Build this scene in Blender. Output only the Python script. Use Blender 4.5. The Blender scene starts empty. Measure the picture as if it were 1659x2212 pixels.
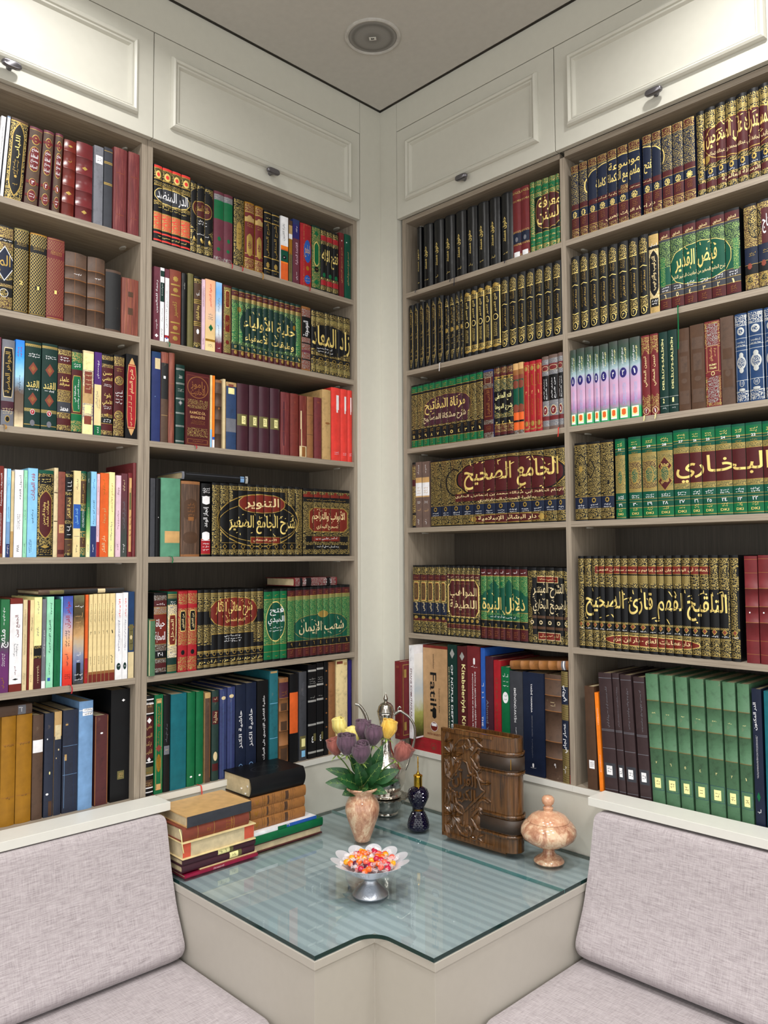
import bpy, bmesh, math, random
from mathutils import Vector, Matrix
# ---------------------------------------------------------------- camera, world, lights, exposure
C = bpy.context.scene.collection
sc = bpy.context.scene
ZC = 1.55                                   # eye height above the floor
cam_d = bpy.data.cameras.new('camera'); cam = bpy.data.objects.new('camera', cam_d); C.objects.link(cam)
sc.camera = cam
cam_d.sensor_fit = 'VERTICAL'; cam_d.sensor_height = 36.0
cam_d.lens = 1727.08 / 2212 * 36.0
cam_d.clip_start = .05
_y, _p, _r = math.radians(135.683), math.radians(3.2033), math.radians(-0.28)
fw = Vector((math.cos(_p)*math.cos(_y), math.cos(_p)*math.sin(_y), math.sin(_p)))
rt = fw.cross(Vector((0, 0, 1))).normalized(); up = rt.cross(fw)
rt, up = rt*math.cos(_r) + up*math.sin(_r), -rt*math.sin(_r) + up*math.cos(_r)
cam.matrix_world = Matrix(((rt.x, up.x, -fw.x, 2.25), (rt.y, up.y, -fw.y, -2.18598), (rt.z, up.z, -fw.z, ZC), (0, 0, 0, 1)))
wd = bpy.data.worlds.new('world'); sc.world = wd; wd.use_nodes = True
wd.node_tree.nodes['Background'].inputs[0].default_value = (1.0, 1.01, .985, 1)
wd.node_tree.nodes['Background'].inputs[1].default_value = 1.22
def lamp(x, y, power, size, spread=150, col=(1, .98, .95)):
    l = bpy.data.lights.new('downlight', 'AREA'); l.shape = 'DISK'; l.size = size; l.energy = power; l.color = col
    l.spread = math.radians(spread)
    o = bpy.data.objects.new('downlight', l); C.objects.link(o); o.location = (x, y, ZC + 1.765)
for a in ((.47, -1.34, 5.5, .10), (1.50, -.46, 7, .10), (1.45, -1.35, 14, .30), (2.5, -1.1, 14, .3), (1.1, -2.6, 14, .3), (2.6, -2.6, 16, .4)): lamp(*a)
sc.view_settings.view_transform = 'Standard'; sc.view_settings.look = 'None'
sc.view_settings.exposure = 0.43; sc.view_settings.gamma = 1.0; sc.view_settings.use_curve_mapping = False

# ---------------------------------------------------------------- materials
PAL = dict(k='0f1013', n='1a2540', m='4b1b1e', M='70262a', r='9e2029', R='dc4038', e='0c623a', d='14352e', D='0c4c3a', w='ececf0', c='ecdcb4', C='d6c49a',
  b='2a58ac', l='8ac6f0', t='b89662', T='8c5c34', B='4c362a', y='716a62', x='393b42', o='e4682a', p='4b2a70', i='dfbfd0', u='7e3f31', v='68623c', q='1c6f80',
  f='96691a', a='7298c4', j='93d6b4', z='f0e8a4', G='578f74', E='476f50', N='2b4062', A='3c2c30', K='0c0d10', H='c8a06a', P='65323f', I='2a2468', O='f08020', V='35306e', J='94602c', L='6a5750', X='861636', Y='8e1c3e', F='b08c66', Z='3a2c2e')
PAL.update(h='6e241c', y='6d6f78', c='e6d09a', n='172036', V='2a3566', A='43222e', B='4e382a', q='14626e', o='d8602a', d='12302b', M='6b2529', N='1e3a62')
def lin(h):
    return tuple(((c/255)/12.92 if c/255 <= .04045 else ((c/255+.055)/1.055)**2.4) for c in bytes.fromhex(h)) + (1,)
MAT = {}
class NT:
    def __init__(s, name):
        s.m = bpy.data.materials.new(name); s.m.use_nodes = True; s.t = s.m.node_tree; s.b = s.t.nodes['Principled BSDF']
    def n(s, typ, ins=None, **kw):
        d = s.t.nodes.new(typ)
        for k, v in kw.items(): setattr(d, k, v)
        for k, v in (ins or {}).items():
            if hasattr(v, 'is_output') or isinstance(v, bpy.types.NodeSocket): s.t.links.new(v, d.inputs[k])
            else: d.inputs[k].default_value = v
        return d
    def math(s, op, a, b=0.0, c=0.0): return s.n('ShaderNodeMath', {0: a, 1: b, 2: c}, operation=op).outputs[0]
    def mix(s, f, a, b):
        d = s.t.nodes.new('ShaderNodeMix'); d.data_type = 'RGBA'
        for i, v in ((0, f), (6, a), (7, b)):
            if isinstance(v, bpy.types.NodeSocket): s.t.links.new(v, d.inputs[i])
            else: d.inputs[i].default_value = v
        return d.outputs[2]
    def ramp(s, f, stops):
        d = s.n('ShaderNodeValToRGB', {0: f}); e = d.color_ramp.elements
        while len(e) < len(stops): e.new(.5)
        for q, (p, c) in zip(e, stops): q.position = p; q.color = c
        return d.outputs[0]
    def obj(s, scale=(1, 1, 1), loc=(0, 0, 0)):
        t = s.n('ShaderNodeTexCoord').outputs['Object']
        return s.n('ShaderNodeMapping', {0: t, 1: loc, 3: scale}).outputs[0]
    def set(s, **kw):
        for k, v in kw.items():
            k = {'col': 'Base Color', 'rough': 'Roughness', 'metal': 'Metallic', 'spec': 'Specular IOR Level', 'nrm': 'Normal', 'alpha': 'Alpha', 'coat': 'Coat Weight', 'trans': 'Transmission Weight', 'emit': 'Emission Color', 'es': 'Emission Strength', 'sheen': 'Sheen Weight', 'sss': 'Subsurface Weight'}[k]
            if isinstance(v, bpy.types.NodeSocket): s.t.links.new(v, s.b.inputs[k])
            else: s.b.inputs[k].default_value = v
        return s.m
    def bump(s, h, st=.2, d=.002): return s.n('ShaderNodeBump', {'Strength': st, 'Distance': d, 'Height': h}).outputs[0]
def plain(name, h, rough=.5, metal=0.0, bump=0, bs=300, var=.08, **kw):
    t = NT(name); co = t.obj()
    c = lin(h); n = t.n('ShaderNodeTexNoise', {'Vector': co, 'Scale': 40.0, 'Detail': 4.0}).outputs[0]
    d = tuple(x*(1-var*2) for x in c[:3]) + (1,); b = tuple(min(1, x*(1+var)) for x in c[:3]) + (1,)
    t.set(col=t.ramp(n, [(.3, d), (.7, b)]), rough=rough, metal=metal, **kw)
    if bump:
        n2 = t.n('ShaderNodeTexNoise', {'Vector': co, 'Scale': float(bs), 'Detail': 3.0}).outputs[0]; t.set(nrm=t.bump(n2, bump, .001))
    return t.m
GOLD = (.40, .30, .10, 1); GOLDB = (.80, .68, .36, 1)
def book_mat(code):
    """cover finishes: one colour letter, or a finish letter (O L H J Q W S F) and its colour"""
    if code in MAT: return MAT[code]
    if code == 'g': m = plain('gilt_foil', 'b0924a', .38, .5)
    elif code == 'bg': m = plain('bright_gilt', 'ead07a', .4, .25)
    elif code == 's': m = plain('silver_foil', 'c4c6c4', .35, .5)
    elif len(code) == 1: m = plain('cover_' + code, PAL[code], .42, bump=.08, bs=500, spec=.25)
    else:
        f, c = code[0], lin(PAL[code[1]])
        t = NT('cover_' + code); fg = GOLD
        if f in 'OQU':                           # scrolling arabesque tooling
            if f == 'Q': fg = (.30, .29, .28, 1) if code != 'QN' else (.5, .5, .48, 1)
            if f == 'U': fg = (.20, .30, .10, 1)
            co = t.obj((1, .02, 1))
            nz = t.n('ShaderNodeTexNoise', {'Vector': co, 'Scale': 110.0, 'Detail': 1.0}).outputs[1]
            co2 = t.n('ShaderNodeVectorMath', {0: co, 1: t.n('ShaderNodeVectorMath', {0: nz, 1: (.010, .010, .010)}, operation='MULTIPLY').outputs[0]}, operation='ADD').outputs[0]
            v = t.n('ShaderNodeTexVoronoi', {'Vector': co2, 'Scale': 92.0, 'Randomness': .5}).outputs['Distance']
            w = t.math('SINE', t.math('MULTIPLY', v, 19.0))
            k = t.math('GREATER_THAN', w, .45 if code in ('On', 'Om') else .0)
            v2 = t.n('ShaderNodeTexVoronoi', {'Vector': co, 'Scale': 330.0, 'Randomness': 1.0}).outputs['Distance']
            k2 = t.math('GREATER_THAN', v2, .30)
            f_ = t.math('MULTIPLY', k, k2)
        elif f == 'L':                          # diagonal lattice
            sp = t.n('ShaderNodeSeparateXYZ', {0: t.obj()}); x, z = sp.outputs[0], sp.outputs[2]
            a = t.math('PINGPONG', t.math('MULTIPLY', t.math('ADD', t.math('MULTIPLY', x, 1.35), z), 100.0), .5)
            b = t.math('PINGPONG', t.math('MULTIPLY', t.math('SUBTRACT', t.math('MULTIPLY', x, 1.35), z), 100.0), .5)
            f_ = t.math('LESS_THAN', t.math('MINIMUM', a, b), .028 if code == 'LM' else .10)
        elif f == 'H':                          # fine horizontal fillets
            sp = t.n('ShaderNodeSeparateXYZ', {0: t.obj()})
            f_ = t.math('LESS_THAN', t.math('FRACT', t.math('MULTIPLY', sp.outputs[2], 330.0)), .5)
        elif f == 'J':                          # geometric dots
            v = t.n('ShaderNodeTexVoronoi', {'Vector': t.obj((1, .02, 1)), 'Scale': 190.0, 'Randomness': 0.0}).outputs['Distance']
            f_ = t.math('GREATER_THAN', t.math('SINE', t.math('MULTIPLY', v, 17.0)), -.2)
        else: f_ = None
        if f_ is not None:
            t.set(col=t.mix(f_, c, fg), metal=t.math('MULTIPLY', f_, .5), rough=.40, spec=.3)
        elif f == 'W':                          # scuffed cloth
            co = t.obj(); n1 = t.n('ShaderNodeTexNoise', {'Vector': co, 'Scale': 35.0, 'Detail': 8.0, 'Roughness': .7}).outputs[0]
            b = tuple(x*.6+.4*y for x, y in zip(c[:3], (.30, .23, .15))) + (1,)
            d = tuple(x*.62 for x in c[:3]) + (1,)
            t.set(col=t.ramp(n1, [(.32, d), (.5, c), (.62, c), (.72, b)]), rough=.62, nrm=t.bump(n1, .35, .002))
        elif f == 'S':                          # split, streaked leather
            co = t.obj((1, 1, .06)); n1 = t.n('ShaderNodeTexNoise', {'Vector': co, 'Scale': 170.0, 'Detail': 6.0, 'Roughness': .65}).outputs[0]
            b = tuple(min(1, x*1.1+.10*y) for x, y in zip(c[:3], (1, .55, .35))) + (1,)
            d = tuple(x*.5 for x in c[:3]) + (1,)
            t.set(col=t.ramp(n1, [(.3, d), (.52, c), (.72, b)]), rough=.58, nrm=t.bump(n1, .5, .002))
        elif f == 'F':                          # glossy film
            co = t.obj(); n1 = t.n('ShaderNodeTexNoise', {'Vector': co, 'Scale': 22.0, 'Detail': 2.0}).outputs[0]
            t.set(col=t.ramp(n1, [(.3, tuple(x*.75 for x in c[:3])+(1,)), (.7, c)]), rough=.30, nrm=t.bump(n1, .3, .003), spec=.4)
        m = t.m
    MAT[code] = m; return m
def grad_mat(cols):
    """printed jacket whose inks change from foot to head"""
    key = 'grad' + '_'.join(cols)
    if key not in MAT:
        t = NT('printed_jacket'); z = t.n('ShaderNodeSeparateXYZ', {0: t.n('ShaderNodeTexCoord').outputs['Generated']}).outputs[2]
        nz = t.n('ShaderNodeTexNoise', {'Vector': t.obj(), 'Scale': 60.0, 'Detail': 5.0}).outputs[0]
        z = t.math('ADD', z, t.math('MULTIPLY', t.math('SUBTRACT', nz, .5), .16))
        MAT[key] = t.set(col=t.ramp(z, [(i/(len(cols)-1), lin(c)) for i, c in enumerate(cols)]), rough=.35)
    return MAT[key]
def mat(name, *a, **k):
    if name not in MAT: MAT[name] = plain(name, *a, **k)
    return MAT[name]
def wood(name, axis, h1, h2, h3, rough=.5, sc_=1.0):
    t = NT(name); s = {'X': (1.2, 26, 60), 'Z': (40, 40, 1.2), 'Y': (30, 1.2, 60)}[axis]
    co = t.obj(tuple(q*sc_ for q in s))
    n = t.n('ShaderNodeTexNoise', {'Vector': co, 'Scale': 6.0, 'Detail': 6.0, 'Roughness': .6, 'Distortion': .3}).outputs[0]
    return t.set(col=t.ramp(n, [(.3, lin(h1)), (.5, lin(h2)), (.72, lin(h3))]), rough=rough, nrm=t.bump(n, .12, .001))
WX = wood('greige_oak_along', 'X', '7d7163', '938778', 'a59988'); WZ = wood('greige_oak_upright', 'Z', '7d7163', '938778', 'a59988')
WBK = wood('greige_oak_back_shaded', 'Z', '443d36', '50483f', '5b5248')  # same oak for the backs, darkened: the shade inside the shelves is in its colour
PAINT = plain('warm_grey_lacquer', 'cbc9be', .42, var=.01)
WHITE = plain('off_white_board', 'dad9d2', .4, var=.01)
CEIL = plain('ceiling_paint', 'c4c1ba', .9, var=.02)
PAPER = plain('page_edges', 'c9b894', .8, var=.1)
# ---------------------------------------------------------------- object helpers
def link(name, me, parent=None, loc=(0, 0, 0), rot=(0, 0, 0)):
    o = bpy.data.objects.new(name, me); C.objects.link(o); o.parent = parent; o.location = loc; o.rotation_euler = rot; return o
def tag(o, label=None, cat=None, group=None, kind=None):
    for k, v in (('label', label), ('category', cat), ('group', group), ('kind', kind)):
        if v: o[k] = v
    return o
def empty(name, label, cat, loc=(0, 0, 0), rz=0.0, group=None):
    return tag(link(name, None, None, loc, (0, 0, rz)), label, cat, group)
def finish(bm, name, mats, parent=None, loc=(0, 0, 0), rot=(0, 0, 0), smooth=None, bevel=0, recalc=True):
    if recalc: bmesh.ops.recalc_face_normals(bm, faces=bm.faces)
    me = bpy.data.meshes.new(name); bm.to_mesh(me); bm.free()
    for m in (mats if isinstance(mats, (list, tuple)) else [mats]): me.materials.append(m)
    o = link(name, me, parent, loc, rot)
    if smooth is not None:
        for p in me.polygons: p.use_smooth = True
        me.set_sharp_from_angle(angle=math.radians(smooth))
    if bevel:
        b = o.modifiers.new('bevel', 'BEVEL'); b.width = bevel; b.segments = 2; b.limit_method = 'ANGLE'
    return o
def box(bm, x0, x1, y0, y1, z0, z1, mi=0):
    v = [bm.verts.new((x, y, z)) for x in (x0, x1) for y in (y0, y1) for z in (z0, z1)]
    for f in ((0, 1, 3, 2), (4, 6, 7, 5), (0, 4, 5, 1), (2, 3, 7, 6), (0, 2, 6, 4), (1, 5, 7, 3)):
        bm.faces.new([v[i] for i in f]).material_index = mi
def bx(name, m, parent, x0, x1, y0, y1, z0, z1, bevel=0):
    bm = bmesh.new(); box(bm, x0, x1, y0, y1, z0, z1); return finish(bm, name, m, parent, bevel=bevel)
def lathe(bm, prof, n=48, mi=0, cx=0, cy=0, mod=None, closed=True):
    rings = []
    for r, z in prof:
        rings.append([bm.verts.new((cx + (r if not mod else mod(r, z, 2*math.pi*i/n)[0])*math.cos(2*math.pi*i/n), cy + (r if not mod else mod(r, z, 2*math.pi*i/n)[0])*math.sin(2*math.pi*i/n), z if not mod else mod(r, z, 2*math.pi*i/n)[1])) for i in range(n)])
    for a, b in zip(rings, rings[1:]):
        for i in range(n): bm.faces.new((a[i], a[(i+1) % n], b[(i+1) % n], b[i])).material_index = mi
    if closed:
        bm.faces.new(rings[0][::-1]).material_index = mi; bm.faces.new(rings[-1]).material_index = mi
    return rings
def tube(bm, pts, rad, n=8, mi=0, cap=True):
    pts = [Vector(p) for p in pts]; rad = rad if isinstance(rad, (list, tuple)) else [rad]*len(pts)
    rings = []; nrm = None
    for i, p in enumerate(pts):
        d = (pts[min(i+1, len(pts)-1)] - pts[max(i-1, 0)]).normalized()
        if nrm is None: nrm = d.orthogonal().normalized()
        nrm = (nrm - d*nrm.dot(d)).normalized(); b = d.cross(nrm)
        rings.append([bm.verts.new(p + (nrm*math.cos(2*math.pi*k/n) + b*math.sin(2*math.pi*k/n))*rad[i]) for k in range(n)])
    for a, b in zip(rings, rings[1:]):
        for k in range(n): bm.faces.new((a[k], a[(k+1) % n], b[(k+1) % n], b[k])).material_index = mi
    if cap: bm.faces.new(rings[0][::-1]).material_index = mi; bm.faces.new(rings[-1]).material_index = mi
def spline(pts, n=8):
    P = [Vector(p) for p in pts]; P = [2*P[0]-P[1]] + P + [2*P[-1]-P[-2]]; out = []
    for i in range(1, len(P)-2):
        for k in range(n):
            t = k/n; a, b, c, d = P[i-1:i+3]
            out.append(.5*((2*b) + (c-a)*t + (2*a-5*b+4*c-d)*t*t + (3*b-a-3*c+d)*t**3))
    return out + [P[-2]]


# ---------------------------------------------------------------- the room
LROT = math.pi/2                            # left wall: local x runs along the wall (to the right), local y into it
def structure(name, o): o.name = name; o['kind'] = 'structure'; return o
structure('floor', bx('floor', wood('floor_boards', 'X', '6d5a48', '7d6853', '8b7660'), None, -.34, 5, -5, .34, -.04, 0))
bm = bmesh.new(); CZ = ZC + 1.775
box(bm, .032, 5, -5, -.032, CZ, CZ+.028); box(bm, -.34, 5, -5, .34, CZ+.028, CZ+.06)
structure('ceiling', finish(bm, 'ceiling', CEIL))
structure('wall_left', bx('wall_left', CEIL, None, -.34, -.30, -5, .34, 0, CZ+.028))
structure('wall_right', bx('wall_right', CEIL, None, -.30, 5, .30, .34, 0, CZ+.028))
# corner upright and friezes, lacquered like the doors
SHL = [.9887, .677, .3598, .0033, -.3582, -.7194]; SHR = [1.0145, .7121, .4108, .1091, -.2869, -.7135]
ZT = -.925                                  # tabletop, relative to the eye
bm = bmesh.new(); z0, z1 = ZC-.97, ZC+1.318
box(bm, -.02, .02, -.1295, .0, ZC-.9245, ZC+1.775)
box(bm, .02, .1110, -.02, .02, ZC-.9245, ZC+1.775)
structure('trim_1', finish(bm, 'trim_1', PAINT, bevel=.0008))
structure('trim_2', bx('trim_2', PAINT, None, .0, .02, -1.91, -.1310, ZC+1.6485, ZC+1.775, .0008))
structure('trim_3', bx('trim_3', PAINT, None, .1125, 1.60, -.02, .0, ZC+1.662, ZC+1.775, .0008))
structure('trim_4', bx('trim_4', PAINT, None, -.018, -.0005, -1.90, -.1297, ZC-.97, ZC-.7385))
structure('trim_5', bx('trim_5', PAINT, None, .1112, 1.60, .0005, .018, ZC-.97, ZC-.7330))
# ---------------------------------------------------------------- bookcases: side panels, dividers, shelves, back
def bookcase(label, rz, u0, u1, divs, sh, top, lit_end):
    t = empty('bookcase', label, 'bookcase', (0, 0, ZC), rz, 'greige oak bookcases')
    D, zb = .28, sh[5]-.018
    for a, b in ((u0, u0+.018), (u1-.018, u1)): bx('side_panel', WZ, t, a, b, 0, D, zb, top+.0185)
    edges = [u0+.018]
    for a, b in divs: bx('divider', WZ, t, a, b, .0004, D, zb, top); edges += [a, b]
    edges.append(u1-.018)
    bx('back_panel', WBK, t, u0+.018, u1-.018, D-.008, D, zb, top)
    for a, b in zip(edges[::2], edges[1::2]):
        bx('top_board', WX, t, a, b, .0003, D-.008, top, top+.018)
        for k, z in enumerate(sh):
            s = bx('shelf' if k < 5 else 'bottom_board', WX, t, a, b, .0003, D-.008, z-.018, z)
            if k == 5: bx('edge_strip', WHITE, s, a-.0088, b+.0088, -.0045, -.0002, z-.0182, z+.0002)
        for z in [top] + [q-.018 for q in sh[:5]]:
            for e in (a+.022, b-.022):
                bm = bmesh.new(); lathe(bm, [(.011, -.004), (.012, -.002), (.012, 0)], 16)
                for v in bm.verts: v.co = Vector((e + v.co.x*.7, .075 + v.co.y*1.5, z + v.co.z))
                finish(bm, 'shelf_support', mat('clear_plastic_support', 'a9a59c', .35), t)
    return t
bookcase('far left greige oak bookcase whose right side stands against the double upright', LROT, -1.90, -1.0143, [], SHL, 1.2875, 1)
bookcase('greige oak bookcase left of the corner, above the piled books', LROT, -1.0128, -.1297, [], SHL, 1.2875, 1)
bookcase('wide greige oak bookcase right of the corner with a single upright in it', 0, .1212, 1.60, [(.8381, .8561)], SHR, 1.2915, 0)
# ---------------------------------------------------------------- wall cabinets above, one door each
def moulding(bm, x0, x1, z0, z1, y):
    prof = [(0, 0), (.0005, .006), (.004, .014), (.010, .0175), (.016, .014), (.018, .008), (.020, .0105), (.025, .010), (.028, .004), (.030, 0)]
    rings = []
    for off, h in prof:
        rings.append([bm.verts.new((x, y-h, z)) for x, z in ((x0+off, z0+off), (x1-off, z0+off), (x1-off, z1-off), (x0+off, z1-off))])
    for a, b in zip(rings, rings[1:]):
        for i in range(4): bm.faces.new((a[i], a[(i+1) % 4], b[(i+1) % 4], b[i]))
KNOB = mat('gunmetal_pull', '77757a', .28, .8, var=.02)
def cabinet(label, rz, u0, u1, z0, z1, mx, mz, ku, kz):
    t = empty('wall_cabinet', label, 'cabinet', (0, 0, ZC), rz, 'lacquered wall cabinets over the bookcases')
    bx('carcass', PAINT, t, u0+.002, u1-.002, .001, .28, z0+.006, z1+.04)
    d = bx('door', PAINT, t, u0, u1, -.02, -.0005, z0, z1, .001)
    bm = bmesh.new(); moulding(bm, mx[0], mx[1], mz[0], mz[1], -.0199)
    finish(bm, 'moulding', PAINT, d, recalc=True)
    bm = bmesh.new(); P = [(ku, -.0195, kz), (ku, -.030, kz), (ku, -.036, kz)]
    tube(bm, P, [.008, .006, .010], 16)
    for k in range(2):                                         # flattened lozenge grip
        L, H = .026, .0095
        pts = [(ku + math.copysign(abs(math.cos(a))**.55, math.cos(a))*L, kz + math.copysign(abs(math.sin(a))**.7, math.sin(a))*H) for a in [2*math.pi*i/32 for i in range(32)]]
        if k: continue
        ra = [bm.verts.new((ku+(x-ku)*s, y, kz+(z-kz)*s)) for s, y in ((.8, -.034), (1, -.037), (1, -.045), (.86, -.049)) for x, z in pts]
        for j in range(3):
            for i in range(32): bm.faces.new((ra[j*32+i], ra[j*32+(i+1) % 32], ra[(j+1)*32+(i+1) % 32], ra[(j+1)*32+i]))
        bm.faces.new(ra[:32][::-1]); bm.faces.new(ra[96:])
    finish(bm, 'door_pull', KNOB, d, smooth=50)
    return t
cabinet('wall cabinet over the far left bay, its panel washed bright by a lamp', LROT, -1.875, -1.0065, 1.305, 1.6455, (-1.818, -1.0605), (1.357, 1.594), -1.4366, 1.342)
cabinet('wall cabinet just left of the corner with a framed panel door', LROT, -1.0035, -.1325, 1.305, 1.6455, (-.9482, -.1815), (1.357, 1.592), -.5605, 1.3426)
cabinet('narrower wall cabinet just right of the corner with a framed panel door', 0, .1128, .8335, 1.311, 1.659, (.1645, .774), (1.365, 1.6035), .456, 1.351)
cabinet('wall cabinet over the far right bay, its panel washed bright by a lamp', 0, .8365, 1.556, 1.311, 1.659, (.8857, 1.498), (1.369, 1.606), 1.1865, 1.351)
# ---------------------------------------------------------------- ceiling loudspeaker
sp = empty('ceiling_speaker', 'round grey loudspeaker grille set flush into the ceiling', 'speaker', (.342, -.366, CZ))
bm = bmesh.new(); lathe(bm, [(.0955, 0), (.0955, -.004), (.090, -.007), (.083, -.005), (.082, 0)], 64, closed=False); finish(bm, 'rim', mat('speaker_rim', 'bfbcb6', .6), sp, smooth=40)
t = NT('perforated_grille'); v = t.n('ShaderNodeTexVoronoi', {'Vector': t.obj(), 'Scale': 420.0, 'Randomness': 0.0}).outputs['Distance']
GR = t.set(col=t.mix(t.math('LESS_THAN', v, .4), lin('8e8c88'), lin('484643')), rough=.6)
bm = bmesh.new(); lathe(bm, [(.082, -.003), (.06, -.0055), (.002, -.007)], 64); g = finish(bm, 'grille', GR, sp, smooth=40)
bm = bmesh.new(); box(bm, -.012, .012, -.008, .008, -.0085, -.0075); s = finish(bm, 'sticker', WHITE, sp, rot=(0, 0, .7)); s['label'] = 'white sticker'
bm = bmesh.new()
for a, b, c_, d_ in ((-.005, -.001, -.004, .004), (-.005, .005, 0, .0015), (.001, .005, -.003, .003)): box(bm, a, b, c_, d_, -.0089, -.0086)
finish(bm, 'printed_mark', mat('black_ink', '1a1a1a', .6), s)
# ---------------------------------------------------------------- corner table with its two glass sheets
T = ZC + ZT
foot = [(.0, -.002), (.0, -.985), (.785, -.985), (.785, -.795), (.985, -.795), (.985, -.002)]
def prism(bm, poly, z0, z1, mi=0, side=None):
    a = [bm.verts.new((x, y, z0)) for x, y in poly]; b = [bm.verts.new((x, y, z1)) for x, y in poly]
    bm.faces.new(a[::-1]).material_index = mi; bm.faces.new(b).material_index = mi
    for i in range(len(poly)): bm.faces.new((a[i], a[(i+1) % len(poly)], b[(i+1) % len(poly)], b[i])).material_index = mi if side is None else side
def inset(poly, d):
    out = []; n = len(poly)
    for i in range(n):
        p, q, r = Vector(poly[i-1]), Vector(poly[i]), Vector(poly[(i+1) % n])
        e1 = (q-p).normalized(); e2 = (r-q).normalized(); n1 = Vector((-e1.y, e1.x)); n2 = Vector((-e2.y, e2.x))
        k = (n1+n2); out.append(tuple(q + k*(d/max(.2, 1+n1.dot(n2)))))
    return out
tb = empty('corner_table', 'pale grey corner table with a stepped notch in its front corner, under teal glass', 'table', (0, 0, 0))
TP = plain('taupe_lacquer', 'b6b0a6', .45, var=.01)
f2 = inset(foot, .003)
e = bmesh.new(); prism(e, f2, .0, T-.0225); finish(e, 'front_panel', TP, tb, bevel=.0008)
e = bmesh.new(); prism(e, foot, T-.022, T-.002); finish(e, 'edge_band', TP, tb, bevel=.001)
t = NT('striped_tabletop'); s_ = t.n('ShaderNodeSeparateXYZ', {0: t.obj()}); y = s_.outputs[1]
w = t.math('PINGPONG', t.math('MULTIPLY', y, 1/.037), .5); fine = t.math('LESS_THAN', t.n('ShaderNodeTexVoronoi', {'Vector': t.obj(), 'Scale': 260.0, 'Randomness': 0.0}).outputs['Distance'], .33)
band = t.ramp(w, [(.0, (0, 0, 0, 1)), (.18, (.1, .1, .1, 1)), (.30, (1, 1, 1, 1)), (.5, (1, 1, 1, 1))])
bandv = t.n('ShaderNodeRGBToBW', {0: band}).outputs[0]
TOPM = t.set(col=t.mix(t.math('MULTIPLY', fine, .25), t.mix(bandv, lin('98a2a5'), lin('a9b2b4')), lin('8b9799')), rough=.55)
e = bmesh.new(); prism(e, inset(foot, .004), T-.004, T-.0003); finish(e, 'table_top', TOPM, tb)
def glass_mats():
    if 'glass' in MAT: return MAT['glass'], MAT['glass_edge']
    m = bpy.data.materials.new('green_tinted_glass'); m.use_nodes = True; n = m.node_tree.nodes; n.clear(); l = m.node_tree.links
    o = n.new('ShaderNodeOutputMaterial'); mx = n.new('ShaderNodeMixShader'); tr = n.new('ShaderNodeBsdfTransparent'); gl = n.new('ShaderNodeBsdfGlossy'); fr = n.new('ShaderNodeFresnel')
    tr.inputs[0].default_value = (.925, .955, .962, 1); gl.inputs['Roughness'].default_value = .015; gl.inputs[0].default_value = (.95, 1, .98, 1); fr.inputs[0].default_value = 1.55
    ge = n.new('ShaderNodeNewGeometry'); mm = n.new('ShaderNodeMath'); mm.operation = 'SUBTRACT'; mm.inputs[0].default_value = 1.0; mt = n.new('ShaderNodeMath'); mt.operation = 'MULTIPLY'
    l.new(ge.outputs['Backfacing'], mm.inputs[1]); l.new(mm.outputs[0], mt.inputs[0]); l.new(fr.outputs[0], mt.inputs[1]); l.new(mt.outputs[0], mx.inputs[0]); l.new(tr.outputs[0], mx.inputs[1]); l.new(gl.outputs[0], mx.inputs[2]); l.new(mx.outputs[0], o.inputs[0])
    MAT['glass'] = m; MAT['glass_edge'] = plain('glass_edge', '0d2f2c', .08, var=.02)
    return m, MAT['glass_edge']
def glass(label, poly):
    bm = bmesh.new(); prism(bm, poly, T, T+.010, 0, 1)
    for f in bm.faces:
        c = f.calc_center_median()
        if -.2645 < c.y < -.262 and len(f.verts) == 4: f.material_index = 2 if c.y > -.2635 else 0
    o = finish(bm, 'glass_sheet', glass_mats() + (mat('glass_seam', '5a8a88', .15, var=.02),)); return tag(o, label, 'glass', 'glass sheets on the corner table')
glass('large green-tinted glass sheet with a rounded notch, under the sweet dish', [(.002, -.264), (.002, -.983), (.783, -.983)] + [(.843-.06*math.cos(a), -.857+.06*math.sin(a)) for a in [i*math.pi/2/12 for i in range(13)]] + [(.983, -.797), (.983, -.264)])
glass('narrow green-tinted glass strip along the right wall, under the carved wooden case', [(.0215, -.0215), (.0215, -.131), (.002, -.131), (.002, -.2625), (.983, -.2625), (.983, -.004), (.112, -.004), (.112, -.0215)])
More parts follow.
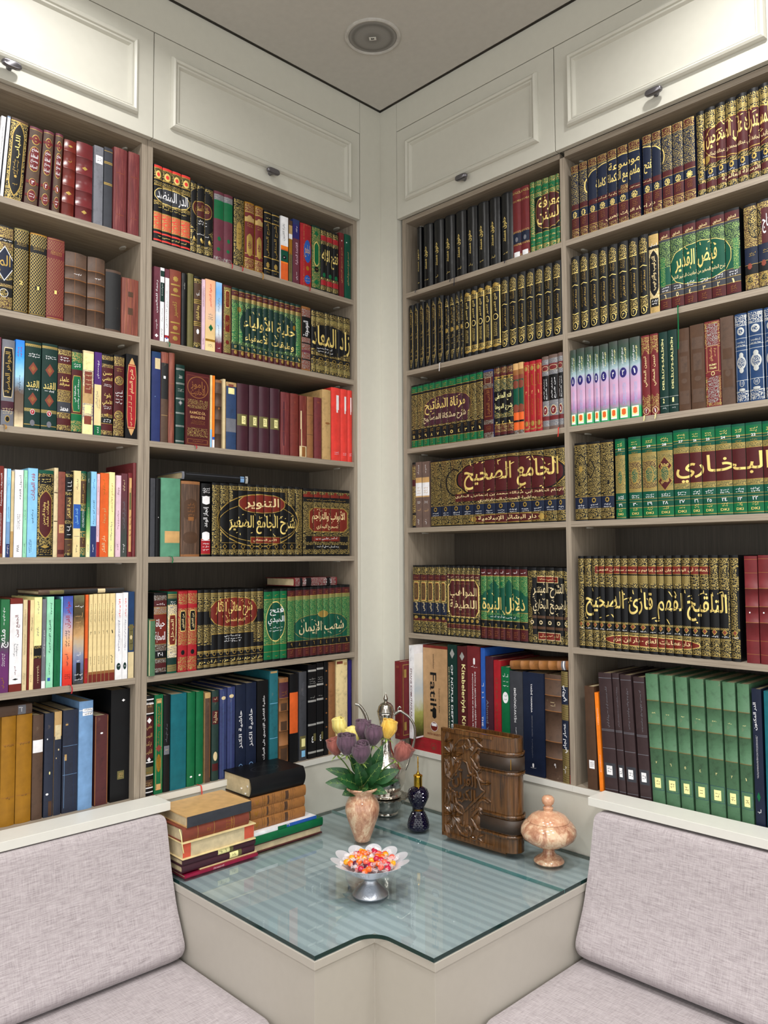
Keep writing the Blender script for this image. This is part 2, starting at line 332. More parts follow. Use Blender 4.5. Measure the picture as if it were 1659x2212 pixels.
# ---------------------------------------------------------------- benches and cushions
FAB = NT('woven_lilac_grey'); co = FAB.obj()
n1 = FAB.n('ShaderNodeTexNoise', {'Vector': FAB.obj((3.2, 60, 60)), 'Scale': 9.0, 'Detail': 5.0, 'Roughness': .65}).outputs[0]
n2 = FAB.n('ShaderNodeTexNoise', {'Vector': FAB.obj((120, 10, 10)), 'Scale': 4.0, 'Detail': 4.0, 'Roughness': .6}).outputs[0]
nn = FAB.math('ADD', FAB.math('MULTIPLY', n1, .65), FAB.math('MULTIPLY', n2, .35))
FABM = FAB.set(col=FAB.ramp(nn, [(.33, lin('867d80')), (.5, lin('aba2a5')), (.66, lin('c0b8bb'))]), rough=.9, nrm=FAB.bump(nn, .35, .0015), sheen=.2)
def profile_cushion(name, label, rz, prof, u0, u1, cat, group):
    """rounded cushion: a closed profile (out from the wall, height) run along the wall and softened at its ends"""
    bm = bmesh.new(); n = 14; us = [u0, u0+.006, u0+.018, u0+.04] + [u0+.04+(u1-u0-.08)*i/n for i in range(1, n)] + [u1-.04, u1-.018, u1-.006, u1]
    sc_ = [.90, .955, .985, 1] + [1]*(n-1) + [1, .985, .955, .90]
    cy = sum(p[0] for p in prof)/len(prof); cz = sum(p[1] for p in prof)/len(prof); rings = []
    for u, s in zip(us, sc_):
        rings.append([bm.verts.new((u, -(cy+(d-cy)*s), cz+(z-cz)*(1-(1-s)*.35))) for d, z in prof])
    m = len(prof)
    for a, b in zip(rings, rings[1:]):
        for i in range(m): bm.faces.new((a[i], a[(i+1) % m], b[(i+1) % m], b[i]))
    bm.faces.new(rings[0][::-1]); bm.faces.new(rings[-1])
    return tag(finish(bm, name, FABM, None, (0, 0, ZC), (0, 0, rz), smooth=50), label, cat, group)
def rounded(pts, r, k=5):
    out = []; n = len(pts)
    for i in range(n):
        p, q, s = Vector(pts[i-1]), Vector(pts[i]), Vector(pts[(i+1) % n]); a = q+(p-q).normalized()*min(r, (p-q).length*.45); b = q+(s-q).normalized()*min(r, (s-q).length*.45)
        for j in range(k+1):
            t_ = j/k; out.append(tuple(a*(1-t_)**2 + q*2*t_*(1-t_) + b*t_*t_))
    return out
BK = rounded([(.055, -.742), (.115, -.742), (.150, -.880), (.185, -.980), (.243, -1.085), (.215, -1.1165), (.112, -1.1165)], .022)
SE = rounded([(.053, -1.118), (.66, -1.118), (.66, -1.24), (.053, -1.24)], .03)
for side, rz, a, b, bp in (('left', LROT, -2.25, -.992, (-2.25, -.9675)), ('right', 0, .992, 2.25, (.9606, 2.25))):
    t = empty('built_in_bench', 'pale %s built-in bench with a projecting ledge behind its cushions' % side, 'bench', (0, 0, ZC), rz)
    zl = -.7145 if side == 'left' else -.7040
    bx('ledge', WHITE, t, bp[0], bp[1], -.100, -.0055, zl-.024, zl, .001)
    bx('back_board', PAINT, t, a, b, -.050, -.001, -1.242, zl-.0245)
    bx('seat_base', TP, t, a, b, -.64, -.001, -1.55, -1.2425)
    profile_cushion('back_cushion', 'lilac-grey woven back cushion leaning on the %s wall' % side, rz, [(d, z + (0 if side == 'left' else .006)) for d, z in BK], a, b, 'cushion', 'bench cushions')
    profile_cushion('seat_cushion', 'flat lilac-grey seat cushion along the %s side of the notched table' % side, rz, SE, a, b, 'cushion', 'bench cushions')

# ---------------------------------------------------------------- lettering: Arabic joined with presentation forms, all as flat outlines
AF = {}
for ch, base, k in [('ء', 0xFE80, 1), ('آ', 0xFE81, 2), ('أ', 0xFE83, 2), ('ؤ', 0xFE85, 2), ('إ', 0xFE87, 2), ('ئ', 0xFE89, 4), ('ا', 0xFE8D, 2), ('ب', 0xFE8F, 4), ('ة', 0xFE93, 2), ('ت', 0xFE95, 4), ('ث', 0xFE99, 4), ('ج', 0xFE9D, 4), ('ح', 0xFEA1, 4), ('خ', 0xFEA5, 4), ('د', 0xFEA9, 2), ('ذ', 0xFEAB, 2), ('ر', 0xFEAD, 2), ('ز', 0xFEAF, 2), ('س', 0xFEB1, 4), ('ش', 0xFEB5, 4), ('ص', 0xFEB9, 4), ('ض', 0xFEBD, 4), ('ط', 0xFEC1, 4), ('ظ', 0xFEC5, 4), ('ع', 0xFEC9, 4), ('غ', 0xFECD, 4), ('ف', 0xFED1, 4), ('ق', 0xFED5, 4), ('ك', 0xFED9, 4), ('ل', 0xFEDD, 4), ('م', 0xFEE1, 4), ('ن', 0xFEE5, 4), ('ه', 0xFEE9, 4), ('و', 0xFEED, 2), ('ى', 0xFEEF, 2), ('ي', 0xFEF1, 4), ('ـ', 0, 9)]:
    AF[ch] = (base, k)
LA = {'ا': 0xFEFB, 'أ': 0xFEF7, 'إ': 0xFEF9, 'آ': 0xFEF5}
def shape(s):
    if not any('\u0600' <= c <= '\u06ff' for c in s): return s
    if all('\u0660' <= c <= '\u0669' or c in ' -' for c in s): return s
    out = []; i = 0
    joins_next = lambda c: c in AF and AF[c][1] in (4, 9)
    joins_prev = lambda c: c in AF and AF[c][1] > 1
    while i < len(s):
        c = s[i]; prev = i > 0 and joins_next(s[i-1])
        if c == 'ل' and i+1 < len(s) and s[i+1] in LA:
            out.append(chr(LA[s[i+1]] + (1 if prev else 0))); i += 2; continue
        if c in AF:
            b, k = AF[c]; nxt = k in (4, 9) and i+1 < len(s) and joins_prev(s[i+1]); pv = prev and k > 1
            out.append('ـ' if k == 9 else chr(b + (3 if pv and nxt else 2 if nxt else 1 if pv else 0)))
        else: out.append(c)
        i += 1
    return ''.join(reversed(out))
GC = {}
def glyphs(text, bold=.012):
    """triangles of a text, scaled to the unit square, and its width over height"""
    if text not in GC:
        cu = bpy.data.curves.new('t', 'FONT'); cu.body = shape(text); cu.resolution_u = 2; cu.offset = bold
        o = bpy.data.objects.new('t', cu); C.objects.link(o)
        me = bpy.data.meshes.new_from_object(o.evaluated_get(bpy.context.evaluated_depsgraph_get()))
        vs = [(v.co.x, v.co.y) for v in me.vertices]; ps = [tuple(p.vertices) for p in me.polygons]
        bpy.data.objects.remove(o); bpy.data.curves.remove(cu); bpy.data.meshes.remove(me)
        x0, x1 = min(v[0] for v in vs), max(v[0] for v in vs); y0, y1 = min(v[1] for v in vs), max(v[1] for v in vs)
        GC[text] = ([[((vs[i][0]-x0)/(x1-x0), (vs[i][1]-y0)/(y1-y0)) for i in p] for p in ps], (x1-x0)/(y1-y0))
    return GC[text]
# ---------------------------------------------------------------- flat decoration shapes: lists of convex polygons in metres on the spine
def fan(pts):
    cx = sum(p[0] for p in pts)/len(pts); cy = sum(p[1] for p in pts)/len(pts)
    return [[(cx, cy), pts[i], pts[(i+1) % len(pts)]] for i in range(len(pts))]
def outline(kind, w, h):
    if kind == 'E': return [(.5*w*math.cos(a), .5*h*math.sin(a)) for a in [2*math.pi*i/40 for i in range(40)]]
    if kind == 'D': return [(w/2, 0), (0, h/2), (-w/2, 0), (0, -h/2)]
    if kind == 'R': return [(w/2, h/2), (-w/2, h/2), (-w/2, -h/2), (w/2, -h/2)]
    if kind == 'S': return [((.5 if i % 2 else .38)*w*math.cos(math.pi*i/8), (.5 if i % 2 else .38)*h*math.sin(math.pi*i/8)) for i in range(16)]
    if kind == 'O': return [(sx*w*(.5 if k else .40), sy*h*(.34 if k else .5)) for sx, sy, ks in ((1, 1, (1, 0)), (-1, 1, (0, 1)), (-1, -1, (1, 0)), (1, -1, (0, 1))) for k in ks]
    if kind == 'C':                     # lobed cartouche
        return [(w*.5*math.cos(a)*(1-.05*(.5-.5*math.cos(8*a))), h*.5*math.copysign(abs(math.sin(a))**.6, math.sin(a))*(1-.04*(.5-.5*math.cos(12*a)))) for a in [2*math.pi*i/64 for i in range(64)]]
    if kind == 'A':                     # pointed upright cartouche
        r = [(.5*math.cos(a)**.8 if math.cos(a) > 0 else 0, t) for t in [i/12 for i in range(13)] for a in [t*math.pi/2]]
        q = [(x*w, (.30+.20*t)*h) for x, t in r]
        return q + [(-x, y) for x, y in q[::-1][1:]] + [(-x, -y) for x, y in q] + [(x, -y) for x, y in q[::-1][1:]]
def shape_polys(d, W, H, rng, idx):
    """one decoration entry -> (polygons about the origin corner, material code, child name)"""
    k = d[0]; num = k == 'N'
    if k == 'N': d = ('T', d[1][idx]) + tuple(d[2:]); k = 'T'
    if k == 'T':
        tx, cx, cy, w, h, col = d[1:7]; rot = d[7] if len(d) > 7 else 0
        tri, asp = glyphs(tx); w *= W; h *= H
        if rot:                       # lettering that runs up (1) or down (-1) the spine
            f = (lambda x, y: (-(y-.5)*w, (x-.5)*h)) if rot > 0 else (lambda x, y: ((y-.5)*w, -(x-.5)*h))
        else: f = lambda x, y: ((x-.5)*w, (y-.5)*h)
        return [[(cx*W+f(x, y)[0], cy*H+f(x, y)[1]) for x, y in p] for p in tri], col, ('volume_number' if num else 'title_lettering')
    if k == 'X':                      # a few small illegible words
        cx, cy, w, h, col, rows = d[1:7]; rot = d[7] if len(d) > 7 else 0; out = []
        w *= W; h *= H; L, S = (h, w) if rot else (w, h); rh = S/rows
        for r in range(rows):
            x = -L/2*rng.uniform(.8, 1)
            yc = -S/2 + (r+.5)*rh
            while x < L/2*.92:
                a = rh*rng.uniform(.5, 1.3); t = min(rh*.17, .0011); y0 = yc + rh*rng.uniform(-.18, .1); e = min(a, L/2-x)
                hh = rh*rng.choice((.15, .3, .62))
                q = [[(x, y0), (x+e, y0), (x+e, y0+t), (x, y0+t)], [(x+e-t, y0), (x+e, y0), (x+e, y0+hh), (x+e-t, y0+hh)]]
                if rng.random() < .5: q.append([(x+e*.4, y0-t*2.2), (x+e*.4+t*1.5, y0-t*2.2), (x+e*.4+t*1.5, y0-t*.8), (x+e*.4, y0-t*.8)])
                out += q; x += e + rh*rng.uniform(.05, .4)
        if rot: out = [[(-y, x) if rot > 0 else (y, -x) for x, y in p] for p in out]
        return [[(cx*W+x, cy*H+y) for x, y in p] for p in out], col, 'small_lettering'
    if k == 'Y':                      # vowel strokes scattered round a calligraphic title
        cx, cy, w, h, col, n = d[1:7]; out = []; w *= W; h *= H
        for i in range(n):
            x = (-.5 + (i+rng.random())/n)*w; y = h*rng.choice((-.5, -.42, .36, .44, .5, .5, .2)); L = h*rng.uniform(.05, .11); a = rng.choice((.5, .5, -.9, 1.9)); t = h*.022
            c, s = math.cos(a), math.sin(a); out.append([(x-c*L, y-s*L), (x+c*L+s*t, y+s*L-c*t), (x+c*L*.9, y+s*L), (x-c*L*.4-s*t*1.4, y-s*L*.4+c*t*1.4)])
            if rng.random() < .35: out.append([(x+t*2, y-L*1.2), (x+t*4.4, y-L*1.2-t), (x+t*4.4, y-L*1.2+t*1.6), (x+t*2, y-L*1.2+t*1.6)])
        return [[(cx*W+x, cy*H+y) for x, y in p] for p in out], col, 'small_lettering'
    cx, cy, w, h, col = d[1:6]; name = 'spine_pattern'
    if k in 'PQ': name = 'paper_label' if k == 'P' else 'tape_patch'; k = 'R'
    pts = outline(k, w*W, h*H)
    return [[(cx*W+x, cy*H+y) for x, y in p] for p in ([pts] if k == 'R' else fan(pts))], col, name
def clip(poly, x, right):
    """part of a convex polygon right (or left) of x"""
    out = []; n = len(poly)
    for i in range(n):
        a, b = poly[i], poly[(i+1) % n]; ia = (a[0] >= x) == right or a[0] == x; ib = (b[0] >= x) == right or b[0] == x
        if ia: out.append(a)
        if ia != ib and abs(b[0]-a[0]) > 1e-12:
            t = (x-a[0])/(b[0]-a[0]); out.append((x, a[1]+(b[1]-a[1])*t))
    return out
NP = 9
def decal(parent, name, layers, w, h, r):
    """wraps flat polygons (spine coordinates, metres) round the curve of one spine"""
    xs = [w*i/(NP-1) for i in range(NP)]
    ys = [r*(2*i/(NP-1)-1)**2 for i in range(NP)]
    bm = bmesh.new(); mats = []
    for polys, col, off in layers:
        m = grad_mat(col) if isinstance(col, list) else book_mat(col)
        if m not in mats: mats.append(m)
        mi = mats.index(m)
        for p in polys:
            lo, hi = min(q[0] for q in p), max(q[0] for q in p)
            if hi <= .0006 or lo >= w-.0006: continue
            for s in range(NP-1):
                a, b = max(xs[s], .0006), min(xs[s+1], w-.0006)
                if hi <= a or lo >= b: continue
                q = p if lo >= a else clip(p, a, True)
                q = q if hi <= b else clip(q, b, False)
                if len(q) < 3: continue
                f = lambda x: ys[s] + (ys[s+1]-ys[s])*(x-xs[s])/(xs[s+1]-xs[s])
                vs = [bm.verts.new((x, f(x)-off, min(max(z, .0008), h-.0008))) for x, z in q]
                try: bm.faces.new(vs).material_index = mi
                except ValueError: pass
    bmesh.ops.remove_doubles(bm, verts=bm.verts, dist=2e-6)
    if not bm.faces: bm.free(); return None
    for f in bm.faces:
        if f.normal.y > 0: f.normal_flip()
    return finish(bm, name, mats, parent, recalc=False)
# ---------------------------------------------------------------- one book
def cover(w, h, d, bands, r, side):
    """case of a bound book: rounded spine built in horizontal bands, two boards; returns the mesh object"""
    bm = bmesh.new(); mats = [side]; k = min(.0028, w*.22)
    prof = [(w*i/(NP-1), r*(2*i/(NP-1)-1)**2) for i in range(NP)]
    out = [(0, d)] + prof + [(w, d)]
    inn = [(k, d)] + [(min(max(x, k), w-k), y+k) for x, y in prof] + [(w-k, d)]
    tot = sum(b[1] for b in bands); lv = [(0.0, 0.0)]; fm = []
    z = 0.0
    for m, q, rib in reversed(bands):
        z1 = z + q/tot*h
        if m not in mats: mats.append(m)
        mi = mats.index(m)
        if rib:
            e = (z1-z)*.22; lv += [(z+e, rib), (z1-e, rib), (z1, 0.0)]; fm += [mi]*3
        else: lv.append((z1, 0.0)); fm.append(mi)
        z = z1
    V = [[bm.verts.new((x, y-(g if 1 <= i <= NP else 0), zz)) for i, (x, y) in enumerate(out)] for zz, g in lv]
    I = [[bm.verts.new((x, y, zz)) for x, y in inn] for zz in (0, h)]
    n = len(out); spine = []
    for j, mi in enumerate(fm):
        for i in range(n-1):
            f = bm.faces.new((V[j][i], V[j][i+1], V[j+1][i+1], V[j+1][i]))
            if 1 <= i < NP: f.material_index = mi; f.smooth = True; spine.append(f)
    for i in range(n-1):
        bm.faces.new((I[0][i+1], I[0][i], I[1][i], I[1][i+1]))
        bm.faces.new((V[0][i+1], V[0][i], I[0][i], I[0][i+1])); f = bm.faces.new((V[-1][i], V[-1][i+1], I[1][i+1], I[1][i]))
    for i in (0, n-1):
        vs = [l[i] for l in V] + [I[1][i], I[0][i]]; bm.faces.new(vs)
    S = set(spine)
    for e in bm.edges:
        if len(e.link_faces) == 2 and ((e.link_faces[0] in S) != (e.link_faces[1] in S)): e.smooth = False
    return bm, mats
def parse(b):
    """'k4 g1 Ok12 *r3' -> bands from head to foot; * marks a raised band"""
    if isinstance(b, list): return [(grad_mat(b), 100, 0)], grad_mat(b)
    out = []; side = None
    for tok in b.split():
        rib = .0012 if tok[0] == '*' else 0; tok = tok.lstrip('*')
        c = tok.rstrip('0123456789.'); m = book_mat(c); out.append((m, float(tok[len(c):] or 1), rib))
        if side is None: side = m
    return out, side
NBOOK = 0
def book(style, w, h, idx, seed, loc, rz, tilt=0.0, lie=None, deco=None, setspan=None, ribbon=None, depth=None, paper=None):
    """builds one book; deco: its own decoration, setspan: (u offset in the set, set width, set decoration)"""
    bands, dec, r, name = style['b'], style['d'], style['r'], 'set_volume' if style['set'] else 'book'
    r = min(r*(.0018 if style['set'] else .0012), w*.2); d = depth or min(.185, h*.70)
    bl, side = parse(bands)
    bm, mats = cover(w, h, d, bl, r, book_mat(style['side']) if style.get('side') else side)
    o = finish(bm, name, mats)
    o.location = loc
    M = Matrix.Rotation(rz, 4, 'Z')
    if tilt:                              # leans along the shelf, pivoting on the lower corner it rests on
        px = w if tilt > 0 else 0
        M = M @ Matrix.Translation((px, 0, 0)) @ Matrix.Rotation(math.radians(tilt), 4, 'Y') @ Matrix.Translation((-px, 0, 0))
    if lie: M = M @ lie
    o.matrix_world = Matrix.Translation(loc) @ M
    rng = random.Random(seed)
    k = min(.0028, w*.22)
    bx('page_block', paper or PAPER, o, k+.0001, w-k-.0001, r+k+.0015, d-.006, .003, h-.003)
    L = {}
    items = ([(e, setspan[0], setspan[1]) for e in setspan[2]] if setspan else []) + [(e, 0.0, w) for e in dec]
    for n_, (e, off, W) in enumerate(items):
        polys, col, nm = shape_polys(e, W, h, random.Random(len(items)*77+n_) if off or W != w else rng, idx)
        if off: polys = [[(x-off, z) for x, z in p] for p in polys]
        polys = [p for p in polys if max(q[0] for q in p) > 0 and min(q[0] for q in p) < w]
        if polys: L.setdefault(nm, []).append((polys, col, .00014 + .00007*n_))
    for nm in list(L):                    # marks that stand far apart on one spine are parts of their own
        if nm in ('spine_pattern', 'small_lettering') and len(L[nm]) > 1:
            cl = []
            for la in L[nm]:
                q = [p for po in la[0] for p in po]; b = [min(max(min(p[0] for p in q), 0), w), min(max(max(p[0] for p in q), 0), w), min(p[1] for p in q), max(p[1] for p in q)]; ls = [la]
                again = True
                while again:
                    again = False
                    for c in cl:
                        gap = max(0, c[0][0]-b[1], b[0]-c[0][1], c[0][2]-b[3], b[2]-c[0][3]); size = min(max(b[1]-b[0], b[3]-b[2]), max(c[0][1]-c[0][0], c[0][3]-c[0][2]))
                        if gap <= max(.016, .4*size):
                            b = [min(b[0], c[0][0]), max(b[1], c[0][1]), min(b[2], c[0][2]), max(b[3], c[0][3])]; ls = c[1] + ls; cl.remove(c); again = True; break
                cl.append((b, ls))
            L[nm] = [c[1] for c in cl]
        elif nm in ('spine_pattern', 'small_lettering'): L[nm] = [L[nm]]
    for nm, layers in L.items():
        if nm in ('paper_label', 'tape_patch', 'title_lettering'):
            for la in layers:
                c = decal(o, nm, [la], w, h, r)
                if c and nm != 'title_lettering': c['label'] = 'small paper shelf label' if nm == 'paper_label' else 'patch of tape or torn paper'
        elif nm in ('spine_pattern', 'small_lettering'):
            for c in layers: decal(o, nm, sorted(c, key=lambda q: q[2]), w, h, r)
        else: decal(o, nm, layers, w, h, r)
    if ribbon:
        col, ln, fx = ribbon; sb = -loc_depth(loc, rz)
        y0 = -max(sb, .0)-.0065; bm = bmesh.new(); x = w*fx
        pts = [(x, r+.004, .0022), (x, -.002, .0015), (x+.002, y0+.004, .0014), (x+.003, y0-.0015, -.002), (x+.004, y0-.0035, -ln*.5), (x+.002, y0-.003, -ln)]
        pts = spline(pts, 4); vs = [(bm.verts.new(p), bm.verts.new((p[0]+.0035, p[1]-.0006, p[2]))) for p in pts]
        for a, b in zip(vs, vs[1:]): bm.faces.new((a[0], a[1], b[1], b[0]))
        c = finish(bm, 'ribbon', book_mat(col), o); s = c.modifiers.new('thick', 'SOLIDIFY'); s.thickness = .0005; c['label'] = 'ribbon bookmark hanging over the shelf edge'
    return o
def loc_depth(loc, rz): return loc[0] if abs(rz) > .5 else -loc[1]
STYLE = {}
def S(key, desc, bands, deco=(), r=2.2, set=0, sd=(), side=None, lab=None):
    STYLE[key] = dict(t=desc, b=bands, d=list(deco), r=r, set=set, sd=list(sd), side=side, lab=lab)
AR = '٠١٢٣٤٥٦٧٨٩'
def ara(n): return ''.join(AR[int(c)] for c in str(n))
def down(a, b): return [ara(i) for i in range(a, b-1, -1)]

# ---------------------------------------------------------------- what each book looks like (bands head to foot, then decoration)
# -- far left bay
S('pamphlet_white', 'white thin paperback', 'w100', [('X', .6, .5, .3, .8, 'x', 1, 1)], 0)
S('pamphlet_grey', 'pale grey thin paperback', 'y1 a1 w98', [('X', .5, .6, .4, .5, 'y', 1, 1)], 0)
S('black_gold_cart', 'thick black book with gold-framed upright cartouche', 'B3 g1 Ok95 g1', [('A', .5, .5, .74, .92, 'g'), ('A', .5, .5, .66, .88, 'k'), ('T', 'اللباب', .5, .66, .34, .28, 'bg', 1), ('X', .5, .40, .4, .2, 'g', 2, 1), ('E', .5, .29, .16, .035, 'g'), ('X', .5, .2, .3, .1, 'g', 1)])
S('brown_vol3', 'brown marbled volumes with maroon medallions', 'P3 g.5 WB96 g.5', [('E', .5, .84, .62, .13, 'g'), ('E', .5, .84, .54, .11, 'M'), ('S', .5, .84, .3, .06, 'g'), ('R', .5, .84, 1, .03, 'M'), ('C', .5, .59, .84, .33, 'g'), ('C', .5, .59, .78, .31, 'M'),
  ('T', 'مفتاح', .5, .70, .5, .05, 'w'), ('T', 'السعادة', .5, .63, .55, .05, 'w'), ('T', 'ومصباح', .5, .56, .55, .05, 'w'), ('T', 'السيادة', .5, .49, .55, .05, 'w'), ('R', .5, .29, 1, .035, 'M'), ('E', .5, .29, .56, .10, 'g'), ('E', .5, .29, .5, .09, 'M'), ('N', ['٣', '٢', '١'], .5, .29, .2, .05, 'w'), ('R', .5, .12, 1, .03, 'M'), ('E', .5, .12, .66, .15, 'g'), ('E', .5, .12, .6, .135, 'M'), ('X', .5, .12, .4, .07, 'w', 2)], set=1)
S('red_ribbed', 'glossy red leather book with four raised bands', 'Fh12 *Fh1.6 Fh18 *Fh1.6 Fh18 *Fh1.6 Fh18 *Fh1.6 Fh14', [('D', .5, .92, .4, .03, 'g'), ('D', .5, .3, .5, .05, 'g'), ('X', .5, .72, .4, .04, 'g', 1)], 3.2)
S('redbrown_ribbed', 'thick oxblood leather book with raised bands', 'FM17 *FM1.6 FM19 *FM1.6 FM18 *FM1.6 FM17 *FM1.6 FM16', [('D', .5, .67, .34, .05, 'g'), ('D', .5, .11, .34, .05, 'g')], 4)
S('grey_label', 'worn grey book with white label near its head', 'Wy100', [('P', .55, .83, .75, .1, 'w'), ('X', .55, .83, .5, .06, 'k', 2)], 1)
S('navy_lines', 'slim slate-blue book ruled with gold double lines', 'x4 g.7 x12 g1 x.6 g1 x22 g1 x.6 g1 x50', [], 1)
S('red_tattered', 'frayed dark red leather books with tooled frames', 'SM100', [('R', .5, .7, .62, .012, 'u'), ('R', .2, .5, .03, .55, 'u'), ('R', .8, .5, .03, .5, 'u'), ('R', .5, .2, .62, .010, 'u')], 2, lab=[0, 1])
S('ornate_big', 'broad ornate gold and black book cut by the photo edge', 'k2 OB14 k5 OB8 Ok40 k5 OB4 k12 OB15 k2', [('D', .5, .55, 1.4, .42, 'w'), ('D', .5, .55, 1.3, .39, 'n'), ('T', 'الم', .5, .55, .7, .2, 'g'), ('X', .5, .83, .8, .04, 'w', 1), ('E', .5, .20, .5, .10, 'w'), ('E', .5, .20, .45, .09, 'Ok')])
LATT = lambda c: [('X', .5, .82, .7, .05, 'g', 3), ('R', .5, .985, .9, .004, 'g'), ('R', .5, .02, .9, .006, 'g')]
S('lattice_green', 'gold-latticed dark green book numbered 2', 'v2 Lk14 k8 Lk73 k3', LATT('k') + [('T', '2', .5, .36, .28, .045, 'bg')], 2.5)
S('lattice_gold', 'gold-latticed black book numbered 1', 'f2 Lk14 k8 Lk73 k3', LATT('k') + [('D', .5, .34, .4, .08, 'k'), ('T', '1', .5, .34, .14, .045, 'bg')], 2.5)
S('lattice_red', 'gold-latticed red book numbered 1', 'M3 LM12 M10 LM70 M5', LATT('M') + [('D', .5, .34, .4, .08, 'M'), ('T', '1', .5, .34, .14, .045, 'bg')], 3)
S('brown_ribbed', 'squat dark brown leather books with raised bands', 'WB18 *T1 WB15 *T1 WB17 *T1 WB15 *T1 WB22', [('X', .55, .7, .35, .03, 'w', 1), ('R', .42, .5, .012, 1, 'T')], 6, lab=[0, 1])
S('dark_worn', 'squat black book worn at its edges', 'WB4 Wk92 WB4', [], 5)
S('orange_worn', 'small rubbed orange-brown leather book', 'Su100', [('R', .5, .5, .02, .95, 'T'), ('R', .25, .5, .02, .95, 'T'), ('R', .5, .72, .3, .09, 'B'), ('R', .5, .42, .3, .12, 'B')], 3)
S('mauve_plain', 'mauve book at the photo edge', 'P100')
S('greybrown_cart', 'taupe book with black upright title panel', 'y60 y20 A12 y20', [('O', .5, .62, .8, .58, 'C'), ('O', .5, .62, .72, .56, 'k'), ('T', 'الجواهر المضية', .5, .62, .5, .48, 'g', 1), ('X', .5, .17, .8, .08, 'C', 3), ('E', .5, .08, .4, .08, 'g'), ('E', .5, .08, .3, .06, 'k')])
S('blue_photo', 'bright blue paperback with a stone wall at its foot', ['e4d0a8', '6a5848', '5a4638', '9cd0f4', '2c98ec', '1c78e0'], [('X', .5, .86, .6, .12, 'r', 2, 1), ('X', .5, .5, .35, .2, 'n', 1, 1)], 0)
S('green_diamonds', 'dark green volumes with rust diamonds', 'd3 g.8 Jd2 d69 g.5 Jd3 d14 g.8 d4', [('X', .55, .84, .75, .05, 'w', 2), ('D', .5, .69, .58, .15, 'u'), ('D', .5, .69, .3, .07, 'T'), ('T', 'القند', .5, .515, .8, .085, 'bg'), ('X', .5, .45, .7, .03, 'w', 1), ('D', .5, .34, .58, .15, 'u'), ('D', .5, .34, .3, .07, 'T'), ('E', .5, .19, .3, .065, 'w'), ('E', .5, .19, .26, .055, 'r'), ('N', ['٢', '١'], .5, .19, .1, .03, 'w'), ('E', .5, .065, .3, .07, 'y')], 2, lab=[0, 1])
S('maroon_goldbands', 'maroon book banded with gold tooling', 'k3 OB7 m10 g.5 OB10 g.5 m20 g.5 OB13 g.5 x13 g.5 OB6 m8 OB6 k2', [('X', .5, .86, .7, .06, 'w', 2), ('T', 'علماء', .5, .62, .7, .06, 'bg'), ('T', 'سمرقند', .5, .56, .75, .05, 'bg'), ('T', 'محمد', .5, .27, .6, .05, 'w')])
S('green_panel', 'dark brown book with green upright panel', 'k3 Oe12 e9 m7 m40 m6 g.5 e8 Oe13 k2', [('O', .5, .47, .84, .44, 'g'), ('O', .5, .47, .76, .42, 'e'), ('T', 'علماؤنا في', .34, .47, .2, .2, 'w', 1), ('T', 'حملة العلم والدين', .64, .47, .2, .36, 'w', 1), ('X', .5, .81, .7, .05, 'w', 2)])
S('beige_ornate', 'beige patterned book with pale square label', 'C3 Wz20 QC20 Wt20 QC20 Wz17', [('R', .5, .62, .7, .26, 'u'), ('X', .5, .62, .6, .22, 'C', 4), ('P', .5, .30, .6, .10, 'z'), ('R', .5, .17, .7, .1, 'u')], 1)
S('purple_cream', 'book in purple, cream and green blocks', 'p39 c49 e12', [('X', .55, .78, .3, .24, 'w', 1, 1), ('T', 'سراج السالكين', .4, .43, .4, .2, 'y', 1), ('X', .75, .38, .2, .12, 'f', 1, 1), ('X', .6, .06, .3, .07, 'w', 1, 1)], 0)
S('brown_script', 'brown book with gilt script and gilt bands', 'k2 OB5 k5 OB4 m56 OB4 k7 g.6 m8 OB5 k2', [('T', 'حسن', .5, .76, .8, .05, 'bg'), ('T', 'التقاضي', .5, .69, .85, .06, 'bg'), ('X', .5, .62, .7, .04, 'w', 2), ('T', 'بلوغ', .5, .49, .6, .07, 'bg'), ('T', 'الأماني', .5, .41, .85, .07, 'bg'), ('X', .5, .35, .7, .04, 'w', 2), ('E', .5, .26, .2, .04, 'g'), ('X', .5, .19, .7, .05, 'w', 2)])
S('brown_rounds', 'brown book with gold roundels', 'k2 OB10 m9 m50 OB6 OB12 k2', [('X', .5, .82, .6, .05, 'g', 2), ('E', .5, .69, .86, .11, 'g'), ('E', .5, .69, .74, .095, 'OB'), ('T', 'أسس', .5, .55, .7, .05, 'w'), ('X', .5, .46, .7, .12, 'w', 3), ('E', .5, .27, .86, .11, 'g'), ('E', .5, .27, .74, .095, 'OB')])
S('black_redcart', 'black book with slender red cartouche', 'k100', [('A', .5, .5, .7, .92, 'H'), ('O', .5, .5, .74, .76, 'r'), ('O', .5, .5, .78, .74, 'H'), ('O', .5, .5, .7, .72, 'r'), ('T', 'شرح السلم', .5, .68, .4, .28, 'c', 1), ('X', .5, .33, .4, .36, 'c', 1, 1)], .5)
S('red_whitetext', 'red book with white upright lettering at the photo edge', 'h96 T4', [('T', 'التصوف والشريعة', .6, .74, .35, .36, 'w', 1), ('X', .5, .3, .5, .4, 'w', 2, 1)], 0)
S('white_thin', 'thin white booklet', 'w100', [('X', .5, .8, .3, .2, 'n', 1, 1), ('X', .5, .5, .3, .1, 'r', 1, 1)], 0)
S('skyblue_purplefoot', 'slim sky-blue booklet with purple foot', 'l60 a25 V15', [('X', .5, .85, .4, .1, 'b', 1, 1), ('X', .5, .5, .4, .14, 'n', 2, 1), ('X', .5, .08, .5, .1, 'w', 1, 1)], 0)
S('tan_thin', 'thin tan booklet', 'C70 t30', [('X', .5, .6, .3, .4, 't', 1, 1)], 0)
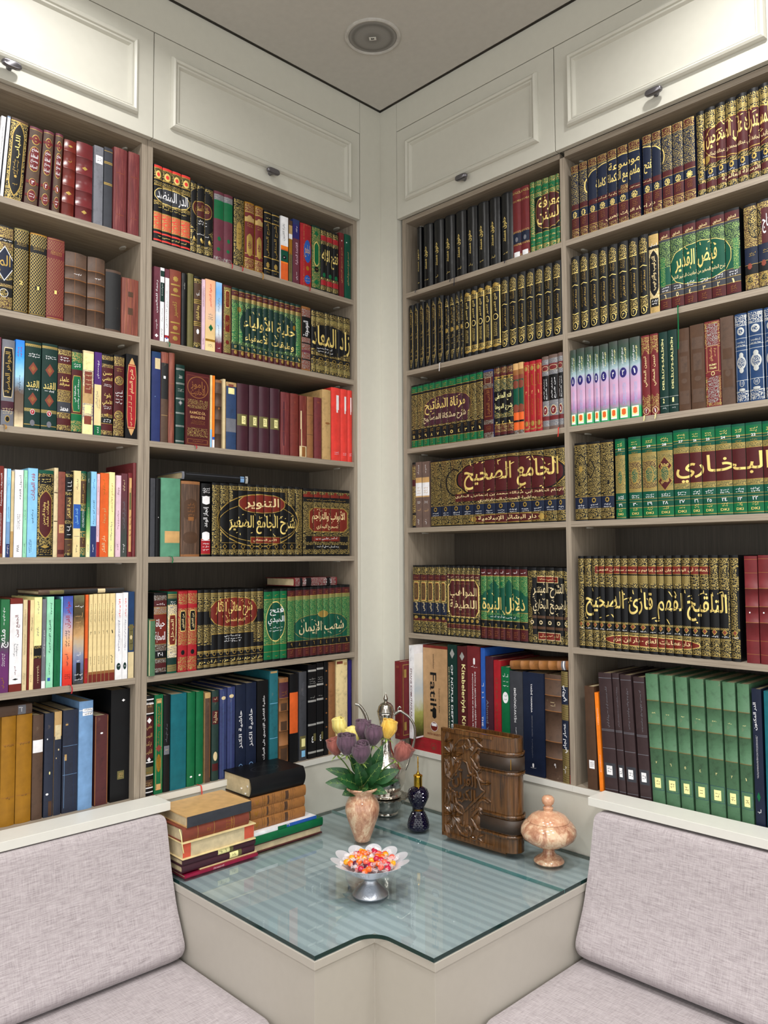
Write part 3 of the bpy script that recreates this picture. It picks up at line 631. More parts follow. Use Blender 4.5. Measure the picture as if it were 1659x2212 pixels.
S('white_big', 'white paperback dated at its foot', 'w100', [('T', 'أصول الفقه', .65, .80, .34, .28, 'x', 1), ('X', .5, .4, .45, .18, 'y', 2, 1), ('T', '١٩٩٨', .5, .1, .3, .08, 'x', 1)], 0)
S('green_thin', 'thin bright green booklet', 'j100', [('X', .5, .85, .35, .14, 'd', 1, 1), ('X', .5, .48, .35, .12, 'd', 1, 1), ('X', .5, .1, .35, .12, 'd', 1, 1)], 0)
S('lightblue_red', 'light blue book with red upright lettering', 'l100', [('T', 'فقه العبادات', .55, .79, .5, .3, 'r', 1), ('X', .55, .45, .25, .16, 'n', 1, 1), ('X', .35, .12, .3, .15, 'n', 2, 1)], .5)
S('black_arabesque', 'black and gold arabesque book with maroon centre', 'D4 Ok92 k2 g.5', [('R', .5, .88, .8, .09, 'k'), ('X', .5, .88, .6, .06, 'bg', 2), ('A', .5, .49, .84, .56, 'g'), ('A', .5, .49, .76, .53, 'm'), ('T', 'وظيفة الرحمن', .4, .5, .22, .26, 'bg', 1), ('T', 'طبقات علماء', .64, .5, .2, .3, 'bg', 1), ('R', .5, .085, .8, .10, 'k'), ('X', .5, .07, .7, .05, 'g', 2), ('D', .5, .12, .6, .04, 'g')])
S('beige_tattered', 'thin tattered beige book taller than its neighbours', 'WC100', [('R', .5, .72, 1, .01, 'B'), ('R', .5, .4, 1, .01, 'B')], 1)
S('terracotta_worn', 'rubbed terracotta book with yellow label', 'Wu6 Wu94', [('P', .55, .33, .75, .10, 'H'), ('X', .55, .33, .5, .06, 'x', 2), ('Q', .5, .06, .9, .05, 'm')], 1)
S('black_panels', 'black book with gilt lettered panels', 'k3 Ok4 k18 Ok4 k30 Ok4 k18 g.7 B16 Ok3 k2', [('X', .5, .82, .6, .14, 'w', 3), ('R', .5, .57, .8, .26, 'B'), ('T', 'نخبة الفكر', .5, .57, .55, .24, 'bg', 1), ('X', .5, .31, .6, .14, 'w', 3), ('X', .5, .11, .4, .14, 'g', 2)])
S('cream_blueband', 'cream book with a broad blue band', 'c39 b28 c33', [('X', .55, .84, .3, .14, 'x', 1, 1), ('T', 'قصد السبيل', .5, .47, .5, .18, 'l', 1), ('R', .5, .24, .8, .004, 'y'), ('X', .5, .1, .35, .1, 'x', 1, 1)], 0)
S('green_goldpanels', 'dark green book with brown gilt panels', 'D3 OD8 g.8 B28 g.8 OD7 g.8 D25 OD7 g.8 B12 g.8 OD9 D2', [('T', 'مغني الفقه', .5, .74, .5, .22, 'g', 1), ('X', .5, .45, .4, .22, 'w', 2, 1), ('X', .5, .19, .4, .08, 'g', 1, 1)])
S('green_gradient', 'slim book shading from dark to pale green', ['f4e8b8', 'e8e4a0', '8cc070', '3a8a4c', '1a5a40', '1c3c34', '1c4038'], [('X', .5, .9, .4, .06, 'w', 1, 1), ('X', .5, .52, .4, .12, 'C', 1, 1), ('X', .5, .1, .4, .1, 'd', 1, 1)], 0)
S('sky_violet', 'sky-blue book with violet lower third', 'l64 V36', [('X', .55, .86, .35, .12, 'b', 1, 1), ('T', 'الإمام أبو حنيفة', .55, .52, .35, .28, 'x', 1), ('X', .5, .1, .45, .1, 'w', 1, 1)], 0)
S('salmon_red', 'slim salmon booklet with red foot', 'i82 r18', [('X', .5, .85, .4, .16, 'r', 1, 1), ('X', .5, .55, .4, .1, 'r', 1, 1), ('X', .5, .3, .4, .16, 'n', 1, 1)], 0)
S('orange_book', 'plain orange book with gilt upright lettering', 'o100', [('X', .5, .83, .35, .18, 'f', 1, 1), ('T', 'أبو حنيفة', .5, .49, .5, .18, 'H', 1), ('T', 'دار الفكر', .5, .15, .5, .2, 'C', 1)], 0)
S('paleyellow_book', 'pale yellow book with fine upright lettering', 'z100', [('T', 'الإمام الأعظم', .55, .70, .4, .34, 't', 1), ('X', .5, .3, .35, .24, 'y', 1, 1), ('X', .5, .1, .35, .08, 'y', 1, 1)], 0)
S('pink_book', 'pale pink book', 'i100', [('X', .5, .8, .4, .1, 'P', 1, 1), ('X', .5, .45, .35, .24, 'P', 1, 1), ('X', .5, .12, .35, .08, 'P', 1, 1)], 0)
S('maroon_grey', 'dark book shading from maroon to grey', ['3c4440', '343c3a', '4c3438', '5a2c36', '5c2a34'], [('X', .5, .85, .4, .14, 'C', 1, 1), ('T', 'المدخل إلى المذهب', .5, .5, .5, .32, 'y', 1), ('X', .5, .1, .4, .1, 'w', 1, 1)], 0)
S('maroon_strip', 'maroon book with a gold and green strip', 'M100', [('R', .5, .5, .55, .88, 'H'), ('X', .5, .72, .4, .2, 'd', 2), ('X', .5, .36, .4, .3, 'M', 4), ('R', .5, .66, .4, .2, 'v')], 1)
S('maroon_cloth', 'tall worn maroon cloth book against the upright', 'WM100', [], 4)
S('green_purple', 'green and purple book at the photo edge', ['581458', '601860', '5a1a5c', '1c5a34', '0c6a38', '0c6034'], [('X', .4, .82, .3, .2, 'w', 1, 1), ('T', 'منهج', .5, .58, .9, .2, 'w', 1), ('X', .4, .35, .4, .14, 'w', 2, 1), ('X', .4, .1, .4, .12, 'f', 1, 1)], 0)
S('white_brownbands', 'white book with brown bands at head and foot', 'h6 w86 h8', [('T', 'الجمع بين', .6, .70, .4, .24, 'M', 1), ('X', .5, .44, .4, .14, 'y', 2, 1), ('X', .5, .22, .3, .1, 'M', 1, 1), ('D', .5, .13, .5, .02, 'k')], 0)
S('greycream', 'grey-cream paperback', 'C100', [('X', .5, .8, .4, .2, 'h', 2, 1), ('X', .5, .5, .4, .25, 'v', 2, 1), ('X', .5, .12, .5, .14, 'v', 2, 1)], 0)
S('brown_thin', 'thin plain brown booklet', 'h100', [], 0)
S('cream_thin', 'slim cream paperback', 'c100', [('X', .5, .72, .4, .16, 'k', 1, 1), ('X', .5, .4, .35, .12, 'y', 1, 1), ('X', .5, .12, .35, .08, 'h', 1, 1)], 0)
S('yellow_maroon', 'pale yellow book with maroon lower third', 'z53 Ok3 K8 Ok3 m33', [('X', .55, .88, .3, .14, 'y', 1, 1), ('X', .55, .62, .35, .1, 'y', 1, 1), ('X', .6, .15, .3, .2, 'C', 1, 1)], 0)
S('grey_vertical', 'slate grey paperback with white upright lettering', 'y92 w8', [('T', 'شرح صحيح البخاري', .6, .5, .35, .3, 'w', 1)], 0)
S('mint_paper', 'mint green paperback with tiny blue logo', 'j100', [('X', .6, .86, .3, .14, 'd', 1, 1), ('T', 'الفرق الإسلامية', .5, .56, .35, .36, 'd', 1), ('X', .5, .2, .3, .14, 'd', 1, 1), ('R', .42, .09, .4, .035, 'b')], 0)
S('green_dark_paper', 'plain dark green paperback', 'e100', [('X', .5, .8, .3, .14, 'D', 1, 1), ('X', .5, .5, .4, .2, 'D', 1, 1), ('X', .5, .15, .3, .2, 'D', 1, 1)], 0)
S('blue_sliver', 'sliver of a pale blue booklet', 'l100', [], 0)
S('sunset_book', 'book shading from blue through peach to red', ['c81c14', 'dc3418', 'e8784c', 'e8b888', 'b8a4b4', '5064b4', '2c409c'], [('T', 'جواهر القرآن', .5, .79, .6, .3, 'r', 1), ('X', .5, .52, .5, .2, 'n', 2, 1), ('X', .5, .28, .4, .14, 'n', 1, 1), ('X', .5, .1, .6, .06, 'm', 3)], 0)
S('mosque_photo', 'book with a photographed arch and stacked white lettering', ['2a2824', '4a5468', '5a6a94', '8890a8', 'b8a890', 'c89c68', '8a6a40', '3a3018', '4a4028', '6a6a48'], [('X', .5, .87, .8, .05, 'w', 1), ('X', .5, .66, .7, .28, 'H', 4), ('R', .5, .14, .4, .2, 'k'), ('X', .5, .3, .4, .12, 'w', 2), ('X', .5, .08, .8, .1, 'w', 2)], 0)
S('orange_thin', 'slim orange-red booklet', 'o72 r28', [('X', .5, .84, .4, .2, 'r', 1, 1), ('X', .5, .1, .5, .12, 'f', 3)], 0)
S('cream_set', 'slim cream volumes with brown feet', 'c88 T3 h9', [('T', 'مجموعة رسائل', .5, .78, .3, .22, 'k', 1), ('X', .5, .24, .4, .10, 'k', 1, 1), ('N', ['١٣', '١١', '١٠', '٦', '٩', '١'], .5, .56, .3, .04, 'k')], 0, set=1)
S('white_violet', 'white volumes with red upright titles and foot badge', 'w100', [('T', 'الأوجاد', .55, .82, .35, .22, 'R', 1), ('X', .5, .5, .3, .4, 'I', 1, 1), ('E', .5, .15, .6, .08, 'd'), ('X', .5, .15, .3, .04, 'w', 1)], 0, lab=[0, 1])
S('bluegrey_brown', 'blue-grey book with brown medallion and buff foot', 'N40 T2 N28 C30', [('O', .5, .47, .8, .3, 'v'), ('X', .5, .47, .5, .22, 'k', 3), ('E', .5, .47, .4, .05, 'C')], 0)
S('mustard', 'large mustard-yellow books', 'f100', [('R', .5, .74, .9, .004, 'T'), ('X', .5, .73, .7, .02, 'B', 1), ('R', .5, .26, .9, .004, 'T'), ('X', .5, .25, .35, .02, 'B', 1)], 4, lab=[0, 1])
S('brown_whitepatch', 'brown book with torn white paper patch', 'WB100', [('Q', .5, .70, .95, .12, 'w')], 2)
S('navy_worn', 'worn navy book flecked with white', 'Wn100', [('E', .3, .75, .12, .015, 'w'), ('E', .6, .42, .15, .03, 'z'), ('E', .35, .22, .3, .02, 'w'), ('R', .7, .08, .4, .14, 'B')], 1)
S('navy_peeling', 'navy book peeling to bare board at its head', 'Wt24 Wn76', [('Q', .5, .8, .8, .14, 'WC'), ('E', .6, .63, .2, .02, 'C'), ('E', .3, .55, .12, .015, 'C')], 1)
S('navy_scratched', 'thick navy book scratched with white lines', 'Wn100', [('R', .5, .65, .95, .003, 'a'), ('R', .5, .37, .95, .003, 'a'), ('Q', .2, .54, .14, .06, 't'), ('R', .12, .3, .02, .5, 'a'), ('R', .75, .5, .015, .9, 'N'), ('Q', .25, .86, .16, .015, 't')], 1)
S('steel_blue', 'tall steel-blue book with white lettered bands', 'a9 w.6 a100', [('R', .6, .915, .75, .03, 'w'), ('X', .6, .915, .6, .02, 'x', 1), ('R', .6, .88, .75, .03, 'w'), ('X', .6, .88, .6, .02, 'x', 1)], 3)
S('oxblood', 'dark oxblood book with rubbed brown edges', 'Wm100', [('R', .04, .5, .06, .98, 'T'), ('R', .96, .5, .06, .98, 'T'), ('E', .5, .8, .2, .02, 'w')], .5)
S('black_tall', 'tall black book with a small tan label', 'k100', [('P', .55, .23, .36, .075, 'v'), ('X', .55, .23, .24, .05, 't', 3), ('D', .65, .9, .18, .025, 'w')], .5)
# -- bay left of the corner
S('durr_set', 'dazzling red and gold volumes', 'k1.5 R3 g1 Ok12 g1.5 k2 Ok5 g1 k19 g1 Ok4 k9 g1 OR20 g1 k3 R2 k7 R2 k3', [('E', .5, .87, .66, .10, 'bg'), ('S', .5, .87, .44, .06, 'R')], 1.5, 1, [('C', .5, .62, .97, .22, 'bg'), ('C', .5, .62, .94, .2, 'x'), ('T', 'الدر المنضد', .5, .62, .84, .17, 'w'), ('X', .5, .46, .85, .05, 'bg', 1), ('X', .5, .085, .8, .04, 'bg', 1)])
S('blackgold_three', 'gold volumes sharing a black ogee', 'k3 Ok94 k3', [('D', .5, .22, .3, .06, 'bg')], 2, 1, [('A', .5, .62, 1.0, .66, 'k'), ('C', .5, .64, .86, .24, 'g'), ('C', .5, .64, .8, .22, 'm'), ('T', 'حاشية السندي', .5, .64, .6, .14, 'g'), ('X', .5, .46, .4, .08, 'w', 2), ('C', .5, .24, .9, .2, 'k'), ('X', .5, .29, .6, .05, 'w', 1), ('E', .17, .2, .14, .05, 'g'), ('E', .5, .2, .14, .05, 'g'), ('E', .83, .2, .14, .05, 'g')])
S('maroon_green_two', 'maroon books with a bright green upper panel', 'P4 Qy8 e26 P52 QP6', [('E', .5, .32, .34, .06, 'e'), ('E', .45, .17, .36, .05, 'e')], 2.5, lab=[0, 1])
S('gold_ornate_one', 'black book densely tooled in gold', 'k2 Ok96 k2', [('R', .5, .5, .62, .84, 'k'), ('R', .5, .5, .56, .82, 'Ok'), ('A', .5, .45, .5, .42, 'g'), ('X', .5, .45, .3, .3, 'k', 4), ('X', .5, .9, .5, .05, 'k', 2)])
S('red_gilt_two', 'red books with bold gilt ovals', 'f2 OM10 g1 M6 Ot5 g1 M40 g1 M5 g1 OM12 f2', [('E', .5, .76, .6, .10, 'Ot'), ('A', .5, .37, .62, .34, 'g'), ('E', .5, .37, .4, .12, 'OM'), ('X', .5, .66, .6, .06, 'g', 2)], 2.5, lab=[0, 1])
S('black_gilt_two', 'black books with gilt scribbled titles', 'k3 g1.5 k2 k10 g1.5 k52 g1.5 k2 k14 g1.5 k8 g1', [('X', .5, .88, .6, .05, 'bg', 1), ('T', 'شرح المنتقى', .5, .55, .5, .5, 'g', 1), ('S', .5, .16, .5, .10, 'g'), ('X', .5, .05, .5, .04, 'g', 1)], 2.5, lab=[0, 1])
S('white_orange_green', 'white book with orange and green blocks below', 'w46 O5 o2 D18 O2 o27', [('T', 'بقية القرون', .4, .75, .35, .26, 'y', 1), ('E', .5, .36, .55, .06, 'k'), ('X', .5, .36, .3, .04, 'w', 1)], 0)
S('olive_flag', 'slim olive paperback', 'B8 t14 w8 f25 v45', [('X', .5, .3, .4, .34, 'm', 1, 1)], 0)
S('violet_book', 'violet book with pink upright lettering', 'V8 I22 P70', [('X', .6, .85, .3, .12, 'w', 1, 1), ('T', 'القاعدة الصلبة', .6, .47, .4, .34, 'i', 1), ('X', .6, .12, .3, .14, 'w', 1, 1)], .5)
S('red_blue_oval', 'thick red book with a blue oval', 'r3 r96', [('R', .62, .5, .7, .97, 'Or'), ('R', .62, .5, .62, .95, 'r'), ('E', .62, .57, .66, .36, 'b'), ('T', 'الجامع', .62, .57, .5, .2, 'H'), ('E', .62, .30, .3, .07, 'f'), ('E', .62, .12, .56, .14, 'b'), ('X', .62, .12, .4, .08, 'H', 2)], 3)
S('green_foil', 'dazzling green and gold book', 'd3 Oe94 d3', [('D', .5, .88, .5, .1, 'e'), ('A', .5, .56, .6, .4, 'bg'), ('A', .5, .56, .5, .36, 'e'), ('E', .5, .32, .5, .09, 'k'), ('X', .5, .32, .3, .05, 'g', 1), ('D', .5, .12, .5, .1, 'e')])
S('blackfoil_three', 'black volumes spotted red and green', 'k3 Ok8 r8 Ok6 k52 Ok4 r8 Ok8 k3', [('E', .5, .27, .5, .07, 'e')], 2, 1, [('T', 'فتح الإله', .5, .54, .9, .28, 'bg')])
S('crimson_plain', 'slim crimson book with gilt upright title', 'M100', [('T', 'شرح صحيح البخاري', .5, .5, .3, .55, 'H', 1), ('R', .5, .88, .12, .02, 'w')], 1)
S('teal_plain', 'dark teal book with gilt upright title beside the upright', 'D100', [('T', 'تيسير شرح صحيح البخاري', .55, .47, .3, .52, 'H', 1), ('E', .3, .87, .14, .016, 'w')], 2)
S('mauve_white', 'mauve book with white upright lettering', 'P100', [('T', 'رحمة للعالمين', .5, .6, .4, .44, 'w', 1), ('X', .5, .22, .4, .14, 'w', 1, 1), ('D', .5, .07, .6, .05, 'w')], 0)
S('white_green', 'slim white book with green block', 'w4 d8 w8 d26 w54', [('X', .5, .7, .35, .18, 'w', 1, 1), ('X', .5, .36, .4, .2, 'y', 1, 1), ('X', .5, .12, .4, .12, 'd', 1, 1)], 0)
S('pale_blue', 'slim pale lilac-blue book', 'P12 w78 r4 w6', [('T', 'صحيح البخاري', .5, .45, .35, .5, 'y', 1), ('D', .5, .06, .5, .03, 'b')], 0)
S('rust_gilt', 'rust cloth book with gilt motifs', 'u100', [('S', .5, .88, .5, .08, 'g'), ('R', .5, .80, .8, .02, 'g'), ('S', .5, .73, .5, .07, 'g'), ('R', .5, .66, .8, .02, 'g'), ('T', 'تفسير', .5, .47, .5, .2, 'g', 1), ('R', .5, .29, .8, .02, 'g'), ('S', .5, .22, .5, .07, 'g'), ('R', .5, .15, .8, .02, 'g'), ('S', .5, .08, .5, .07, 'g')], 2)
S('black_shiny', 'narrow glossy black book', 'FK100', [('X', .5, .82, .3, .1, 's', 1, 1)], 2)
S('olive_cloth', 'plain olive cloth book', 'v100', [('X', .6, .6, .25, .26, 'k', 2, 1)], 2)
S('black_brown_panels', 'black book with gilt-bordered brown panels', 'K3 g1 Ok4 B20 g1 k1 g1 k1 g1 B22 g1 k1 g1 k1 g1 B20 Ok6 k2', [('T', 'أدب', .5, .77, .4, .09, 'w'), ('T', 'وعظ الملوك', .5, .5, .5, .2, 'bg', 1), ('S', .5, .24, .4, .08, 'w')])
S('pink_thin', 'slim pink booklet', 'i100', [('X', .5, .75, .4, .3, 'P', 1, 1), ('X', .5, .12, .4, .1, 'P', 1, 1)], 0)
S('peach_book', 'peach book with green diamond', ['f0d8a0', 'e0c088', 'e8c0a0', 'ecb898', 'f0b48c'], [('T', 'صفوة التفاسير', .5, .78, .3, .32, 'R', 1), ('X', .5, .48, .5, .1, 'y', 3), ('D', .55, .33, .45, .1, 'e'), ('R', .5, .155, 1, .03, 'f'), ('X', .5, .08, .5, .04, 'y', 2)], .5)
S('cloud_blue', 'sky-blue cloud-printed book with maroon foot', ['6a2030', '702838', 'dcE8f0', 'b0d0f0', 'e0e8f0', '88bcec', '6cb0f0', '9cc8f4'], [('X', .5, .68, .4, .2, 'y', 1, 1), ('X', .5, .32, .4, .14, 'I', 1, 1), ('X', .5, .07, .4, .05, 'w', 1)], 0)
S('red_gold_frame', 'red book with gold frame and dark ovals', 'm4 m92 m4', [('R', .5, .5, .8, .94, 'Ov'), ('O', .5, .80, .5, .25, 'bg'), ('O', .5, .80, .44, .23, 'h'), ('X', .5, .8, .3, .18, 'g', 2, 1), ('O', .5, .45, .6, .26, 'g'), ('O', .5, .45, .54, .24, 'h'), ('T', 'تقويم', .5, .45, .4, .1, 'g'), ('E', .5, .18, .4, .06, 'h')], 2)
S('hilya_set', 'green volumes of the bold gold-lettered set', 'd3.5 g.6 m7.5 g.6 Jd5 Ud14 d44 Ud5 d8 g.6 m9 g.6', [('X', .5, .92, .6, .035, 'g', 1), ('X', .5, .845, .5, .05, 'g', 2), ('N', down(12, 1), .5, .145, .36, .04, 'bg'), ('S', .5, .065, .5, .07, 'g')], 2, 1, [('R', .07, .5, .14, .56, 'Ue'), ('R', .965, .5, .09, .56, 'Ue'), ('C', .52, .5, .82, .62, 'd'), ('E', .10, .7, .05, .08, 'f'), ('E', .89, .62, .05, .08, 'f'), ('T', 'حلية الأولياء', .53, .55, .74, .25, 'bg'), ('Y', .53, .56, .7, .27, 'bg', 8), ('T', 'وطبقات الأصفياء', .53, .32, .7, .15, 'bg')])
S('copper_brown', 'copper-brown book with black lettered panel', 'T4 Qu12 k3 k30 Qu8 k2 Qu10 P4 Qu10 k2 Qu14 T3', [('T', 'الموسوعة', .5, .66, .7, .24, 'w', 1)], 2)
S('zad_set', 'black-and-gold volumes of giant-lettered set', 'k2 Ok8 k1 Ov8 Ok10 k36 Ok10 g.5 k7 g.5 Ok10 Ov6 Ok5 k2', [('E', .5, .235, .5, .05, 'g'), ('E', .5, .235, .36, .036, 'k')], 2, 1, [('C', .46, .55, .92, .5, 'k'), ('X', .34, .38, .4, .1, 'w', 2), ('T', 'زاد المعاد', .5, .56, .96, .40, 'bg')])
S('blue_taped', 'tall blue cloth book with torn paper at its head', 'N6 V94', [('Q', .65, .87, .6, .12, 'C'), ('E', .4, .5, .1, .01, 'a')], 1)
S('brown_torn', 'tall torn brown-black book', 'Su12 Wk40 WB48', [('Q', .45, .72, .3, .03, 'w'), ('R', .5, .3, .9, .004, 't')], 2)
S('rust_torn', 'tall frayed rust leather book', 'Su100', [('R', .5, .66, .95, .005, 'T'), ('R', .5, .33, .95, .005, 'T')], 3)
S('green_silverlines', 'dark green book ruled with silver double lines', 'd5 s.5 d.8 s.5 d17 s.5 d.8 s.5 d18 s.5 d.8 s.5 d17 s.5 d.8 s.5 d15 s.5 d.8 s.5 d18 s.5 d.8 s.5 d3', [('T', 'محمد', .5, .85, .4, .05, 's'), ('X', .5, .68, .7, .05, 's', 2), ('D', .5, .52, .5, .07, 'y'), ('D', .5, .52, .3, .04, 's')])
S('brown_ramuz', 'broad brown book with round calligraphic seal', 'm100', [('R', .5, .49, .92, .94, 'u'), ('R', .5, .49, .90, .93, 'm'), ('E', .5, .80, .88, .30, 'T'), ('E', .5, .80, .82, .28, 'm'), ('T', 'راموز', .5, .83, .6, .12, 'T'), ('T', 'الأحاديث', .5, .74, .6, .12, 'T'), ('R', .5, .57, .84, .12, 'Om'), ('T', "RAMÛZ-ÜL", .5, .455, .66, .045, 'H'), ('T', 'EHADİS', .5, .395, .6, .045, 'H'), ('X', .5, .32, .6, .06, 'T', 3), ('R', .5, .185, .84, .12, 'Om'), ('R', .5, .06, .84, .06, 'T'), ('R', .5, .06, .80, .05, 'm'), ('X', .5, .06, .5, .025, 'T', 1)], .5)
S('yellow_sliver', 'thin yellow-edged booklet', 'c75 l25', [], 0)
S('orange_sliver', 'thin orange booklet', 'O85 b4 w11', [], 0)
S('old_brown', 'old brown leather book with raised bands', 'WT4 WB15 *WB1 WB18 *WB1 WB18 *WB1 WB20 *WB1 WB20', [('D', .5, .58, .3, .04, 'T')], 4)
S('beige_sliver', 'thin beige book standing proud', 'C100', [], 0)
S('slate_taped', 'slate blue book wrapped in clear tape', 'Wt6 WN94', [('P', .5, .87, .6, .09, 'z'), ('Q', .5, .36, .98, .20, 'y'), ('Q', .45, .95, .5, .04, 'Wu')], 1.5)
S('maroon_wrapped', 'plastic-wrapped maroon books with cream shelf labels', 'FA6 FA94', [('Q', .45, .46, .85, .17, 'v'), ('P', .55, .46, .36, .12, 'z'), ('X', .55, .46, .25, .08, 'k', 3)], 4, lab=[0, 1, 2, 3])
S('redbrown_old', 'old red-brown leather book with a dark seam', 'SM100', [('R', .3, .5, .1, .7, 'A'), ('R', .5, .72, .9, .004, 'u'), ('R', .5, .38, .9, .004, 'u')], 3)
S('brick_old', 'old brick-red leather book', 'Wh100', [('R', .5, .68, .95, .006, 'u'), ('R', .5, .36, .95, .006, 'u'), ('E', .5, .86, .2, .03, 'u')], 3)
S('peeling_red', 'peeling red book split open to bare board', 'Sh82 WC18', [('R', .2, .6, .16, .3, 'C'), ('R', .55, .09, .5, .16, 'T'), ('R', .25, .3, .1, .3, 'C')], 2)
S('umber_old', 'old umber leather book', 'WT100', [('R', .5, .70, .95, .006, 'B'), ('R', .5, .38, .95, .006, 'B')], 3)
S('wine_old', 'slim wine-red leather book', 'WM100', [('E', .5, .92, .4, .03, 'u'), ('R', .5, .7, .95, .004, 'u'), ('R', .5, .3, .95, .004, 'u')], 3)
S('beige_cloth', 'stained beige cloth book', 'Wt100', [('E', .6, .52, .6, .03, 'T')], 3)
S('scarlet_three', 'scarlet volumes with torn white patches', 'R100', [('Q', .65, .80, .3, .2, 'w'), ('Q', .6, .72, .18, .12, 'w'), ('X', .5, .1, .5, .05, 'i', 2)], 2, 1)
S('charcoal_thick', 'charcoal book at the end of the row', 'Wx100', [], .5)
S('black_narrow', 'narrow black book beside a mint one', 'k100', [('E', .6, .5, .14, .012, 'w')], 1)
S('mint_cloth', 'mint green cloth book with beige label', 'G100', [('P', .6, .25, .8, .15, 'H')], 3.5)
S('mottled_brown', 'mottled brown leather book', 'WT4 SB94 WT3', [('A', .5, .62, .7, .3, 'B'), ('X', .5, .62, .4, .18, 'T', 4), ('C', .5, .25, .8, .16, 'B'), ('R', .5, .5, .3, .05, 'T')], 4)
S('black_silver', 'black book with white arabesques and red foot', 'k4 k72 g.6 r20 g.6 k3', [('X', .5, .9, .8, .08, 'w', 3), ('A', .5, .77, .8, .12, 'w'), ('T', 'إنجاز الوعد', .5, .54, .6, .28, 'w', 1), ('A', .5, .28, .8, .12, 'w'), ('X', .5, .13, .7, .12, 'w', 3), ('R', .5, .82, .9, .006, 'w'), ('R', .5, .22, .9, .006, 'w')], 2)
OV = [('E', .5, .5, .90, .74, 'g'), ('E', .5, .5, .88, .71, 'k'), ('E', .5, .47, .86, .54, 'g'), ('E', .5, .47, .85, .52, 'k')]
S('tanwir_set', 'black-and-gold volumes beneath red cartouche', 'k3 Ok5 g.5 k70 g.5 k9 g.5 Ok6 k2.5', [('D', .5, .135, .5, .08, 'g'), ('D', .5, .135, .36, .055, 'k')], 1.6, 1, [('R', .05, .5, .1, .92, 'Ok'), ('R', .96, .5, .08, .92, 'Ok'), ('R', .15, .82, .12, .2, 'Ok'), ('R', .85, .82, .12, .2, 'Ok')] + OV + [('C', .53, .735, .52, .27, 'g'), ('C', .53, .735, .50, .25, 'h'), ('T', 'التنوير', .53, .735, .38, .16, 'c'), ('T', 'شرح الجامع الصغير', .54, .44, .74, .26, 'bg'), ('Y', .54, .44, .72, .27, 'bg', 18), ('R', .57, .225, .34, .095, 'g'), ('R', .57, .225, .33, .08, 'h'), ('T', 'للأمير الصنعاني', .56, .225, .26, .055, 'c')])
S('abwab_set', 'gold volumes with small red panel', 'k4 Ok5 k6 g.5 Ok80 k3', [('S', .5, .93, .4, .045, 'h')], 1.6, 1, [('R', .5, .895, 1, .045, 'h'), ('R', .5, .83, 1, .055, 'k'), ('X', .5, .83, .9, .04, 'g', 1), ('O', .53, .54, .84, .36, 'g'), ('O', .53, .54, .80, .34, 'h'), ('T', 'الأبواب والتراجم', .53, .585, .70, .19, 'c'), ('Y', .53, .585, .7, .21, 'c', 12), ('T', 'لصحيح البخاري', .5, .43, .46, .08, 'c'), ('R', .5, .255, .9, .085, 'k'), ('R', .48, .255, .6, .07, 'h'), ('X', .48, .255, .5, .05, 'w', 1), ('R', .5, .135, .9, .06, 'k'), ('X', .5, .135, .5, .045, 'w', 1)])
S('green_small', 'small green cloth book standing forward of the others', 'WE100', [('R', .08, .5, .1, .98, 'C'), ('R', .5, .985, .9, .02, 'T')], 1)
S('brown_hayat', 'brown book with white script and gold bands', 'k3 QB6 m8 g.5 QT8 g.5 h36 g.5 QB8 k9 g.5 QB5 m6 QB5 k3', [('T', 'حياة', .5, .62, .7, .12, 'w'), ('T', 'الصحابة', .5, .46, .8, .13, 'w'), ('T', '٣-١', .5, .25, .4, .05, 'w'), ('X', .5, .86, .7, .03, 'w', 1)], 2)
S('green_gilt', 'green and cream book with maroon upright oval', 'D3 g.5 Hd5 d8 g.5 QC66 d9 g.5 Hd8 D2', [('O', .5, .53, .74, .38, 'bg'), ('O', .5, .53, .66, .36, 'h'), ('T', 'المدخل', .5, .53, .4, .26, 'c', 1), ('X', .5, .86, .6, .05, 'w', 2), ('X', .5, .22, .7, .05, 'w', 2)])
S('red_gilt_pair', 'red books with gilt panels and black lozenges', 'r3 Or13 r5 Or8 g.5 Or30 g.5 Or6 r14 Or16 r2', [('O', .5, .63, .62, .26, 'bg'), ('O', .5, .63, .54, .24, 'k'), ('T', 'من الفتاوى', .5, .63, .3, .18, 'c', 1), ('E', .5, .24, .4, .06, 'k'), ('X', .5, .17, .6, .04, 'g', 1)], 2, lab=[0, 1])
S('maani_set', 'black volumes beneath a lobed red cartouche', 'k4 g.5 Hk5 Ok18 k17 Ok12 g1 k20 g1 Hk3 k5 g.5 k8 g.5 Hk3 k2', [('E', .5, .185, .5, .05, 'g'), ('E', .5, .185, .36, .035, 'k')], 1.6, 1, [('R', .10, .37, .2, .14, 'Ok'), ('R', .92, .37, .16, .16, 'Ok'), ('C', .54, .705, .74, .40, 'g'), ('C', .54, .705, .715, .38, 'h'), ('T', 'شرح معاني الآثار', .54, .745, .56, .2, 'bg'), ('Y', .54, .745, .56, .22, 'bg', 14), ('T', 'للإمام الطحاوي', .56, .595, .3, .06, 'bg'), ('X', .52, .36, .26, .1, 'w', 3), ('T', 'دار ابن حزم - دار ابن حزم - دار ابن حزم', .5, .085, .96, .055, 'bg')])
S('fath_mubdi', 'bright green volumes with black script', 'K3 e10 g.7 Ue60 g.7 e9 g.5 e10 k3', [('X', .5, .915, .5, .04, 'g', 1), ('X', .5, .075, .4, .04, 'g', 1)], 1.6, 1, [('E', .5, .55, .84, .56, 'bg'), ('E', .5, .55, .80, .53, 'D'), ('T', 'فتح', .55, .69, .6, .12, 'w'), ('T', 'المبدي', .52, .56, .7, .13, 'w'), ('X', .5, .44, .6, .08, 'w', 2)])
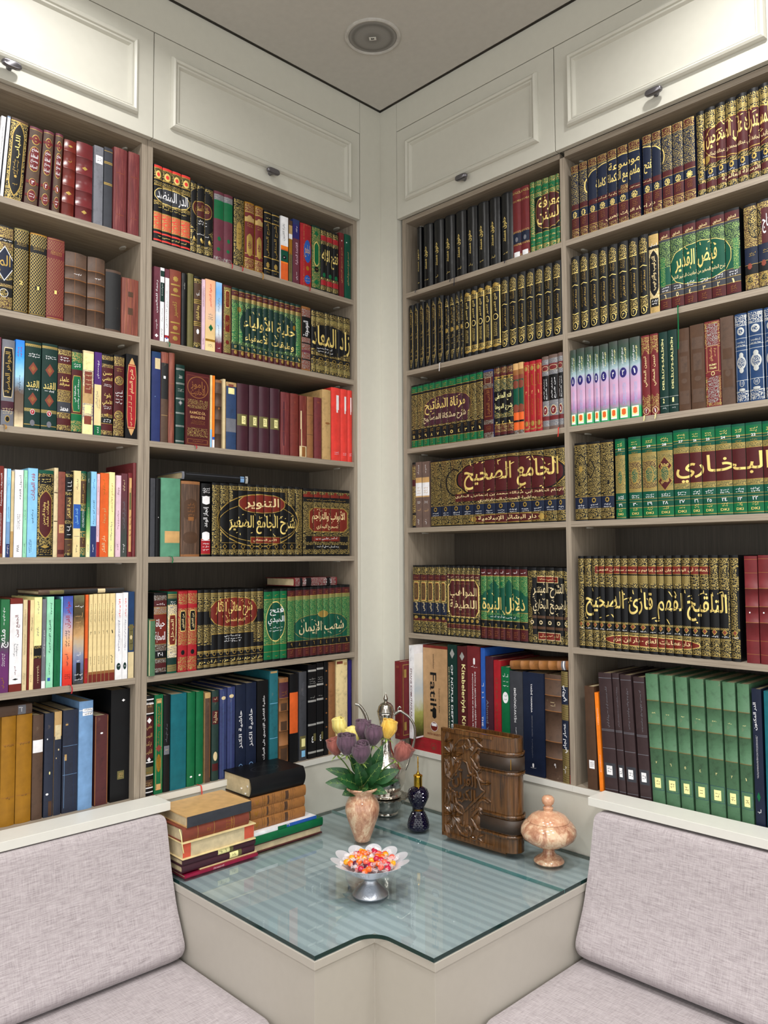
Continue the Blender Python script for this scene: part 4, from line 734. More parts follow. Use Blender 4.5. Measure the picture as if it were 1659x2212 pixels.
S('shuab_set', 'green volumes with pale gilt script', 'k3.5 m8 g.6 Je5 Ue30 D26 g.5 k9 g.6 m12 k2', [('X', .5, .915, .4, .05, 'T', 2), ('N', down(9, 1), .5, .20, .2, .05, 'g'), ('X', .5, .085, .4, .08, 'T', 3)], 1.6, 1, [('C', .52, .43, .86, .36, 'g'), ('C', .52, .43, .85, .35, 'D'), ('R', .05, .45, .1, .4, 'Ue'), ('R', .97, .45, .06, .4, 'Ue'), ('E', .55, .60, .16, .1, 'g'), ('T', 'شعب الإيمان', .53, .405, .72, .19, 'C'), ('Y', .53, .42, .72, .22, 'C', 9)])
S('brown_ornate', 'ornate brown and white banded book', 'K3 w1.2 K3 w1.2 B8 w1 K2 m40 K3 w1 K4 v7 w1 K4 B7 w1 K3 w1 K3', [('X', .5, .93, .8, .02, 'w', 1), ('X', .5, .9, .5, .04, 't', 2), ('D', .5, .75, .5, .06, 'w'), ('T', 'مغني', .5, .68, .6, .05, 't'), ('T', 'اللبيب', .5, .60, .7, .05, 't'), ('T', 'عن كتب', .5, .52, .6, .06, 't'), ('T', 'الأعاريب', .5, .44, .7, .06, 't'), ('D', .5, .36, .4, .05, 'w'), ('X', .5, .22, .7, .05, 'f', 2), ('X', .5, .12, .7, .04, 't', 2)], 2)
S('green_gilt_strip', 'green book with gilt upright strip', 'e100', [('R', .5, .5, .66, .92, 'H'), ('R', .5, .5, .58, .90, 'e'), ('R', .5, .93, .5, .03, 'H'), ('T', 'صحيح وضعيف', .5, .78, .4, .2, 'f', 1), ('E', .5, .69, .4, .03, 'u'), ('X', .5, .56, .3, .14, 'f', 1, 1), ('D', .5, .46, .7, .08, 'u'), ('E', .5, .31, .5, .18, 'f'), ('X', .5, .31, .3, .14, 'e', 2, 1), ('R', .5, .07, .5, .06, 'H')], .5)
S('black_label', 'narrow black book with grey shelf label', 'k100', [('P', .5, .43, .85, .09, 'y'), ('X', .5, .43, .5, .04, 'C', 1), ('X', .5, .6, .4, .2, 'y', 1, 1)], 1)
S('teal_plain_thick', 'broad plain teal book', 'q100', [], 1)
S('emerald_two', 'plain emerald books', 'e100', [('E', .5, .1, .3, .02, 'w')], 2, lab=[0, 1])
S('brown_worn_thin', 'worn thin brown book', 'Wt6 WB94', [('R', .9, .5, .1, .9, 'T')], 1)
S('marbled_green', 'dark green marbled book with red lettered blocks', 'Wd100', [('R', .5, .9, .9, .06, 'm'), ('R', .5, .70, .9, .15, 'm'), ('T', 'بخارية', .5, .70, .6, .12, 'C', 1), ('R', .5, .15, .9, .08, 'm'), ('E', .5, .27, .6, .1, 'C'), ('X', .5, .9, .6, .04, 'C', 1)], 2)
S('denim_two', 'scuffed denim-blue books', 'WV100', [('R', .45, .5, .02, .95, 'a'), ('E', .5, .9, .6, .04, 'C')], 2, lab=[0, 1])
S('navy_hashiya', 'navy books with white upright lettering', 'n100', [('T', 'حاشية الكنز', .5, .50, .42, .42, 'w', 1), ('E', .5, .075, .45, .09, 'a'), ('E', .5, .075, .38, .075, 'n'), ('N', ['١', '٢'], .5, .075, .1, .04, 'w')], 1, lab=[0, 1])
S('black_whitetext', 'black book with long white upright line', 'k100', [('T', 'حاشية الفاضل الإزميري على المرآت', .62, .47, .3, .72, 'w', 1)], .5)
S('petrol_old', 'petrol-blue book with cracked seams', 'Wq100', [('R', .5, .66, .95, .004, 'l'), ('R', .5, .3, .95, .004, 'l'), ('Q', .5, .985, .8, .02, 't')], 1)
S('brown_old_gilt', 'old brown leather book with gilt compartments', 'WT5 A18 *T.8 WT14 *T.8 WT22 *T.8 WT16 *T.8 WT22', [('X', .5, .82, .5, .06, 'f', 2), ('R', .5, .66, .7, .1, 'B'), ('R', .5, .12, .7, .14, 'B'), ('R', .5, .44, .7, .12, 'B')], 3)
S('black_orange', 'black book with tall orange panel', 'k21 o46 k33', [], 1.5)
S('slate_stickers', 'slate grey book with yellow and blue stickers', 'Wx100', [('X', .5, .8, .3, .16, 'y', 2, 1), ('Q', .5, .2, .8, .15, 'v'), ('P', .55, .2, .5, .09, 'z'), ('P', .55, .075, .5, .07, 'l')], 2)
S('black_barred', 'black books with silver bars', 'k5 s2 k14 s2 k13 s2 k22 s2 k26 s2 k5', [('X', .5, .82, .8, .07, 's', 3), ('X', .5, .65, .6, .03, 's', 1), ('T', '٤', .55, .2, .25, .07, 'w'), ('P', .8, .22, .3, .08, 'v')], 1, lab=[0, 1])
S('brown_dark_ornate', 'narrow dark book with brass ornaments', 'k100', [('D', .5, .9, .5, .02, 'T'), ('D', .5, .75, .5, .02, 'T'), ('D', .5, .6, .5, .02, 'T'), ('D', .5, .45, .5, .02, 'T'), ('D', .5, .3, .5, .02, 'T')], 1)
S('brown_smooth', 'smooth brown leather book', 'WT100', [], 3)
S('cream_worn', 'broad cream book with torn edges', 'Wc100', [('Q', .3, .97, .5, .03, 'u'), ('Q', .8, .95, .3, .03, 't')], 2)
S('indigo_tall', 'tall indigo book beside the corner upright', 'I100', [('R', .9, .5, .15, .8, 'k'), ('X', .9, .6, .08, .3, 'C', 1, 1)], 1)
# -- bay right of the corner
S('black_tick', 'plain glossy black volumes', 'K2 Fk98', [('T', 'حقوق مسند', .40, .47, .40, .36, 'bg', 1), ('X', .42, .12, .40, .05, 'bg', 1)], 5, 1)
S('maroon_navy_two', 'maroon books with a navy band', 'M4 OM4 M9 OM3 M44 OM3 n16 OM3 M13 OM3 M2', [('X', .5, .89, .4, .05, 'T', 2), ('T', 'السنن', .5, .55, .3, .2, 'h', 1), ('E', .5, .26, .34, .07, 'y'), ('P', .5, .045, .7, .07, 'w')], 3, lab=[0, 1])
S('green_gold_five', 'green-and-gold volumes with yellow script', 'Oe8 e9 g.7 Oe6 k52 g.7 e6 Oe2 e9 g.7 Oe7', [('S', .5, .2, .44, .05, 'e'), ('X', .5, .86, .6, .04, 'g', 1), ('X', .5, .11, .6, .04, 'g', 1)], 2.5, 1, [('R', .09, .5, .18, .56, 'Oe'), ('C', .66, .53, .9, .52, 'g'), ('C', .66, .53, .86, .5, 'm'), ('T', 'معرفة', .68, .64, .72, .2, 'bg'), ('T', 'السنن', .66, .46, .78, .2, 'bg')])
S('black_slimgold', 'slim black volumes with narrow gold frames', 'k100', [('A', .52, .5, .7, .94, 'Ok'), ('R', .52, .52, .62, .74, 'g'), ('R', .52, .52, .54, .73, 'k'), ('T', 'الإتحاف', .55, .76, .34, .2, 'g', 1), ('X', .55, .5, .3, .12, 'g', 2), ('X', .55, .24, .3, .14, 'g', 2)], 3.5, 1)
S('black_coin', 'slim black volumes with a gold coin', 'k100', [('A', .5, .5, .8, .93, 'Ok'), ('R', .5, .5, .62, .66, 'k'), ('T', 'ذخيرة', .5, .68, .4, .24, 'g', 1), ('E', .5, .47, .56, .07, 'g'), ('X', .5, .3, .34, .16, 'g', 2), ('R', .5, .84, .7, .006, 'bg')], 3.5, 1)
S('black_goldframe', 'black volumes with bright gold frames', 'k9 g1.5 Ok6 g1 k66 g1 Ok6 g1.5 k7', [('R', .06, .5, .06, .8, 'bg'), ('R', .94, .5, .06, .8, 'bg'), ('D', .5, .925, .9, .05, 'g'), ('D', .5, .075, .9, .05, 'g'), ('T', 'فتح القدير', .5, .67, .4, .26, 'bg', 1), ('E', .5, .47, .6, .09, 'bg'), ('E', .5, .47, .48, .07, 'k'), ('X', .5, .3, .4, .2, 'bg', 3, 1)], 4, 1)
QB = [('A', .5, .865, .72, .2, 'Ok'), ('R', .5, .83, .72, .09, 'Ok'), ('R', .5, .78, .76, .008, 'bg'), ('X', .35, .71, .2, .11, 'g', 1, 1), ('X', .62, .71, .22, .11, 'g', 2, 1), ('D', .5, .61, .8, .035, 'bg'), ('D', .5, .60, .8, .035, 'k'), ('T', 'تحفة الأبرار', .62, .43, .26, .26, 'g', 1), ('X', .32, .43, .16, .3, 'g', 1, 1), ('D', .5, .24, .84, .035, 'bg'), ('D', .5, .25, .84, .035, 'k'), ('R', .5, .155, .76, .13, 'Ok'), ('E', .5, .075, .6, .10, 'bg'), ('E', .5, .075, .5, .085, 'k'), ('R', .11, .5, .03, .8, 'v'), ('R', .89, .5, .03, .8, 'v')]
S('qubbe_set', 'black volumes topped by gold pointed domes', 'k100', QB + [('N', down(15, 9), .5, .075, .26, .04, 'bg')], 3.5, 1)
S('qubbe_set2', 'black volumes topped by gold pointed domes', 'k100', QB + [('N', down(8, 1), .5, .075, .2, .045, 'bg')], 3.5, 1)
S('mirqat_set', 'gold-and-black volumes with green bands', 'k3 e11 g.8 k4 g.8 Ok62 k19 g.8 e12 g.5 k1', [('X', .5, .915, .6, .05, 'g', 2), ('X', .5, .25, .5, .05, 'g', 2), ('N', down(11, 1), .5, .175, .34, .05, 'bg'), ('X', .5, .075, .4, .08, 'g', 3)], 1.6, 1, [('E', .13, .68, .08, .22, 'g'), ('E', .13, .68, .07, .2, 'Ok'), ('E', .82, .70, .08, .24, 'g'), ('E', .82, .70, .07, .22, 'Ok'), ('C', .52, .56, .66, .42, 'g'), ('C', .52, .56, .645, .405, 'A'), ('R', .5, .42, .60, .2, 'A'), ('T', 'مرقاة المفاتيح', .49, .595, .56, .22, 'bg'), ('Y', .49, .6, .54, .25, 'bg', 9), ('T', 'شرح مشكاة المصابيح', .48, .42, .60, .13, 'C')])
S('brown_frame', 'brown book with silver-tooled upright panel', 'V3 QB8 m10 QB6 m46 QB6 m12 QB8', [('R', .5, .52, .7, .42, 'T'), ('R', .5, .52, .64, .40, 'm'), ('T', 'الأدب المفرد', .5, .52, .5, .36, 'T', 1), ('R', .5, .84, .64, .09, 'C'), ('R', .5, .84, .58, .08, 'm'), ('X', .5, .84, .4, .05, 'T', 2), ('X', .5, .14, .5, .07, 'T', 3)], 2)
S('fath_three', 'black volumes with white script', 'k2 Om8 m4 g1 k2 g1 Od16 K24 Od12 k1 k7 g1 Om10 m4 k2', [('N', ['٣', '٢', '١'], .5, .19, .3, .05, 'bg'), ('E', .5, .84, .4, .04, 'g')], 2, 1, [('C', .5, .49, .98, .34, 'K'), ('T', 'فتح المغطى', .5, .56, .84, .12, 'z'), ('T', 'شرح الموطأ', .5, .42, .92, .12, 'z')])
S('green_rust_two', 'tan, green and rust banded books', 'H10 T8 u7 D40 u6 K4 o12 k3 o12 QB6', [('A', .5, .70, .9, .12, 'u'), ('X', .5, .56, .3, .16, 'e', 2), ('A', .5, .36, .9, .12, 'u')], 2, lab=[0, 1])
S('red_gold_three', 'bright red volumes with gilt panels', 'r5 Or9 g.6 r18 g.6 r12 g.6 r36 g.6 Or10 r3', [('R', .5, .5, .82, .9, 'g'), ('R', .5, .5, .76, .89, 'r'), ('S', .5, .90, .6, .08, 'g'), ('T', 'مختصر', .5, .73, .5, .16, 'f', 1), ('N', ['٣', '٢', '١'], .5, .56, .2, .05, 'bg'), ('X', .5, .34, .3, .26, 'f', 1, 1), ('S', .5, .12, .6, .09, 'g')], 1.5, 1)
S('grey_maroon_three', 'grey-maroon volumes with black panels', 'L4 Qy6 M2 L6 Qy5 K30 Qy18 M5 Qy7 L4', [('C', .5, .83, .9, .07, 'C'), ('C', .5, .83, .84, .06, 'M'), ('T', 'مشارق الأنوار', .35, .55, .2, .28, 'w', 1), ('T', 'من شرح', .7, .55, .22, .28, 'w', 1), ('E', .5, .26, .7, .13, 'C'), ('E', .5, .26, .6, .11, 'M'), ('N', ['٣', '٢', '١'], .5, .26, .2, .05, 'w')], 2, 1)
S('brown_slim', 'slim brown book tooled in gold', 'K3 B3 OB20 m10 OB40 k3 OB16 K3', [], 2)
S('mauve_photo_two', 'mauve-brown books with a pale picture block', 'L24 H8 w20 H2 L46', [('X', .5, .88, .3, .14, 'w', 1, 1), ('X', .5, .56, .6, .12, 'H', 3), ('X', .5, .38, .5, .04, 'w', 2), ('X', .5, .26, .6, .1, 'H', 1), ('X', .5, .08, .3, .08, 'w', 1, 1)], .5, lab=[0, 1])
JD = [('S', .5, .255, .36, .075, 'g'), ('S', .5, .255, .2, .04, 'k'), ('X', .5, .195, .6, .025, 'w', 1), ('X', .5, .165, .6, .02, 'w', 1)]
S('jami_set', 'gold-and-maroon huge-lettered volumes', 'k3 g.5 Ok10 Ok56 g.6 n15 g.6 Ok12 g.5 k2', JD, 1.6, 1, [('E', .20, .64, .14, .4, 'k'), ('E', .20, .64, .12, .36, 'Ok'), ('D', .26, .47, .08, .1, 'g'), ('C', .61, .67, .80, .56, 'g'), ('C', .61, .67, .785, .545, 'k'), ('C', .61, .67, .76, .52, 'm'), ('R', .60, .405, .78, .11, 'm'), ('R', .60, .465, .7, .01, 'k'), ('T', 'الجامع الصحيح', .62, .69, .68, .36, 'bg'), ('Y', .62, .69, .68, .40, 'bg', 18), ('T', 'للإمام الحافظ أبي عبدالله محمد بن إسماعيل البخاري', .60, .425, .78, .062, 'c'), ('T', 'بحاشية المحدث السهارنفوري', .60, .345, .42, .06, 'c'), ('C', .60, .085, .56, .125, 'g'), ('C', .60, .085, .55, .11, 'm'), ('T', 'دار البشائر الإسلامية', .60, .085, .42, .08, 'c'), ('D', .355, .085, .05, .1, 'g'), ('D', .845, .085, .05, .1, 'g')])
S('gold_navy_five', 'gold volumes with upright ovals', 'k2.5 Ok11 m8 g.6 Ok30 g.6 n17 g.6 k5 m4 g.6 Ok16 k2', [('O', .5, .62, .72, .28, 'bg'), ('O', .5, .62, .64, .26, 'T'), ('O', .5, .62, .54, .23, 'B'), ('X', .5, .62, .34, .2, 'g', 3, 1), ('T', 'فيض', .55, .40, .4, .13, 'C', 1), ('E', .5, .24, .5, .045, 'g'), ('X', .5, .82, .6, .03, 'T', 1)], 2, 1)
S('mawahib_set', 'slim gold volumes sharing a maroon octagon', 'k3 Ok9 m6 Ok56 k8 g.6 m6 Ok10 k2', [('E', .5, .235, .6, .05, 'g'), ('X', .5, .84, .6, .03, 'C', 1), ('X', .5, .165, .7, .05, 'T', 2)], 1.8, 1, [('O', .51, .54, .92, .52, 'bg'), ('O', .51, .54, .88, .5, 'm'), ('T', 'المواهب', .5, .62, .82, .15, 'c'), ('T', 'اللطيفة', .5, .45, .82, .15, 'c'), ('X', .5, .75, .4, .03, 'T', 1), ('X', .5, .33, .5, .03, 'T', 1)])
S('dalail_set', 'green volumes numbered 7 to 1', 'k3 m9 g1 Ue26 D22 g.8 Ue11 g.8 k9 g.8 m15 k2', [('X', .5, .915, .6, .05, 'w', 1), ('N', down(7, 1), .5, .20, .28, .055, 'g'), ('X', .5, .09, .5, .09, 'T', 3)], 1.8, 1, [('C', .5, .54, .96, .36, 'D'), ('D', .30, .74, .2, .18, 'D'), ('D', .62, .74, .2, .18, 'D'), ('E', .46, .77, .07, .05, 'e'), ('T', 'دلائل النبوة', .5, .48, .90, .23, 'bg'), ('Y', .5, .5, .85, .26, 'bg', 8), ('C', .5, .315, .66, .075, 'D'), ('X', .5, .315, .56, .05, 'w', 1)])
S('sharh_set', 'black volumes framed with gold', 'k4 Ok9 k74 k1 Ok10 k2', [('S', .5, .285, .46, .06, 'C'), ('S', .5, .285, .24, .03, 'k')], 1.8, 1, [('R', .06, .5, .12, .9, 'Ok'), ('R', .96, .5, .08, .9, 'Ok'), ('C', .52, .60, .90, .56, 'k'), ('R', .5, .845, .54, .085, 'c'), ('R', .5, .845, .52, .07, 'h'), ('X', .5, .845, .44, .05, 'c', 1), ('T', 'الشرح الميسر', .52, .70, .76, .19, 'C'), ('Y', .52, .70, .76, .2, 'C', 12), ('T', 'لصحيح البخاري', .54, .49, .80, .19, 'C'), ('Y', .54, .49, .8, .2, 'C', 12), ('R', .55, .355, .86, .035, 'B'), ('R', .55, .215, .86, .035, 'B'), ('R', .53, .11, .56, .10, 'C'), ('R', .53, .11, .54, .085, 'h'), ('X', .53, .11, .46, .06, 'c', 1)])
S('red_gilt_cover', 'dark red book with gilt-framed cover pulled forward', 'M100', [('R', .5, .5, .9, .97, 'r'), ('R', .5, .5, .84, .965, 'M'), ('X', .35, .6, .1, .6, 'u', 1, 1), ('R', .5, .93, .5, .03, 'u'), ('R', .5, .06, .5, .03, 'u')], .5, side='M')
S('white_komutan', 'white book with pink upright title, pulled forward', 'w100', [('T', 'EFSANE KOMUTANLAR', .45, .49, .4, .52, 'P', -1), ('X', .4, .9, .2, .14, 'y', 1, -1), ('X', .4, .14, .2, .14, 'r', 1, -1)], .3, side='w')
S('kraft_box', 'kraft-brown cased book with a black brush script', 'h3 F97', [('T', 'Fatih', .42, .50, .26, .42, 'k', -1), ('T', 'İstanbul’un Kalbi', .67, .42, .06, .26, 'B', -1), ('T', 'www.fatih.bel.tr', .44, .83, .06, .16, 'B', -1), ('A', .46, .28, .16, .12, 'k'), ('E', .45, .135, .30, .10, 'w'), ('E', .45, .135, .28, .092, 'h'), ('R', .45, .155, .2, .03, 'w'), ('T', 'FATİH BELEDİYESİ', .5, .055, .66, .028, 'h')], .3)
S('green_nufus', 'dark green book with white upright lettering', 'd100', [('T', 'OF NÜFUS DEFTERİ (1834)', .46, .40, .34, .84, 'w', -1), ('T', 'OF-ÇAYKARA-HAYRAT-DERNEKPAZARI', .12, .40, .14, .8, 'C', -1), ('D', .5, .92, .5, .09, 's')], .3)
S('maroon_kitabi', 'maroon book with gold handwritten upright title', 'm100', [('T', 'Kitabeleriyle Kitabı Fatih', .58, .42, .5, .84, 'z', -1), ('D', .5, .91, .5, .08, 's')], .3)
S('maroon_sultan', 'wide maroon book with small white upright title', 'M100', [('A', .55, .87, .14, .06, 'w'), ('X', .55, .82, .5, .02, 'w', 1), ('T', 'SULTAN II. ABDÜLHAMİD ARŞİVİ İSTANBUL FOTOĞRAFLARI', .62, .40, .14, .76, 'w', -1), ('T', 'PHOTOGRAPHS OF ISTANBUL FROM THE ARCHIVES', .42, .40, .08, .72, 'w', -1)], .3)
S('blue_ottoman', 'slim bright blue book', 'b100', [('T', 'THE OTTOMAN', .3, .24, .4, .34, 'w', -1), ('X', .4, .62, .5, .14, 'w', 3)], .3)
S('black_yesevi', 'dark brown book with faint upright title', 'A100', [('T', 'Ahmed Yesevî', .2, .38, .3, .44, 'y', -1)], .3)
S('red_atlas', 'bright red book with brown upright title', 'r100', [('T', 'SİYER ATLASI', .45, .60, .34, .48, 'u', -1), ('T', 'Sami b. Abdullah', .4, .14, .22, .2, 'w', -1)], .3)
S('green_nubuvva', 'green book with white round seal', 'e100', [('X', .5, .86, .7, .14, 'w', 3), ('E', .5, .70, .7, .11, 'w'), ('X', .5, .70, .4, .07, 'e', 2)], .3)
S('slate_eminonu', 'dark slate book with white upright place name', 'x100', [('T', 'EMİNÖNÜ-FATİH', .42, .66, .2, .34, 'w', -1), ('X', .45, .3, .1, .3, 'w', 1, -1)], .3)
S('navy_yarimada', 'broad dark navy book with white upright title', 'n100', [('T', 'TARİHİ YARIMADA', .42, .75, .09, .28, 'w', -1), ('T', 'EMİNÖNÜ FATİH', .43, .48, .06, .2, 'y', -1), ('X', .42, .27, .06, .2, 'y', 1, -1), ('A', .45, .10, .08, .04, 'w'), ('X', .45, .075, .28, .012, 'w', 1)], .3)
S('brown_leather_bands', 'brown leather book with pale fillets', 'WB4 T.6 WB15 *T.7 WB14 *T.7 WB28 *T.7 WB15 *T.7 WB20', [('X', .5, .72, .3, .08, 'C', 2), ('T', '٩', .6, .14, .1, .04, 'w')], 4)
S('blue_stripes', 'blue and gold striped book with white script', 'Hk14 n16 Hk14 n26 Hk30', [('T', 'مرجعي', .5, .80, .7, .14, 'w', 1), ('T', 'عصار لجابي', .5, .40, .7, .26, 'w', 1), ('X', .5, .12, .6, .08, 'w', 1, 1)], 2)
S('dark_red_thin', 'thin dark red book by the upright', 'm92 r8', [], .5)
# -- far right bay
S('fath_mulhim', 'navy-and-maroon volumes numbered 12 to 1', 'n.6 g.6 Om9 g.6 On44 m7 g.5 n11 g.5 m15 g.6 Om10 g.6 n1', [('S', .5, .315, .6, .095, 'bg'), ('S', .5, .315, .46, .072, 'n'), ('N', [str(i) for i in range(12, 0, -1)], .5, .315, .3, .045, 'bg'), ('X', .5, .2, .5, .09, 'T', 4)], 1.4, 1, [('C', .45, .655, .66, .47, 'bg'), ('C', .45, .655, .64, .45, 'n'), ('R', .45, .56, .60, .26, 'n'), ('T', 'موسوعة', .46, .76, .26, .13, 'bg'), ('T', 'فتح الملهم مع التكملة كاملة', .45, .60, .46, .17, 'bg'), ('R', .45, .41, .6, .07, 'm'), ('X', .45, .41, .5, .045, 'c', 1), ('R', .46, .43, .06, .11, 'Om'), ('R', .5, .115, .44, .09, 'm'), ('T', 'دار إحياء التراث العربي', .5, .115, .4, .06, 'c')])
S('mustadrak_set', 'gold and maroon volumes crowding the photo edge', 'k4 Ok8 Jk4 Ok8 m42 Ok5 g.5 n11 g.5 Ok3 m7 Ok6 k2', [('S', .5, .255, .5, .08, 'g'), ('S', .5, .255, .26, .04, 'k'), ('X', .5, .2, .6, .02, 'w', 1)], 3, 1, [('R', .05, .55, .1, .8, 'Ok'), ('C', .6, .58, 1.0, .46, 'g'), ('C', .6, .58, .98, .44, 'm'), ('T', 'المستدرك على الصحيحين', .57, .64, .86, .25, 'bg'), ('Y', .57, .64, .86, .28, 'bg', 20), ('T', 'تأليف الحافظ أبي عبدالله محمد بن عبدالله الحاكم', .57, .45, .8, .08, 'c'), ('E', .14, .4, .1, .09, 'g'), ('T', 'الرسالة العالمية', .6, .12, .5, .055, 'c')])
S('white_black_script', 'pale gilt book with black upright script', 'k3 Ot14 k4 OC70 Ot9', [('X', .5, .83, .7, .05, 'w', 1), ('A', .5, .49, .88, .56, 'k'), ('T', 'الترغيب والترهيب', .5, .49, .5, .42, 'c', 1), ('R', .5, .13, .8, .1, 'k'), ('X', .5, .13, .6, .07, 'w', 2)], 2)
S('fayd_set', 'dark green volumes numbered 6 to 1', 'k3 m10 g.6 x3 Ud34 D23 g.5 x9 g.6 x7 g.6 m13 k2', [('T', 'المناوي', .5, .90, .6, .05, 'c'), ('X', .5, .255, .6, .06, 'w', 2), ('N', down(6, 1), .5, .165, .2, .055, 'c'), ('X', .5, .07, .4, .08, 'T', 3)], 1.6, 1, [('R', .05, .47, .06, .36, 'Ue'), ('R', .95, .47, .06, .36, 'Ue'), ('C', .52, .49, .76, .50, 'bg'), ('C', .52, .49, .745, .485, 'D'), ('T', 'فيض القدير', .47, .54, .52, .25, 'bg'), ('Y', .47, .56, .5, .27, 'bg', 7), ('T', 'شرح الجامع الصغير من أحاديث البشير النذير', .5, .37, .66, .075, 'c')])
S('taj_set', 'gold and navy volumes with a rosette panel', 'k3 OB50 n21 g.5 k12 g.5 OB17 k2', [('S', .4, .28, .4, .08, 'u'), ('E', .4, .12, .6, .1, 'g'), ('E', .4, .12, .5, .085, 'Ok'), ('X', .6, .41, .5, .05, 'g', 2)], 2, 1, [('E', .42, .76, .5, .34, 'k'), ('E', .42, .76, .46, .31, 'Ok'), ('R', .85, .7, .4, .4, 'm'), ('T', 'التاج', .86, .72, .34, .22, 'w')])
S('dome_photo', 'pastel picture volumes with blue number discs', ['20905c', '28a060', 'a878a8', 'c8a0c0', 'c098b8', 'b0a0c0', '98b0b8', '3c5c4c', '2c4438', '3a403c'], [('T', 'مرجع العلوم', .4, .80, .24, .2, 'w', 1), ('T', 'الإسلامية', .7, .80, .2, .18, 'z', 1), ('E', .45, .585, .66, .125, 'I'), ('N', down(8, 1), .45, .585, .22, .065, 'w'), ('X', .55, .32, .34, .28, 'l', 3, 1), ('R', .45, .085, .7, .13, 'w'), ('R', .45, .09, .6, .10, 'z'), ('A', .45, .095, .4, .08, 'o')], 1, 1)
S('maroon_script_two', 'maroon books with gold upright script', 'M2 OM22 M50 OM22 M4', [('A', .5, .52, .9, .6, 'M'), ('T', 'تبيين المعاني', .5, .55, .5, .38, 'c', 1), ('E', .5, .06, .7, .09, 'C'), ('E', .5, .06, .6, .075, 'M'), ('N', ['٢', '١'], .5, .06, .2, .05, 'w')], 1.5, lab=[0, 1])
S('green_salikin', 'dark green volumes with upright Latin title', 'd79 s.4 d10 s.4 d9', [('T', 'DELİLÜ’S-SÂLİKÎN', .42, .60, .30, .62, 'z', 1), ('N', ['2', '1'], .45, .155, .2, .055, 'z'), ('X', .5, .06, .4, .02, 'w', 1)], 1, 1)
S('brown_embossed', 'blind-tooled brown leather books', 'B100', [('R', .5, .56, .6, .20, 'WB'), ('R', .5, .78, .8, .14, 'WB'), ('E', .5, .36, .5, .06, 'WB'), ('R', .5, .16, .8, .16, 'WB')], 1, lab=[0, 1])
S('maroon_selamet', 'maroon book patterned with cream arabesques', 'M1.5 OM26 M2 g.5 M28 g.5 M5 g.5 OM32 M1.5', [('R', .5, .83, .74, .27, 'QM'), ('R', .5, .20, .74, .30, 'QM'), ('R', .5, .56, .78, .30, 'H'), ('R', .5, .56, .73, .29, 'M'), ('T', 'سلامت يوللري', .42, .61, .26, .16, 'H', 1), ('X', .68, .63, .16, .1, 'H', 1, 1), ('T', 'SELÂMET', .5, .49, .5, .025, 'z'), ('T', 'YOLLARI', .5, .45, .46, .025, 'z'), ('R', .5, .385, .73, .05, 'M'), ('E', .5, .385, .24, .045, 'z'), ('E', .5, .385, .18, .034, 'M')], 1)
S('brown_tooled', 'dark brown blind-tooled book beside blue volumes', 'WB100', [('R', .5, .58, .7, .12, 'B'), ('R', .5, .3, .7, .2, 'B'), ('E', .5, .36, .4, .08, 'WB')], 1)
S('blue_silver_muslim', 'blue volumes with silver medallions', 'N2 QN12 s.5 N14 s.5 N9 s.5 N4 s.5 N34 s.5 N12 s.5 QN11 N2', [('R', .06, .5, .03, .96, 's'), ('R', .94, .5, .03, .96, 's'), ('E', .5, .80, .6, .09, 's'), ('E', .5, .80, .4, .05, 'QN'), ('T', 'SAHÎH-İ', .5, .675, .66, .025, 's'), ('T', 'MÜSLİM', .5, .64, .66, .025, 's'), ('E', .5, .53, .36, .06, 's'), ('E', .5, .445, .74, .15, 's'), ('E', .5, .445, .56, .11, 'QN'), ('E', .5, .36, .36, .06, 's'), ('E', .5, .215, .42, .075, 's'), ('E', .5, .215, .36, .064, 'N'), ('N', ['11', '10', '9'], .5, .215, .2, .035, 's'), ('C', .5, .145, .5, .03, 's')], 2, 1)
S('jami_tail', 'gold arabesque volumes with a navy band', 'k3 g.5 Ok66 g.6 n15 g.6 Ok12 g.5 k2', JD, 1.6, 1, [('E', .17, .66, .30, .38, 'k'), ('E', .17, .66, .27, .35, 'Ok'), ('E', .17, .66, .10, .08, 'g'), ('D', .42, .66, .26, .26, 'k'), ('D', .42, .66, .22, .22, 'Ok'), ('R', .5, .47, .8, .05, 'k'), ('R', .5, .47, .7, .04, 'Ok')])
BU = 'D3 e10.5 g.8 D2.5 g.5 D5 g.6 '
S('bukhari_ornate', 'green gold-ornamented volumes numbered 31 to 28', BU + 'Jv4 Ov41 Jv4 g.6 D9 g.5 D3 g.5 D7 g.7 e11 g.7 D2', [('X', .5, .92, .5, .05, 'bg', 2), ('N', ['31', '30', '29', '28'], .5, .865, .28, .028, 'w'), ('X', .5, .795, .5, .05, 'g', 3), ('E', .5, .52, .6, .2, 'g'), ('E', .5, .52, .5, .17, 'OD'), ('X', .5, .265, .6, .05, 'w', 2), ('N', ['٣١', '٣٠', '٢٩', '٢٨'], .5, .175, .34, .04, 'w'), ('X', .5, .115, .4, .045, 'bg', 2), ('T', 'DKI', .5, .062, .52, .028, 'bg')], 1.5, 1, [('R', .5, .525, .52, .34, 'g'), ('R', .5, .525, .50, .325, 'OB'), ('E', .64, .525, .2, .2, 'OD'), ('D', .865, .61, .25, .24, 'g'), ('D', .865, .61, .22, .21, 'm'), ('D', .865, .43, .25, .24, 'g'), ('D', .865, .43, .22, .21, 'm'), ('T', 'صحيح', .865, .61, .13, .07, 'bg'), ('T', 'البخاري', .865, .43, .13, .07, 'bg')])
